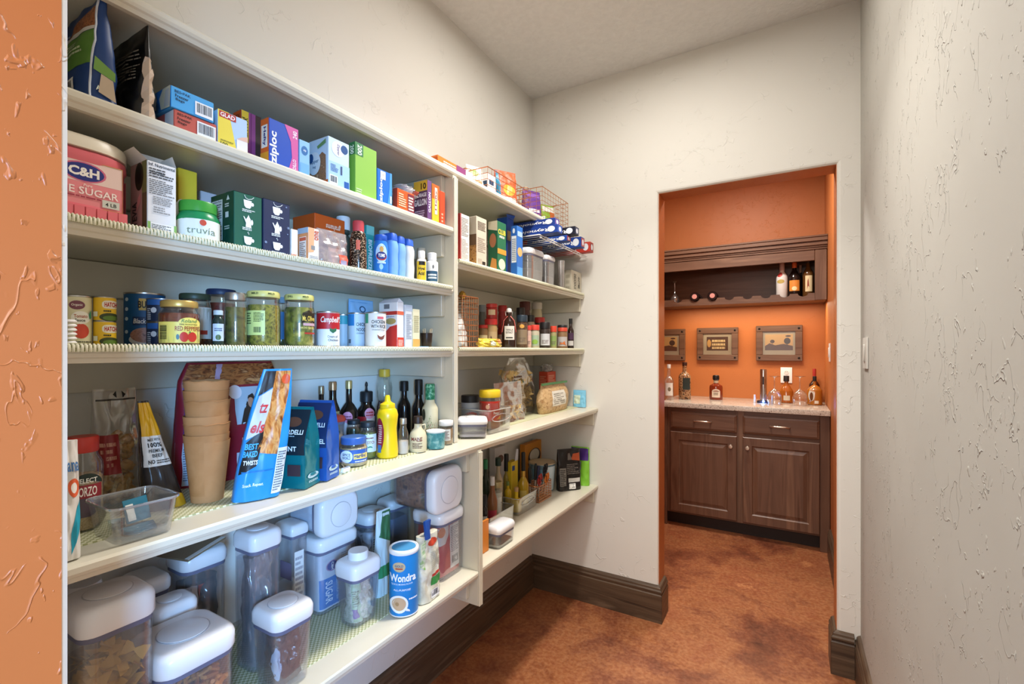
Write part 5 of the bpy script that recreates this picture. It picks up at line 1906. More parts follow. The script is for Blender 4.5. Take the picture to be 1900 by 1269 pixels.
mk('grounds', *loft([(.004, a.w * .6, a.d * .5, .02), (.02, a.w * .66, a.d * .56, .02), (a.h * .42, a.w * .6, a.d * .5, .02), (a.h * .48, a.w * .4, a.d * .3, .02)], 4), mottled('coffee_grounds', ['#1d1613', '#3a2c26', '#120d0b'], 60, .4), inner.t, 50)
a = keeper('narrow tall container with a recipe card inside', T5, 541, 575, 972, pyB=1150, d=.08, lidh=.030, ring=False, rad=.008, fill='#cfcdcf', fillto=.42)
R(a.F, .15, .10, .72, .82, '#e4e2e0')
fine(a.F, .2, .3, .68, .78, 8, '#a9a4ac', 3)
R(a.L, .35, .50, .98, .70, '#7a6a80')
sug = keeper('container with a blue and white sugar bag inside', T5, 592, 668, 990, pyB=1128, d=.10, lidh=.036)
inn = bag('sugar_bag', 'blue and white paper sugar bag inside its container', T5 + .008, 0, 0, 0, '#d9dde4', at=(sug.t.location.x, sug.t.location.y), w=sug.w * .82, d=sug.d * .74, h=sug.h * .72, seed=75, ex=8, amp=.002, prof=lambda t: 1 - .1 * t)
R(inn.F, .02, .03, .98, .56, '#1f76c4')
T(inn.F, 'SUGAR', .26, .30, .20, '#eef4fa', rot=-90, w=.40)
T(inn.F, 'GRANULATED', .50, .30, .07, '#bcd8f0', rot=-90, w=.40)
E(inn.F, .36, .76, .17, .10, '#b88aa8')
E(inn.F, .36, .76, .14, .085, '#2c2f86')
T(inn.F, 'C&H', .36, .76, .07, '#f4efe6', rot=-90, w=.14, bold=.03)
fine(inn.F, .62, .62, .94, .94, 8, '#9aa4b4', 3)
# a container lying on its back on top of the sugar container, lid towards the room


def lying(label, pxL, pxR, pyT, pyB, xfr, deep, z, fill=None, lidh=.034):
    yl, yr = ypx(pxL, xfr), ypx(pxR, xfr)
    w = yr - yl
    h = zpx(pyT, xfr, (yl + yr) / 2) - z
    t = thing('food_storage_container', label, 'container', (xfr - deep, (yl + yr) / 2, z + h / 2), PI / 2, 'clear lidded food storage containers')
    t.rotation_euler = (PI / 2, 0, PI / 2)          # its own up points to the room
    a = A()
    a.t, a.w, a.d, a.h = t, w, h, deep
    build_keeper(a, lidh, fill, .8, False, M_CLEAR, True, M_LID, 0.0)
    return a


lying('white-lidded container lying on its side on the sugar container', 596, 667, 917, 976, sug.t.location.x + sug.d / 2 + .012, .15, T5 + sug.h + .0045, fill='#cfdbe8')
a = keeper('blue-tinted container with packets inside behind the sugar', T5, 684, 727, 950, xfr=-1.10, d=.09, lidh=.034, fill=mottled('tea_packets', ['#5a82b4', '#26324a', '#c9d3dd', '#3b2c28'], 26, .4), fillto=.85)
R(a.F, .15, .4, .7, .8, '#a9c3dc')
fine(a.F, .2, .45, .65, .76, 7, '#4a6a90')
a = keeper('tall container with a white lid far back beside the red one', T5, 727, 765, 925, xfr=-1.13, d=.08, lidh=.03, fill='#5d7391', fillto=.8, ring=False)
a = keeper('container of wrapped rice noodles with a round knob lid', T5, 658, 712, 1040, pyB=1158, d=.085, lidh=.040, knob=True, taper=.012)
n_ = bag('noodle_bag', 'pale green noodle bag folded inside the knob-lidded container', T5 + .008, 0, 0, 0, mottled('noodle_film', ['#b9c9b4', '#d8ddd2', '#a9b8a6', '#c9c2c4'], 70, .25, .5), at=(a.t.location.x, a.t.location.y), w=a.w * .68, d=a.d * .58, h=a.h * .62, seed=77, amp=.010, prof=lambda t: 1 - .35 * t)
R(n_.F, .03, .12, .26, .34, '#7d5fa8')
R(n_.F, .03, .02, .34, .98, '#a9c4a4')
fine(n_.F, .05, .4, .3, .8, 8, '#6a7a66', 4)
R(n_.F, .03, .12, .24, .34, '#7d5fa8')
a = rnd('flour_canister', 'blue flour canister with a coffee cup picture and white lid', 'canister', T5, 722, 777, 1012, [(.97, 0), (.985, .01), (.985, .93), (.985, .945)], cm('#1f86cf', .35), pyB=1146, body='paper_tube', n=32)
a.part('base_rim', [(.98, 0), (1.0, .004), (1.0, .018), (.985, .02)], M_WHITE)
a.part('lid', [(1.0, .93), (1.02, .94), (1.02, .985), (.97, 1), (.90, 1), (.86, .985), (0, .985)], M_WHITE)
a.part('lid_window', [(.82, .984), (.82, .988), (0, .988)], cm('#4f9bd0', .25))
E(a.S, .34, .76, .21, .075, '#c9b48e')
T(a.S, 'GOLD', .34, .775, .035, '#2b4a80', w=.28, bold=.02)
R(a.S, .22, .725, .46, .745, '#b5472e')
T(a.S, 'Wondra', .46, .595, .12, '#f4f8fb', w=.86, bold=.03)
T(a.S, 'QUICK MIXING FLOUR', .44, .50, .03, '#cfe6f6', w=.7)
T(a.S, 'ALL-PURPOSE', .44, .415, .03, '#e4f0fa', w=.56)
E(a.S, .34, .20, .30, .135, '#f0f1ef')
E(a.S, .34, .205, .23, .10, '#c9a886')
E(a.S, .28, .205, .06, .03, '#a9865e')
P(a.S, [(.58, .14), (.68, .11), (.70, .08), (.56, .10)], '#f0f1ef')
fine(a.S, .66, .26, .92, .30, 1, '#e4f0fa')
a = bag('rice_bag', 'cream rice bag with green print, rolled down and clipped', T5, 785, 822, 992, mottled('rice_bag_film', ['#ddd8c4', '#cdc6ae', '#e6e2d2'], 40, .35), pyB=1112, d=.045, seed=81, amp=.005, prof=lambda t: 1 - .45 * t, wide=lambda t: 1 - .1 * t)
R(a.F, .42, .22, .97, .34, '#3a8a44')
P(a.F, [(.48, .34), (.97, .38), (.97, .42), (.48, .38)], '#b5392e')
bars(a.F, .40, .03, .86, .16)
E(a.F, .55, .88, .24, .06, '#c9472f')
P(a.F, [(.02, .55), (.18, .50), (.20, .96), (.02, .9)], mottled('leafy_print', ['#4f8f3a', '#dcd8b8', '#7fae4e'], 60, .4))
fine(a.F, .46, .46, .94, .74, 10, '#b9b4a0', 4)
cl = gp(782, 1095, T5)
t = thing('bag_clip', 'dark blue plastic clip on top of the rice bag', 'clip', (a.t.location.x + .010, a.t.location.y - .012, T5 + a.h * 0.95), PI / 2)
for s, dy in ((-1, -.006), (1, .006)):
    mk('clip_jaw', *xf(bev(boxg(-.009, -.004, 0, .009, .004, .052), .003, 2), Matrix.Translation((s * .004, dy, 0)) @ Matrix.Rotation(s * .12, 4, 'X')), cm('#1f4a94', .35), t, 40)
mk('clip_spring', *tube([(-.008, 0, .022), (.008, 0, .022)], .004, 8), M_STEEL, t, 60)
a = bag('pasta_bag', 'tall white and green bag between the tea container and the flour canister', T5, 702, 727, 948, '#cfe0e4', xfr=-1.0, d=.03, seed=83, amp=.004, tx=.03)
P(a.F, [(.1, .70), (.95, .60), (.98, .98), (.4, .98)], '#3a6f4a')
R(a.F, .05, .22, .95, .36, '#3a8f5a')
red_k = keeper('large container with a red and white cracker bag inside', T5, 817, 866, 945, xfr=-.900, d=.125, lidh=.036)
inn = bag('cracker_bag', 'red and white printed bag inside the large container', T5 + .008, 0, 0, 0, '#c23a3c', at=(red_k.t.location.x, red_k.t.location.y), w=red_k.w * .80, d=red_k.d * .76, h=red_k.h * .74, seed=85, ex=9, amp=.002, prof=lambda t: 1 - .08 * t)
P(inn.F, [(.02, .62), (.30, .62), (.46, .80), (.46, .98), (.02, .98)], '#e4dcd4')
E(inn.F, .14, .88, .16, .10, '#d9772e')
R(inn.F, .50, .08, .96, .96, '#e6e2dc')
fine(inn.F, .54, .40, .92, .92, 15, '#77727a', 3)
bars(inn.F, .56, .12, .90, .34, None)
lying('white-lidded jar lying on its side on the red cracker container', 806, 860, 868, 938, -.893, .17, T5 + red_k.h + .004, fill=mottled('dried_fruit', ['#6a3a26', '#a9754a', '#4a2618'], 60, .4))
a = keeper('short clear container of dark brown chocolate bag at the front edge', T5, 512, 589, 1128, xfr=-.885, d=.10, lidh=.036, taper=.008)
inn = bag('chocolate_chip_bag', 'crinkled dark brown bag inside the short front container', T5 + .008, 0, 0, 0, mottled('brown_foil', ['#3a2018', '#5a3628', '#28140e'], 50, .22, .6), at=(a.t.location.x, a.t.location.y), w=a.w * .68, d=a.d * .58, h=a.h * .58, seed=87, amp=.010, prof=lambda t: 1 - .25 * t)
E(inn.F, .10, .45, .10, .35, '#a9b8cc')
t = thing('paper_packet', 'flat paper packet lying on the black bag container under the shelf', 'packet', (blk_k.t.location.x + .01, blk_k.t.location.y - .02, T5 + blk_k.h + .006), PI / 2)
t.rotation_euler = (0, -.16, PI / 2 + .25)
mk('packet_sheet', *bev(boxg(-.045, -.05, 0, .05, .04, .004), .0015, 1), cm('#7d6a52', .5), t)
mk('packet_label', *boxg(-.042, -.049, .0042, .048, -.038, .0046), cm('#d9d6d0', .5), t)

# ================================================================== FAR BAY, SHELF UNDER THE TOP (cereal and crackers)
X6 = -.945
a = carton('cereal_box', 'white cracker carton with red edges next to the divider', TR, 854, 871, 395, '#e9e6e2', xfr=X6, pxB=848)
fine(a.F, .12, .55, .88, .94, 12, '#8a8682', 2)
fine(a.F, .12, .06, .88, .5, 14, '#b5b1ac', 3)
R(a.F, 0, 0, .08, 1, '#b5332c')
R(a.L, 0, 0, 1, 1, '#b02a28')
a = carton('granola_box', 'beige granola carton with a picture of oats on its narrow side', TR, 884, 903, 400, '#cbbfae', xfr=X6, pxB=871)
fine(a.F, .12, .74, .88, .92, 6, '#4a4036', 2)
fine(a.F, .12, .3, .88, .6, 8, '#a3978a', 3)
R(a.F, .15, .04, .5, .16, '#b3a696')
R(a.F, .55, .05, .85, .12, '#2f2a26')
R(a.L, 0, 0, 1, .42, mottled('oat_photo', ['#8a5a32', '#c49058', '#6a3f22'], 120, .5))
R(a.L, 0, .42, 1, .64, '#6f5440')
a = carton('cracker_box', 'dark green cracker carton with a yellow word on top', TR, 923, 939, 409, '#1f6a4a', xfr=X6, pxB=906)
T(a.F, 'CLUB', .5, .80, .10, '#f2d34a', w=.84, bold=.03)
T(a.F, 'minis', .5, .71, .06, '#f2f0e6', w=.6, shear=.2)
R(a.F, 0, .36, 1, .46, '#d9973a')
E(a.F, .5, .16, .38, .11, '#e6dcc0')
R(a.L, 0, 0, 1, 1, '#255a40')
E(a.L, .5, .62, .36, .14, '#a36a4a')
P(a.L, [(.1, 0), (.95, .02), (.9, .24), (.4, .28)], '#c98a4a')
P(a.L, [(0, .85), (1, .80), (1, 1), (0, 1)], '#cfc6ac')
a = carton('cracker_box', 'open royal blue cracker carton behind the green one', TR, 941, 953, 402, '#2450a8', xfr=-1.0, d=.05)
R(a.F, 0, .62, 1, .78, '#c9a86a')
a.flap = mk('flap', [(-a.w / 2, -a.d / 2, a.h), (a.w / 2, -a.d / 2, a.h), (a.w / 2 - .004, -a.d / 2 - .01, a.h + .014), (-a.w / 2 - .016, -a.d / 2 - .006, a.h + .006)], [(0, 1, 2, 3)], cm('#2450a8'), a.t)
a = carton('cracker_box', 'blue carton with white fact panel beside the hanging wire rack', TR, 959, 970, 418, '#2f6fc0', xfr=X6, pxB=948)
R(a.L, 0, 0, 1, 1, '#2a62b0')
R(a.L, .12, .28, .92, .80, '#dfe4ea')
fine(a.L, .18, .32, .86, .76, 12, '#7d8794', 4)
E(a.L, .5, .90, .2, .05, '#d9e2ec')
E(a.F, .5, .5, .4, .09, '#d9b070')
R(a.F, .05, .04, .95, .2, '#5aa0e0')
R(a.F, .1, .80, .9, .9, '#a9c8ea')
GREYC = clear('#f0f0f2', .14, .10)
a = keeper('largest frosted canister with a white lid under the wire rack', TR, 984, 1012, 462, xfr=-.955, d=.10, lidh=.03, body=GREYC, fill='#8a7d70', fillto=.5, ring=False)
a = keeper('middle frosted canister with a white lid under the wire rack', TR, 1016, 1032, 474, xfr=-.955, d=.07, lidh=.026, body=GREYC, fill='#a39a90', fillto=.4, ring=False)
a = rnd('plastic_cup', 'smallest frosted cup at the end of the canisters', 'cup', TR, 1034, 1048, 484, [(.75, 0), (.8, .03), (1, 1), (.94, 1), (.74, .05)], clear('#f4f0ee', .2, .2), xfr=-.96)
a = carton('tissue_pack', 'pale paper pack with sideways black words in the corner', TR, 1060, 1079, 500, '#cfc6b2', xfr=-.945, pxB=1047)
T(a.F, 'DELICIOUS', .35, .5, .22, '#3a342c', rot=-90, w=.7)
T(a.F, 'ANYTIME', .72, .5, .18, '#3a342c', rot=-90, w=.55)
fine(a.L, .2, .1, .8, .9, 3, '#b3a994')
# wire rack hung under the top shelf with foil boxes on it
yr0, yr1, zr = 1.775, 2.315, 1.812
t = thing('hanging_rack', 'white wire rack hung under the top shelf near the corner', 'rack', (0, 0, 0), 0)
xr0, xr1 = -1.20, -.912
B = Buf()
for i in range(17):
    y = yr0 + (yr1 - yr0) * i / 16
    B.add(*tube([(xr0, y, zr), (xr1, y, zr)], .0014, 5))
B.mk('wire_grate', M_WHITE, t)
ring = [(xr0, yr0, zr), (xr1, yr0, zr), (xr1, yr1, zr), (xr0, yr1, zr), (xr0, yr0, zr)]
mk('frame', *tube(ring, .0028, 6), M_WHITE, t)
mk('front_rail', *tube([(xr1 + .004, yr0, zr - .012), (xr1 + .004, yr1, zr - .012)], .0025, 6), M_WHITE, t)
for y in (1.85, 2.185):
    mk('hook', *tube([(xr0 + .01, y, zr), (xr0 + .01, y, Z_TOP + .004), (xr0 + .05, y, Z_TOP + .0045)], .0022, 6), M_WHITE, t)
    mk('hook', *tube([(xr1 - .006, y, zr), (xr1 - .006, y, Z_TOP - .035), (XU + .004, y, Z_TOP - .03), (XU + .004, y, Z_TOP + .0035), (XU - .03, y, Z_TOP + .0035)], .0022, 6), M_WHITE, t)


def foil(label, x0, x1, y0, y1, z, h, c, c2, word):
    """a long box lying on the rack, its long side towards the doorway"""
    t = thing('foil_box', label, 'box', ((x0 + x1) / 2, (y0 + y1) / 2, z), 0, 'foil and wrap boxes on the hanging rack')
    w, d = x1 - x0, y1 - y0
    mk('carton', *bev(boxg(-w / 2, -d / 2, 0, w / 2, d / 2, h), .0012, 1), mm(c), t)
    f = box_faces(t, w, d, h)
    if word:
        T(f['F'], word, .60, .5, .5, '#eef0f6', w=.56, rot=180, bold=.02, shear=.2)
    R(f['F'], .02, .1, .22, .9, c2)
    E(f['F'], .90, .5, .06, .36, '#dfe3ea')
    R(f['R'], .08, .1, .92, .9, c2)
    E(f['R'], .5, .5, .25, .3, '#dfe3ea')
    return t


zr_ = zr + .0032
foil('lower royal blue foil box at the near end of the wire rack', -1.12, -.832, 1.785, 1.835, zr_, .034, '#1f3f8f', '#2a5ab8', 'Reynolds')
foil('upper royal blue foil box stacked at the near end of the wire rack', -1.13, -.845, 1.787, 1.833, zr_ + .0345, .029, '#1d3a86', '#6a4a9a', 'Reynolds')
foil('black and navy wrap box in the middle of the wire rack', -1.10, -.825, 1.955, 2.0, zr_ + .026, .037, '#161a2c', '#2a3a60', 'Reynolds')
foil('thin blue wrap box under the black one on the wire rack', -1.12, -.86, 1.945, 1.99, zr_, .0255, '#23479a', '#b53a3a', 'Reynolds')
foil('blue wrap box with a red end near the corner of the wire rack', -1.12, -.855, 2.10, 2.145, zr_, .05, '#20418f', '#b8493c', 'Reynolds')
a = foil('red wrap box at the corner end of the wire rack', -1.10, -.855, 2.22, 2.265, zr_, .05, '#b8392c', '#8c2420', None)

# ================================================================== FAR BAY, SPICE SHELF
t = wire_basket('copper wire basket of white garlic bags next to the divider', ypx(858, -.945) + .0, ypx(887, -.945), -1.09, -.945, T3 + .0004, .175, 8, 7, 9, r=.0013, taper=.0)
bxm, bym = t.location.x, t.location.y
a = bag('paper_bag', 'white paper bag filling the copper basket', T3 + .005, 0, 0, 0, '#dedbd6', at=(bxm, bym), w=.075, d=.09, h=.125, seed=91, amp=.008)
a = rnd('gold_tinsel_ball', 'gold crinkled wrapper sticking out above the copper basket', 'wrapper', T3 + .178, 850, 866, 540, [(.3, 0), (1, .3), (.8, .7), (.3, 1)], cm('#c9a24a', .3, .8), xfr=-1.0, n=9, smooth=5)
a = bag('candy_bag', 'yellow crinkled sweet bag lying in front of the spices', T3, 895, 935, 628, mottled('yellow_wrap', ['#d9b52a', '#e9d25a', '#c98f2a'], 60, .25, .4), xfr=-.938, d=.035, seed=93, amp=.010, prof=lambda t: math.sin(PI * min(1, .15 + .85 * t)) if t < .98 else .1)
E(a.F, .5, .5, .16, .3, '#dfe4d2')
P(a.F, [(.72, .5), (.98, .6), (.96, .98), (.8, .9)], '#d98a5c')


def spice(label, pxL, pxR, pyT, glass, lid, xfr, lab=None, lidh=.22, z=T3, name='spice_jar', lidr=1.0, word=None):
    a = rnd(name, label, 'spice jar', z, pxL, pxR, pyT, [(.93, 0), (1, .03), (1, 1 - lidh - .10), (.9, 1 - lidh - .03), (.88, 1 - lidh)], mm(glass) if isinstance(glass, str) else glass, xfr=xfr, body='jar', n=18, group='spice jars and shakers on the far shelf')
    a.part('lid', [(lidr, 1 - lidh), (lidr, .98), (lidr * .94, 1), (0, 1)], lid)
    if lab:
        R(a.S, .06, .12, .94, .56, lab)
        if word:
            T(a.S, word, .5, .42, .06, '#3a2a22', w=.6)
        fine(a.S, .2, .18, .8, .34, 3, '#6a5a50')
    return a


GR = mottled('ground_spice', ['#6a4526', '#8c6238', '#55351c'], 90, .5)
RB = cm('#2c1812', .15, 0, .6)
# vanilla bottle with a swing stopper and a ribbon
a = rnd('vanilla_bottle', 'dark square vanilla bottle with a white label and red ribbon', 'bottle', T3, 931, 958, 576, [(.95, 0), (1, .03), (1, .62), (.86, .72), (.42, .82), (.38, .95)], RB, xfr=-.942, body='bottle_body', n=20)
a.part('stopper', [(.36, .94), (.40, .96), (.34, 1.04), (.15, 1.06), (0, 1.06)], M_WHITE)
R(a.S, .20, .22, .86, .58, '#dedad2')
T(a.S, 'VANILLA', .53, .48, .05, '#3a3530', w=.46)
T(a.S, 'EXTRACT', .53, .41, .05, '#3a3530', w=.46)
R(a.S, .30, .26, .74, .29, '#2a2522')
for s in (-1, 1):
    mk('ribbon', *tube([(s * a.R * .2, -a.R * .45, a.H * .84), (s * a.R * .7, -a.R * .8, a.H * .72), (s * a.R * .95, -a.R * .55, a.H * .42)], .0018, 5), cm('#c9625a', .5), a.t, 60)
mk('bail_wire', *tube([(-a.R * .42, 0, a.H * .86), (-a.R * .5, 0, a.H * .98), (0, -a.R * .3, a.H * 1.03), (a.R * .5, 0, a.H * .98), (a.R * .42, 0, a.H * .86)], .0008, 5), M_STEEL, a.t)
a = spice('clear grinder of dark peppercorns with a navy cap', 958, 979, 585, mottled('peppercorns', ['#3a2a22', '#6a4c38', '#1d1512'], 140, .4), '#24323e', -.946, '#8c7a62', .20)
E(a.S, .5, .66, .2, .06, '#d9a24a')
spice('red-capped shaker squeezed behind the clear ones', 976, 986, 604, '#c9a89a', '#c93a30', -.95, '#d9b0a0', .2)
a = spice('red-capped seasoning shaker with a green label', 984, 1001, 603, '#b9b29a', '#d04034', -.944, '#9fb59a', .22)
E(a.S, .5, .28, .3, .1, '#8ab04a')
spice('black-capped shaker of dark pepper with a white label', 1002, 1021, 598, mottled('dark_pepper', ['#241c1a', '#4a3d38'], 160, .4), '#1f1d1f', -.944, '#cfcfd2', .24)
spice('small red-capped shaker with a green leaf label', 1021, 1033, 605, '#a39a6a', '#d2462f', -.946, '#8aa35c', .26)
a = spice('red and black capped shaker with an orange-blue label', 1034, 1053, 608, '#8a6a4a', '#cf4a34', -.944, '#b9b2b0', .18)
a.part('cap_top', [(.96, 1.0), (.96, 1.10), (.9, 1.12), (0, 1.12)], '#1f1d1f')
P(a.S, [(.15, .14), (.85, .14), (.7, .36), (.3, .30)], '#d2743a')
a = bottle('small dark bottle with a purple label at the corner end', T3, 1053, 1065, 591, RB, '#1c1a18', xfr=-.95, shoulder=.58, neck=.5, neckz=.74, capz=.84)
R(a.S, .1, .10, .9, .26, '#cfcac6')
R(a.S, .1, .30, .9, .52, '#4a2f4a')
# middle and back rows
spice('jar with a red lid and tan label beside the copper basket', 888, 905, 603, '#7a5a3a', '#b52f28', -1.01, '#c2b08a', .14)
a = spice('lower red-lidded jar with a diamond label', 899, 923, 592, '#a8895c', '#bf2f2c', -.995, '#b59a74', .20)
P(a.S, [(.5, .10), (.75, .26), (.5, .42), (.25, .26)], '#5a4632')
zt = T3 + a.H + .0006
a = spice('small red tin stacked on the diamond-labelled jar', 902, 923, 564, '#a02a24', '#b8332c', -.998, None, .25, z=zt)
R(a.S, .2, .25, .8, .6, '#d9c09a')
for i, (p0, p1, py, x, lab) in enumerate(((923, 943, 601, -1.02, 'tall red tin behind the ribbon of the vanilla bottle'), (888, 902, 566, -1.09, 'steel-topped jar at the very back beside the basket'))):
    spice(lab, p0, p1, py, ('#9a2420', '#6a6a62')[i], ('#b5302a', '#8a8f92')[i], x, ('#c9a89a', None)[i], .16)
spice('second tall red tin behind the vanilla bottle neck', 924, 941, 567, '#a32a26', '#b8302c', -1.11, None, .14)
spice('black-capped glass jar behind the peppercorn grinder', 958, 974, 571, '#4a3a30', '#2a2624', -1.05, None, .3)
spice('brown-lidded jar at the back above the grinder', 964, 984, 560, '#5a3a30', '#6a3a34', -1.12, None, .18)
a = spice('cream jar with a dark star and a white lid at the back', 986, 1006, 562, '#cdbf9a', '#d9d0c0', -1.10, None, .14)
P(a.S, [(.5, .62), (.58, .5), (.75, .48), (.62, .38), (.66, .22), (.5, .32), (.34, .22), (.38, .38), (.25, .48), (.42, .5)], '#4a3a2a')
spice('red-lidded jar behind the pepper shaker', 992, 1011, 589, '#5d4a3a', '#b8322c', -1.03, None, .18)
spice('shaker with a dark cap behind the green-labelled one', 978, 992, 585, '#c0a890', '#2c2a28', -1.02, '#cfc2b0', .2)

# ================================================================== FAR BAY, FOURTH SHELF (bread, chips)
Z4b = T4 + .0006
X7 = -.875


def clear_bin(label, y0, y1, x0, x1, z, h, name='clear_bin', handle=True):
    t = thing(name, label, 'bin', ((x0 + x1) / 2, (y0 + y1) / 2, z), PI / 2)
    w, d = y1 - y0, x1 - x0
    th = .002
    secs = [(0, w - .006, d - .006, .008), (h, w, d, .01), (h, w - 2 * th, d - 2 * th, .009), (th, w - .006 - 2 * th, d - .006 - 2 * th, .007)]
    mk('bin_body', *loft(secs, 3), clear('#fbfcfc', .16, .03, .05), t, 40)
    ring = [(x, y, h) for x, y in rr(w + .001, d + .001, .011, 3)]
    mk('rim', *tube(ring + ring[:1], .0018, 5), clear('#eef2f4', .45, .3, .08), t, 60)
    if handle:
        k = [(x * .06, -d / 2 - .0006, h * .62 + y * h * .16) for x, y in [(math.cos(q * PI / 8), math.sin(q * PI / 8)) for q in range(17)]]
        mk('handle_slot', *tube(k, .0014, 5), clear('#eef2f4', .5, .4, .08), t, 60)
    return t


yA, yB = ypx(853, -.93), ypx(949, -.90)
clear_bin('long clear bin holding the peanut butter jar', 1.382, 1.532, -1.20, -.905, T4 + .0004, .082)
a = jar('peanut butter jar with a yellow lid and red label in the clear bin', T4 + .004, 889, 929, 723, mottled('peanut_butter', ['#9a6a3c', '#b07f4c'], 30, .4), cm('#e2c22a', .38), lidh=.17, lidr=.98, xfr=-.928)
R(a.S, .02, .22, .98, .72, '#b92f22')
T(a.S, 'Peter', .80, .42, .07, '#e9e4d8', w=.26, bold=.03)
E(a.S, .40, .58, .09, .06, '#d9a88c')
P(a.S, [(.66, .24), (.98, .24), (.98, .34)], '#d9a32e')
a = rnd('baking_tin', 'black-lidded tin with a red and white label in the clear bin', 'tin', T4 + .004, 856, 889, 733, [(.96, 0), (1, .03), (1, .80)], '#c9d0dc', xfr=-1.02)
a.part('lid', [(1.02, .78), (1.03, .97), (.98, 1), (0, 1)], '#25252a')
R(a.S, .05, .12, .95, .62, '#aeb9ce')
E(a.S, .55, .34, .38, .16, '#c43a3a')
E(a.S, .55, .34, .26, .09, '#e9e6e2')
a = keeper('low clear container with a white lid at the front beside the divider', Z4b, 0, 0, 0, at=(-.935, 1.318), w=.104, d=.074, h=.068, rz=-55, lidh=.024, fill='#a9a6ae', fillto=.10)
a = bag('zip_bag', 'clear zip bag of broken chips in front of the big chip bag', T4, 928, 977, 708, clear('#fcfbfd', .22, .06, .12), xfr=-.985, d=.03, seed=101, amp=.008, prof=lambda t: 1 - .9 * t, tx=-.15)
heap('chips', a.t, a.w * .66, a.d * .5, .008, a.h * .38, 60, lambda r: chip(r, .014), cm('#eccf92', .6), 4)
a = bag('tortilla_chip_bag', 'tall clear bag of tortilla chips twisted shut', T4, 943, 999, 664, clear('#fcfaf4', .2, .07, .12), xfr=-1.035, d=.075, seed=103, amp=.008, wide=lambda t: 1 - .5 * max(0, t - .7) / .3)
heap('tortilla_chips', a.t, a.w * .76, a.d * .6, .010, a.h * .74, 210, lambda r: chip(r, .022), cm('#ecca86', .6), 5)
R(a.F, .12, .30, .55, .62, clear('#f2ead8', .1, .75))
R(a.F, .12, .57, .55, .62, '#2f5a3e')
fine(a.F, .16, .34, .5, .54, 6, '#8a7a6a', 3)
fine(a.F, .18, .66, .52, .72, 1, '#6a4a3a')
a = carton('pasta_box', 'orange-red carton behind the round bread bag', Z4b, 1016, 1031, 690, '#cf4a2c', xfr=-1.08, d=.05)
fine(a.F, .12, .5, .88, .92, 9, '#e9a88c', 3)
R(a.L, .08, .05, .92, .34, '#7a241c')
fine(a.L, .12, .5, .88, .9, 8, '#e08a6a', 3)
zc = Z4b + a.h + .0006
c = bag('plastic_bag', 'crumpled clear bag lying on the orange-red carton', zc, 0, 0, 0, clear('#f4efec', .35, .3, .15), at=(a.t.location.x, a.t.location.y), w=.07, d=.05, h=.04, seed=105, amp=.014, prof=lambda t: .6 + .4 * math.sin(PI * t))
a = bag('bread_bag', 'round loaf in a clear bag with a green zip seal', T4, 1012, 1062, 709, mottled('oat_loaf', ['#b08a5c', '#cfae80', '#9a744a'], 60, .5), pyB=764, d=.07, seed=107, amp=.004, prof=lambda t: math.sin(PI * min(.97, .22 + .72 * t)) * (1 if t < .8 else .4), wide=lambda t: 1 - .30 * abs(t - .4))
mk('zip_seal', *boxg(-a.w * .46, -.012, a.h * .93, a.w * .46, -.008, a.h * 1.0), cm('#4f8f52', .4), a.t)
R(a.F, .25, .22, .75, .72, '#e2dccf')
fine(a.F, .3, .28, .7, .66, 6, '#8a8274', 3)
a = bag('snack_pouch', 'light blue pouch at the far end of the chip shelf', T4, 0, 0, 0, '#7cc0de', at=(-.945, 2.302), w=.07, h=.088, rz=-90, d=.025, seed=109, amp=.003)
R(a.F, .1, .2, .6, .7, '#c9d9c0')

# ================================================================== FAR BAY, BOTTOM SHELF (oils, tools)
Z5b = Z5 + .0066
yb = lambda p, x: ypx(p, x)
clear_bin('clear bin of sauces and vinegar next to the divider', 1.30, 1.64, -1.17, -.955, Z5b + .0002, .075)
OIL = cm('#c9a51c', .12, 0, .6)
a = carton('cardboard_sleeve', 'bright orange card standing at the divider end of the bottom shelf', Z5b, 896, 907, 968, '#d9822e', xfr=-.905, d=.004, cat='card')
a = bottle('clear vinegar bottle with a white cap in the sauce bin', Z5b + .004, 904, 923, 884, cm('#8a5a3a', .15), '#e2e2e2', xfr=-.985, shoulder=.52, neck=.42, neckz=.76, capz=.84)
R(a.S, .1, .14, .9, .36, '#b93a4a')
a = bottle('dark sauce bottle with a green cap at the back of the sauce bin', Z5b + .004, 893, 909, 852, cm('#2a3a2c', .15), '#2f8a5a', xfr=-1.08, shoulder=.56, neck=.45, neckz=.74, capz=.84)
a = bottle('short dark bottle with a black cap at the front of the sauce bin', Z5b + .004, 893, 905, 918, cm('#2a211c', .2), '#1b1a1a', xfr=-.97, shoulder=.62, neck=.7, neckz=.74, capz=.76, capr=.8)
R(a.S, .2, .15, .9, .5, '#d9d6d2')
a = jar('mayonnaise jar with a brass lid in the sauce bin', Z5b + .004, 912, 932, 893, '#d9d2c2', cm('#b9a878', .35, .5), lidh=.13, lidr=.92, xfr=-1.02)
R(a.S, .1, .2, .9, .6, '#e4e0d8')
a = bottle('tall clear bottle with a dark green cap behind the brass-lidded jar', Z5b + .004, 916, 933, 849, cm('#b9a88a', .12), '#243a30', xfr=-1.07, shoulder=.55, neck=.4, neckz=.72, capz=.86, capr=.66)
a = keeper('low clear container with a white lid in front of the sauce bin', Z5b + .0004, 927, 958, 971, xfr=-.868, d=.07, lidh=.028, fill='#8a8a78', fillto=.12, ring=False)
clear_bin('clear bin of olive oil bottles in the middle of the bottom shelf', 1.712, 1.885, -1.17, -.978, Z5b + .0002, .072)
a = bottle('square cruet of golden oil with a cork', Z5b + .004, 948, 968, 904, OIL, '#b0895a', xfr=-.992, shoulder=.46, neck=.36, neckz=.56, capz=.84)
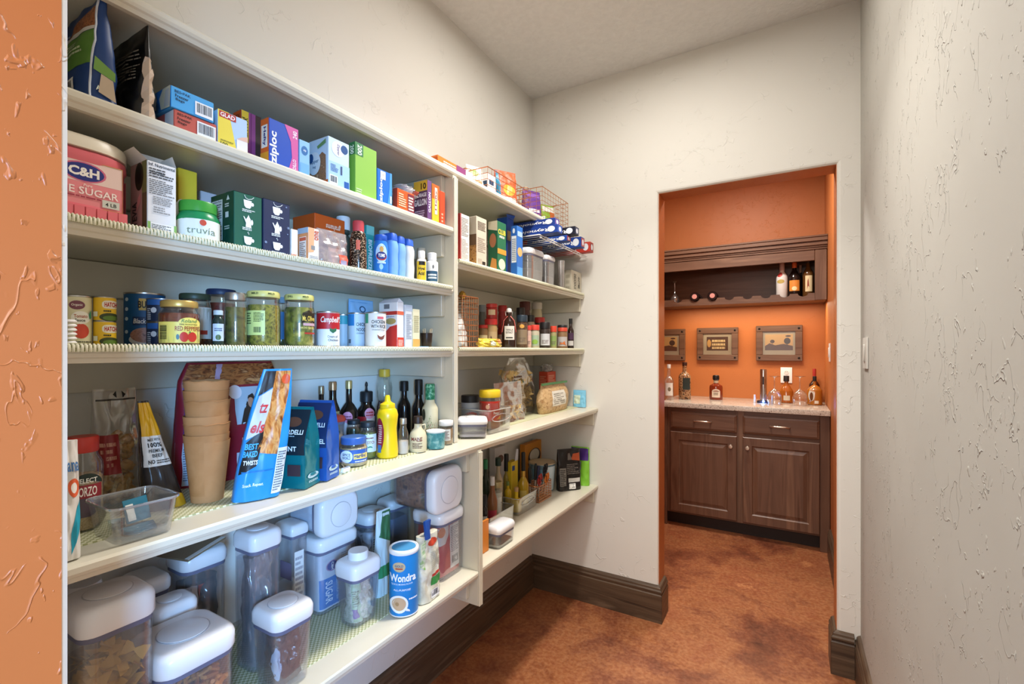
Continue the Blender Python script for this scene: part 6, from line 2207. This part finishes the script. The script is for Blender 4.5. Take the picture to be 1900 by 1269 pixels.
a = bottle('slim bottle of golden oil at the front of the oil bin', Z5b + .004, 936, 949, 893, OIL, cm('#6a7a3a', .3), xfr=-1.05, shoulder=.62, neck=.4, neckz=.74, capz=.86)
a = bottle('olive oil bottle with a tall black cap and gold neck', Z5b + .004, 961, 981, 839, cm('#a8861c', .14), '#1a1817', xfr=-1.005, shoulder=.38, neck=.34, neckz=.54, capz=.66)
a.part('neck_foil', [(.37, .54), (.37, .66), (.3, .66)], cm('#c9a24a', .3, .7))
R(a.S, .2, .06, .8, .3, '#b59a4a')
a = bottle('wide dark-capped bottle behind the yellow carton', Z5b + .004, 934, 945, 842, cm('#a08a3a', .2), '#1b1917', xfr=-1.10, shoulder=.5, neck=.5, neckz=.6, capz=.66, capr=.8)
a = carton('seasoning_box', 'yellow carton with a white torn flap in the oil bin', Z5b + .004, 949, 961, 858, '#dfc22c', xfr=-1.085, d=.03)
R(a.F, .1, .78, .5, .9, '#2a4f9a')
mk('flap', [(0, -a.d / 2, a.h), (a.w / 2, -a.d / 2, a.h), (a.w / 2, -a.d / 2 - .002, a.h + .05), (.2 * a.w, -a.d / 2 - .002, a.h + .055), (0, -a.d / 2 - .001, a.h + .0)], [(0, 1, 2, 3)], cm('#d3d9e4', .5), a.t)
a = carton('seasoning_box', 'white carton with a brown drawing at the back wall', Z5b + .004, 918, 938, 832, '#d6d3d2', xfr=-1.185, d=.03)
E(a.F, .5, .75, .3, .08, '#6a4636')
a = carton('pancake_mix_box', 'orange carton with a round cow emblem at the back of the tool shelf', Z5b, 974, 1008, 826, '#d98a2a', xfr=-1.185, d=.03)
E(a.F, .5, .62, .34, .22, '#3a2a22')
E(a.F, .5, .66, .26, .16, '#d9cdb8')
P(a.F, [(.15, .50), (.85, .50), (.78, .36), (.22, .36)], '#6a3022')
fine(a.F, .24, .39, .76, .47, 1, '#f0e2c6')
a = rnd('tin_bucket', 'enamel tin bucket with a pale rim behind the wire tool basket', 'bucket', Z5b, 981, 1031, 856, [(.84, 0), (.85, .01), (1, .97), (1.02, .98), (1.02, 1), (.97, 1), (.95, .9), (.83, .03)], mottled('bucket_enamel', ['#a9b9c0', '#5d7a88', '#c9d3d6'], 12, .4), xfr=-1.005, body='bucket_wall', n=28)
a.part('rim', [(1.0, .965), (1.03, .97), (1.03, 1), (.99, 1)], '#c9b594')
R(a.S, .12, .30, .5, .82, '#6f9ab0')
R(a.S, .68, .04, .97, .9, '#c9d9e0')
t = wire_basket('copper wire basket of scissors and kitchen tools', 1.912, 2.035, -1.06, -.982, Z5b + .0004, .075, 6, 12, 6, r=.0011, taper=.0)
tx_, ty_ = t.location.x, t.location.y


def scissors(label, y, x, c, lean, h=.13):
    t = thing('scissors', label, 'scissors', (x, y, Z5b + .006), PI / 2, 'scissors in the wire tool basket')
    t.rotation_euler = (.12, lean, PI / 2)
    for s in (-1, 1):
        mk('blade', *xf(bev(boxg(-.004, -.001, 0, .004, .001, h * .55), .0008, 1), Matrix.Translation((s * .003, s * .0016, 0)) @ Matrix.Rotation(s * .05, 4, 'Y')), M_STEEL, t)
        ring = [(s * .011 + .0105 * math.cos(q * PI / 7), s * .0015, h * .78 + .021 * math.sin(q * PI / 7)) for q in range(15)]
        mk('finger_loop', *tube(ring, .0036, 6), mm(c), t, 60)
        mk('shank', *tube([(s * .003, s * .0015, h * .50), (s * .009, s * .0015, h * .66)], .0045, 6), mm(c), t, 60)
    return t


scissors('black handled scissors leaning to the bucket', ty_ + .035, tx_ + .0, '#17171a', .10, .165)
scissors('red handled scissors in the middle of the tool basket', ty_ - .025, tx_ + .015, '#a32a24', -.08, .125)
scissors('orange handled scissors near the front of the tool basket', ty_ + .025, tx_ + .022, '#d9762a', .04, .115)
for lab, dy, c, ln, hh in (('black stick lighter standing in the tool basket', -.045, '#1c1a1a', -.05, .15), ('navy peeler handle tilted over the basket rim', .02, '#2a2f52', .16, .14), ('black marker pen between the scissors', .0, '#141414', .08, .155)):
    t = thing('utensil', lab, 'tool', (tx_ - .018, ty_ + dy, Z5b + .006), PI / 2)
    t.rotation_euler = (0, ln, PI / 2)
    mk('shaft', *tube([(0, 0, 0), (0, 0, hh * .55)], .003, 6), M_STEEL, t, 60)
    mk('grip', *tube([(0, 0, hh * .5), (0, 0, hh * .6), (0, 0, hh * .9), (0, 0, hh)], [.005, .007, .0075, .005], 8), mm(c), t, 60)
a = bag('coffee_bag', 'black bag with orange mark, rolled top, on the bottom shelf', Z5b, 0, 0, 0, cm('#1f1a18', .22), at=(-.955, 2.18), w=.125, h=.205, rz=-40, d=.045, seed=121, ex=5, amp=.005, prof=lambda t: 1 - .8 * t ** 2)
P(a.F, [(.55, .74), (.95, .70), (.95, .90), (.65, .88)], '#b5532e')
P(a.F, [(.40, .74), (.60, .74), (.52, .90), (.44, .90)], '#6a625c')
R(a.F, .05, .12, .32, .55, '#7d776f')
fine(a.F, .07, .14, .30, .53, 9, '#2a2624', 3)
R(a.F, .42, .20, .92, .30, '#c9c6c0')
bars(a.F, .44, .04, .72, .17)
fine(a.F, .36, .40, .9, .66, 6, '#6f6862', 3)
a = bag('gusset_bag', 'lime green bag with a purple folded top in the corner', Z5b, 0, 0, 0, cm('#7fbf35', .35), at=(-.94, 2.298), w=.10, h=.195, d=.045, rz=-90, seed=123, amp=.004, prof=lambda t: 1 - .6 * t)
R(a.F, .02, .66, .98, .98, '#4a2a7a')
R(a.F, .06, .42, .6, .62, '#6a4aa8')

# ================================================================== BAR ROOM BEHIND THE FAR DOORWAY
YC = 3.67                                   # face of the base cabinet
CX0, CX1 = -.815, XB - .003
ZK = .93                                    # top of the counter


def px_x(p, y):
    return xpx(p, y)


def pz(py, px, y):
    return zpx(py, xpx(px, y), y)


# base cabinet
t = thing('base_cabinet', 'dark walnut bar cabinet with two drawers over two raised-panel doors', 'cabinet', ((CX0 + CX1) / 2, (YC + YB) / 2, 0), 0)
ox, oy = (CX0 + CX1) / 2, (YC + YB) / 2


def lc(b):
    return [(v[0] - ox, v[1] - oy, v[2]) for v in b[0]], b[1]


def cab(name, b, m=M_CAB, w=.003, parent=None):
    v, f = lc(bev(b, w, 2))
    return mk(name, v, f, m, parent or t)


cab('carcass', boxg(CX0, YC + .02, .095, CX1, YB - .001, ZK - .037))
cab('toe_kick', boxg(CX0, YC + .075, 0, CX1, YC + .09, .096), cm('#24160f', .5), .001)
cab('end_panel', boxg(CX0, YC, 0, CX0 + .02, YC + .019, .893))
cab('end_panel', boxg(CX1 - .055, YC, 0, CX1, YC + .019, .893))
cab('stile', boxg(CX0 + .0205, YC + .0033, .10, CX0 + .045, YC + .0195, .893))
xm = (px_x(1367, YC) + px_x(1378, YC)) / 2
cab('stile', boxg(xm - .03, YC + .0033, .10, xm + .03, YC + .0195, .893))
cab('rail', boxg(CX0 + .045, YC + .004, .845, CX1 - .055, YC + .0195, .893), M_CABX)
cab('rail', boxg(CX0 + .045, YC + .004, .695, CX1 - .055, YC + .0195, .735), M_CABX)
cab('rail', boxg(CX0 + .045, YC + .004, .10, CX1 - .055, YC + .0195, .128), M_CABX)


def raised(name, x0, x1, z0, z1, border, parent=None):
    """a door or drawer front: outer frame, sloped moulding and a raised field"""
    yf = YC - .017
    vs, fs = [], []
    rings = [(0, YC + .0035), (0, yf + .004), (.004, yf), (border, yf), (border + .006, yf + .006), (border + .012, yf + .007), (border + .034, yf + .001), (border + .038, yf + .001)]
    for i, y in rings:
        vs += [(x0 + i - ox, y - oy, z0 + i), (x1 - i - ox, y - oy, z0 + i), (x1 - i - ox, y - oy, z1 - i), (x0 + i - ox, y - oy, z1 - i)]
    for k in range(len(rings) - 1):
        for j in range(4):
            a_, b_ = 4 * k + j, 4 * k + (j + 1) % 4
            fs.append((a_, b_, b_ + 4, a_ + 4))
    q = 4 * (len(rings) - 1)
    fs.append((q, q + 1, q + 2, q + 3))
    fs.append((3, 2, 1, 0))
    return mk(name, vs, fs, M_CAB, t)


def slab(x0, x1, z0, z1):
    yf = YC - .016
    vs, fs = [], []
    rings = [(0, YC + .0035), (0, yf + .007), (.005, yf + .004), (.010, yf + .003), (.015, yf), (.02, yf)]
    for i, y in rings:
        vs += [(x0 + i - ox, y - oy, z0 + i), (x1 - i - ox, y - oy, z0 + i), (x1 - i - ox, y - oy, z1 - i), (x0 + i - ox, y - oy, z1 - i)]
    for k in range(len(rings) - 1):
        for j in range(4):
            a_, b_ = 4 * k + j, 4 * k + (j + 1) % 4
            fs.append((a_, b_, b_ + 4, a_ + 4))
    q = 4 * (len(rings) - 1)
    fs += [(q, q + 1, q + 2, q + 3), (3, 2, 1, 0)]
    return mk('drawer', vs, fs, M_CABX, t)


yD = YC - .016
NICK = cm('#c9b9a8', .3, .9)
for a0, a1, kx in ((1244, 1367, 1356), (1378, 1521, 1387)):
    x0, x1 = px_x(a0, yD), px_x(a1, yD)
    dr = slab(x0, x1, .735, .862)
    xc, w_ = (x0 + x1) / 2, .115
    pull = mk('pull', *tube([(xc - w_ / 2 - ox, yD - oy + .001, .80), (xc - w_ / 2 + .006 - ox, yD - oy - .022, .80), (xc - .03 - ox, yD - oy - .026, .803), (xc + .03 - ox, yD - oy - .026, .803), (xc + w_ / 2 - .006 - ox, yD - oy - .022, .80), (xc + w_ / 2 - ox, yD - oy + .001, .80)], .0065, 8), NICK, dr, 60)
    dd = raised('door', x0, x1, .115, .712, .058)
    kv = lathe([(.006, 0), (.006, .012), (.014, .016), (.016, .022), (.012, .028), (0, .029)], 16)
    xk = px_x(kx, yD)
    mk('knob', *xf(kv, Matrix.Translation((xk - ox, yD - oy, .64)) @ Matrix.Rotation(PI / 2, 4, 'X')), NICK, dd, 50)
# counter
GRAN = mottled('granite', ['#7d7063', '#cfc8ba', '#e6e2d8', '#b0a492', '#dcd7cb', '#4f463d'], 95, .16, 0, 7, (1, 1, 1), .4, .8)
o = mk('countertop', *bev(boxg(CX0 - .02, YC - .032, ZK - .036, XB - .0015, YB - .0005, ZK), .006, 2), GRAN, None, 30)
tag(o, 'speckled beige granite countertop on the dark bar cabinet', 'countertop')

# hanging wine shelf
YU, UX0, UX1, UZ0, UZ1 = 3.93, -.95, XB - .004, 1.674, 2.125
t = thing('wine_cabinet', 'dark walnut wall cabinet with a scalloped wine rail and crown moulding', 'cabinet', ((UX0 + UX1) / 2, (YU + YB) / 2, UZ0), 0)
ox, oy = (UX0 + UX1) / 2, (YU + YB) / 2


def wcab(name, b, m=M_CABX, w=.003):
    v, f = bev(b, w, 1)
    return mk(name, [(q[0] - ox, q[1] - oy, q[2] - UZ0) for q in v], f, m, t)


wcab('bottom_board', boxg(UX0, YU + .021, UZ0, UX1, YB - .001, UZ0 + .02))
wcab('top_board', boxg(UX0, YU + .021, 2.03, UX1, YB - .001, 2.05))
wcab('back_panel', boxg(UX0, YB - .012, UZ0 + .0205, UX1, YB - .001, 2.0295), M_CABX)
wcab('side_panel', boxg(UX1 - .018, YU + .021, UZ0 + .0205, UX1, YB - .0125, 2.0295), M_CAB)
wcab('side_panel', boxg(UX0, YU + .021, UZ0 + .0205, UX0 + .018, YB - .0125, 2.0295), M_CAB)
xs = px_x(1512, YU)
wcab('stile', boxg(xs, YU, UZ0, UX1, YU + .02, 2.03), M_CAB)
wcab('stile', boxg(UX0, YU, UZ0, UX0 + .05, YU + .02, 2.03), M_CAB)
wcab('top_rail', boxg(UX0 + .0505, YU, 1.955, xs - .0005, YU + .02, 2.03))
# scalloped bottom rail
pts = [(UX0 + .0505, UZ0), (xs - .0005, UZ0)]
top = UZ0 + .052
cuts = [px_x(p, YU) for p in (1490, 1456, 1421, 1387, 1353, 1322, 1290, 1258)]
prof = [(xs - .0005, top)]
for c in cuts:
    for k in range(9):
        an = PI * k / 8
        prof.append((c + .032 * math.cos(an), top - .022 * math.sin(an)))
prof.append((UX0 + .0505, top))
poly = pts + prof
n = len(poly)
vs = [(x - ox, YU - oy, z - UZ0) for x, z in poly] + [(x - ox, YU + .02 - oy, z - UZ0) for x, z in poly]
fs = [tuple(range(n)), tuple(range(2 * n - 1, n - 1, -1))] + [(i, n + i, n + (i + 1) % n, (i + 1) % n) for i in range(n)]
mk('scalloped_rail', vs, fs, M_CABX, t)
# crown: stepped mouldings
for z0, z1, o_ in ((2.03, 2.045, .006), (2.045, 2.058, .012), (2.058, 2.085, .022), (2.085, 2.112, .034), (2.112, 2.125, .040)):
    wcab('crown_step', boxg(UX0 - .0, YU - o_, z0 + .0002, UX1 + .003, YU + .02, z1), M_CABX, .002)

# pictures
SEP = mottled('sepia_scene', ['#3a2418', '#8a5f38', '#d2a868', '#e6c48a'], 6, .5, 0, 5, (1, 1, 3))


def picture(label, p0, p1, q0, q1, kind):
    y = YB - .003
    x0, x1 = px_x(p0, y), px_x(p1, y)
    z1, z0 = pz(q0, p0, y), pz(q1, p0, y)
    w, h = x1 - x0, z1 - z0
    t = thing('framed_picture', label, 'picture', ((x0 + x1) / 2, y, z0), 0, 'framed sepia pictures above the bar')
    b, d = .048, .026
    for nm, bb in (('frame_rail', boxg(-w / 2, -d, 0, w / 2, 0, b)), ('frame_rail', boxg(-w / 2, -d, h - b, w / 2, 0, h)),
                   ('frame_stile', boxg(-w / 2, -d + .001, b, -w / 2 + b, 0, h - b)), ('frame_stile', boxg(w / 2 - b, -d + .001, b, w / 2, 0, h - b))):
        mk(nm, *bev(bb, .003, 1), M_CABX, t)
    for sx in (-1, 1):
        for zz in (b / 2, h - b / 2):
            mk('corner_stud', *xf(lathe([(.008, 0), (.008, .003), (.004, .005), (0, .005)], 10), Matrix.Translation((sx * (w / 2 - b / 2), -d, zz)) @ Matrix.Rotation(PI / 2, 4, 'X')), cm('#1c1410', .4, .6), t)
    mk('mat_board', *boxg(-w / 2 + b, -.012, b, w / 2 - b, -.004, h - b), cm('#b5a78c', .6), t)
    s = Sf(t, lambda x, yy, e: ((x - .5) * w, -.0122 - e, yy * h), w, h)
    m0, m1, n0, n1 = .24, .76, .30, .72
    if kind == 'words':
        R(s, m0, n0, m1, n1, '#4a2c1a', 'photograph')
        E(s, .30, .52, .05, .12, '#d9a458')
        for k in range(3):
            fine(s, .37, .57 - k * .11, .69, .64 - k * .11, 1, '#f0d296', k, .85)
        R(s, .36, .555, .70, .565, '#e0b872')
        R(s, .36, .44, .70, .45, '#e0b872')
    else:
        R(s, m0 - .04, n0, m1 + .04, n1 + .03, '#d9ac68', 'photograph')
        P(s, [(m0 - .04, n0), (m1 + .04, n0), (m1 + .04, n0 + .12), (.6, n0 + .18), (.42, n0 + .14), (.30, n0 + .2), (m0 - .04, n0 + .12)], '#5a3420')
        E(s, .36, .55, .05, .05, '#4a2c1a')
        R(s, .355, .46, .365, .54, '#4a2c1a')
        E(s, .68, .56, .07, .09, '#3a2418')
        R(s, .672, .42, .688, .52, '#3a2418')
        E(s, .70, .70, .06, .025, '#4a2c1a')
    mk('glazing_pane', *boxg(-w / 2 + b, -.017, b, w / 2 - b, -.0155, h - b), clear('#fbfbfb', .12, .01, .02), t)
    return t


picture('sepia landscape picture half hidden by the door reveal', 1198, 1272, 612, 668, 'land')
picture('sepia picture with three lines of light lettering', 1294, 1370, 609, 668, 'words')
picture('sepia savanna picture with two trees beside the corner', 1403, 1489, 605, 669, 'land')

# wall plates
def plate(name, label, loc, rz, w, h, kind, m=M_WHITE):
    t = thing(name, label, 'outlet' if 'outlet' in name else 'switch', loc, rz)
    mk('plate', *bev(boxg(-w / 2, -.006, -h / 2, w / 2, 0, h / 2), .003, 2), m, t, 40)
    if kind == 'outlet':
        for s in (-1, 1):
            mk('socket', *xf(lathe([(.017, 0), (.017, .002), (.016, .0025), (0, .0025)], 18), Matrix.Translation((0, -.006, s * .021)) @ Matrix.Rotation(PI / 2, 4, 'X')), cm('#dedbd4', .4), t)
            for q in (-1, 1):
                mk('slot', *boxg(q * .006 - .001, -.0089, s * .021 + .001, q * .006 + .001, -.0084, s * .021 + .009), cm('#2a2826'), t)
    else:
        mk('rocker', *bev(boxg(-.016, -.010, -.032, .016, -.006, .032), .002, 1), m, t, 40)
    return t


plate('wall_outlet', 'white double outlet plate on the orange wall behind the glasses', (px_x(1459, YB), YB - .0005, pz(696, 1459, YB)), 0, .078, .122, 'outlet')
plate('light_switch', 'white switch plate at the edge of the orange reveal beside the bar', (XB - .0005, ypx(1540.5, XB), zpx(654, XB, ypx(1540.5, XB))), -PI / 2, .075, .12, 'switch')
ysw = ypx(1608, XR)
plate('light_switch', 'switch plate painted like the wall it sits on, beside the far corner', (XR - .0005, ysw, zpx(655, XR, ysw)), -PI / 2, .10, .115, 'switch', cm('#c9c6be', .5))

# bottles on the bar
ZB = ZK + .0006


def bar_y(px, py):
    return gp(px, py, ZB)


a = bottle('clear vodka bottle with a white label beside the door reveal', ZB, 1232, 1250, 676, clear('#f6f8f8', .2, .05), '#d8d5cf', pyB=742, shoulder=.52, neck=.34, neckz=.68, capz=.9)
R(a.S, .15, .12, .9, .48, '#dcd8d0')
E(a.S, .55, .30, .16, .06, '#7a6a52')
a = bottle('dark bottle filled with corks, a black label on it', ZB, 1259, 1282, 672, mottled('cork_bottle', ['#3a2418', '#b8916a', '#8a5c3a', '#241610'], 60, .15, 0, 2), cm('#3a1f16', .3), pyB=741, shoulder=.60, neck=.36, neckz=.74, capz=.92)
R(a.S, .34, .26, .92, .58, '#26302c')
t = rnd('tequila_bottle', 'square amber bottle with a round black stopper and pale arched label', 'bottle', ZB, 1316, 1341, 696, [(.96, 0), (1, .03), (1, .50), (.92, .58), (.36, .66), (.32, .80)], cm('#7a2c14', .12, 0, .6), pyB=742, n=20, body='bottle_body')
t.part('stopper', [(.46, .80), (.52, .86), (.50, .97), (.4, 1), (0, 1)], cm('#1c1a1a', .25))
t.part('collar', [(.34, .66), (.37, .70), (.37, .79), (.3, .80)], cm('#c9b89a', .4))
R(t.S, .20, .10, .80, .34, '#d9c9b4')
E(t.S, .5, .34, .30, .10, '#d9c9b4', a0=0, a1=PI)
fine(t.S, .32, .2, .68, .32, 3, '#5a4632')
# electric opener with blue light
gx, gy = bar_y(1416, 748)
t = thing('wine_opener', 'brushed steel electric wine opener glowing blue at its foot', 'opener', (gx, gy + .03, ZB), 0)
zo = zpx(685, gx, gy + .03) - ZB
mk('charging_base', *loft([(0, .085, .06, .02), (.014, .085, .06, .02), (.018, .07, .05, .018)], 4), cm('#20222c', .3), t, 40)
mk('body', *lathe([(.022, .018), (.0225, .03), (.0225, zo * .96), (.02, zo), (0, zo)], 24), cm('#b9b5b0', .25, 1), t, 40)
mk('button', *boxg(-.004, -.0236, zo * .55, .004, -.0222, zo * .78), cm('#1a1a1e'), t)
for s in (-1, 1):
    mk('foil_cutter', *loft([(.0005, .016, .03, .005), (.058, .012, .024, .005)], 3), cm('#d9dadd', .3), t, 40).location = (s * .058, 0, 0)
mk('blue_indicator', *xf(lathe([(.007, 0), (.007, .004), (0, .004)], 14), Matrix.Translation((.002, -.0305, .012)) @ Matrix.Rotation(PI / 2, 4, 'X')), cm('#3a6cff', .3, emit=60), t)
lg = lamp('opener_glow', 'POINT', (gx, gy - .015, ZB + .015), (gx, gy - 1, ZB), .18, (.25, .4, 1.0), .008)


def wine_glass(label, px, pyT, pyB, k=1.0, name='wine_glass', flip=True):
    x, y = bar_y(px, pyB)
    h = zpx(pyT, x, y) - ZB
    t = thing(name, label, 'glass', (x, y, ZB), 0)
    p = [(.040, 0), (.046, .16), (.045, .30), (.034, .44), (.014, .52), (.0045, .56), (.004, .94), (.012, .97), (.036, .995), (.036, 1.0)]
    if not flip:
        p = [(r, 1 - z) for r, z in p][::-1]
    mk('glass_body', *lathe([(r * k, z * h) for r, z in p], 20, False, False), clear('#fbfcfd', .35, .02, .02), t, 60)
    return t


wine_glass('upside-down wine glass beside the blue-lit opener', 1437, 698, 750)
wine_glass('upside-down wine glass between the two whiskey bottles', 1484, 698, 752)
wine_glass('tall upside-down wine glass on the wine shelf', 1252, 522, 556) if False else None
a = bottle('round whiskey decanter with a dark tilted stopper in front of the outlet', ZB, 1446, 1472, 697, cm('#a3561c', .10, 0, .7), '#2a2220', pyB=748, shoulder=.42, neck=.30, neckz=.70, capz=.80, capr=.42)
R(a.S, .3, .10, .75, .28, '#d9c9b0')
a = bottle('flat whiskey bottle with a horseshoe label and black cap', ZB, 1497, 1526, 698, cm('#a8641e', .12, 0, .7), '#1d1a1a', pyB=752, shoulder=.50, neck=.20, neckz=.70, capz=.84, capr=.26)
E(a.S, .30, .34, .20, .20, '#d9d2c4')
E(a.S, .30, .30, .11, .15, '#6a3a16')
R(a.S, .50, .06, .75, .16, '#e0d8c8')
a = bottle('taller bottle with a red foil neck behind the horseshoe bottle', ZB, 1501, 1521, 684, cm('#3a1a10', .15), '#a32a24', pyB=747, shoulder=.50, neck=.32, neckz=.66, capz=.68, capr=.34)

# on the wine shelf
ZW = UZ0 + .0206
yw = 4.06


def shelf_bottle(label, p0, p1, py, m, cap, y, **k):
    xm_ = px_x((p0 + p1) / 2, y)
    return bottle(label, ZW, p0, p1, py, m, cap, pyB=650 - (ZW - H) / depth(xm_, y) * F, **k)


a = shelf_bottle('white wrapped bottle with a red ribbon at the end of the wine shelf', 1440, 1462, 482, '#d6d2cc', '#b59a94', 4.0, shoulder=.55, neck=.4, neckz=.7, capz=.74)
E(a.S, .3, .62, .25, .06, '#b53a34')
E(a.S, .4, .45, .3, .05, '#b9a25a')
a = shelf_bottle('dark bottle with an orange label and orange foil neck', 1462, 1486, 480, cm('#1f1512', .15), '#c9622e', 4.0, shoulder=.52, neck=.34, neckz=.72, capz=.78)
R(a.S, .12, .20, .88, .46, '#d98a3a')
E(a.S, .5, .26, .2, .05, '#e9d9a8')
a = shelf_bottle('clear amber bottle with a cream label next to the cabinet stile', 1489, 1510, 473, cm('#5a3a1c', .12), '#3a302c', 4.0, shoulder=.55, neck=.36, neckz=.72, capz=.82)
R(a.S, .25, .16, .85, .52, '#dcc79c')
P(a.S, [(.4, .2), (.6, .26), (.52, .46), (.44, .4)], '#8a3a2a')
a = shelf_bottle('slim dark bottle half hidden behind the orange-labelled one', 1480, 1491, 492, cm('#1b120e', .2), '#b08a74', 4.12, shoulder=.55, neck=.4, neckz=.7, capz=.8)
for p, lab in ((1289, 'first'), (1322, 'second')):
    x = px_x(p, YU)
    t = thing('wine_bottle', f'wine bottle lying in the scalloped rail, base towards the room, {lab} from the door reveal', 'bottle', (x, YU + .03, UZ0 + .052 - .022 + .0395), 0)
    t.rotation_euler = (PI / 2, 0, 0)
    mk('bottle_body', *lathe([(.014, -.265), (.014, -.19), (.034, -.14), (.036, .038), (.033, .044), (.020, .044), (.012, .034), (0, .032)], 24), cm('#140f12', .15), t, 40)
    mk('punt_reflection', *lathe([(.019, .0444), (.018, .0452), (0, .0452)], 18), cm('#c98a80', .4), t)  # pink reflection in the dark glass base, put in as a coloured disc
x = px_x(1252, 4.0)
t = thing('wine_glass', 'upside-down stemmed glass on the wine shelf', 'glass', (x, 4.0, ZW), 0)
h = zpx(523, x, 4.0) - ZW
mk('glass_body', *lathe([(r, z * h) for r, z in [(.03, 0), (.035, .14), (.030, .32), (.010, .46), (.004, .5), (.004, .94), (.014, .97), (.034, 1)]], 20, False, False), clear('#fbfcfd', .4, .03, .02), t, 60)
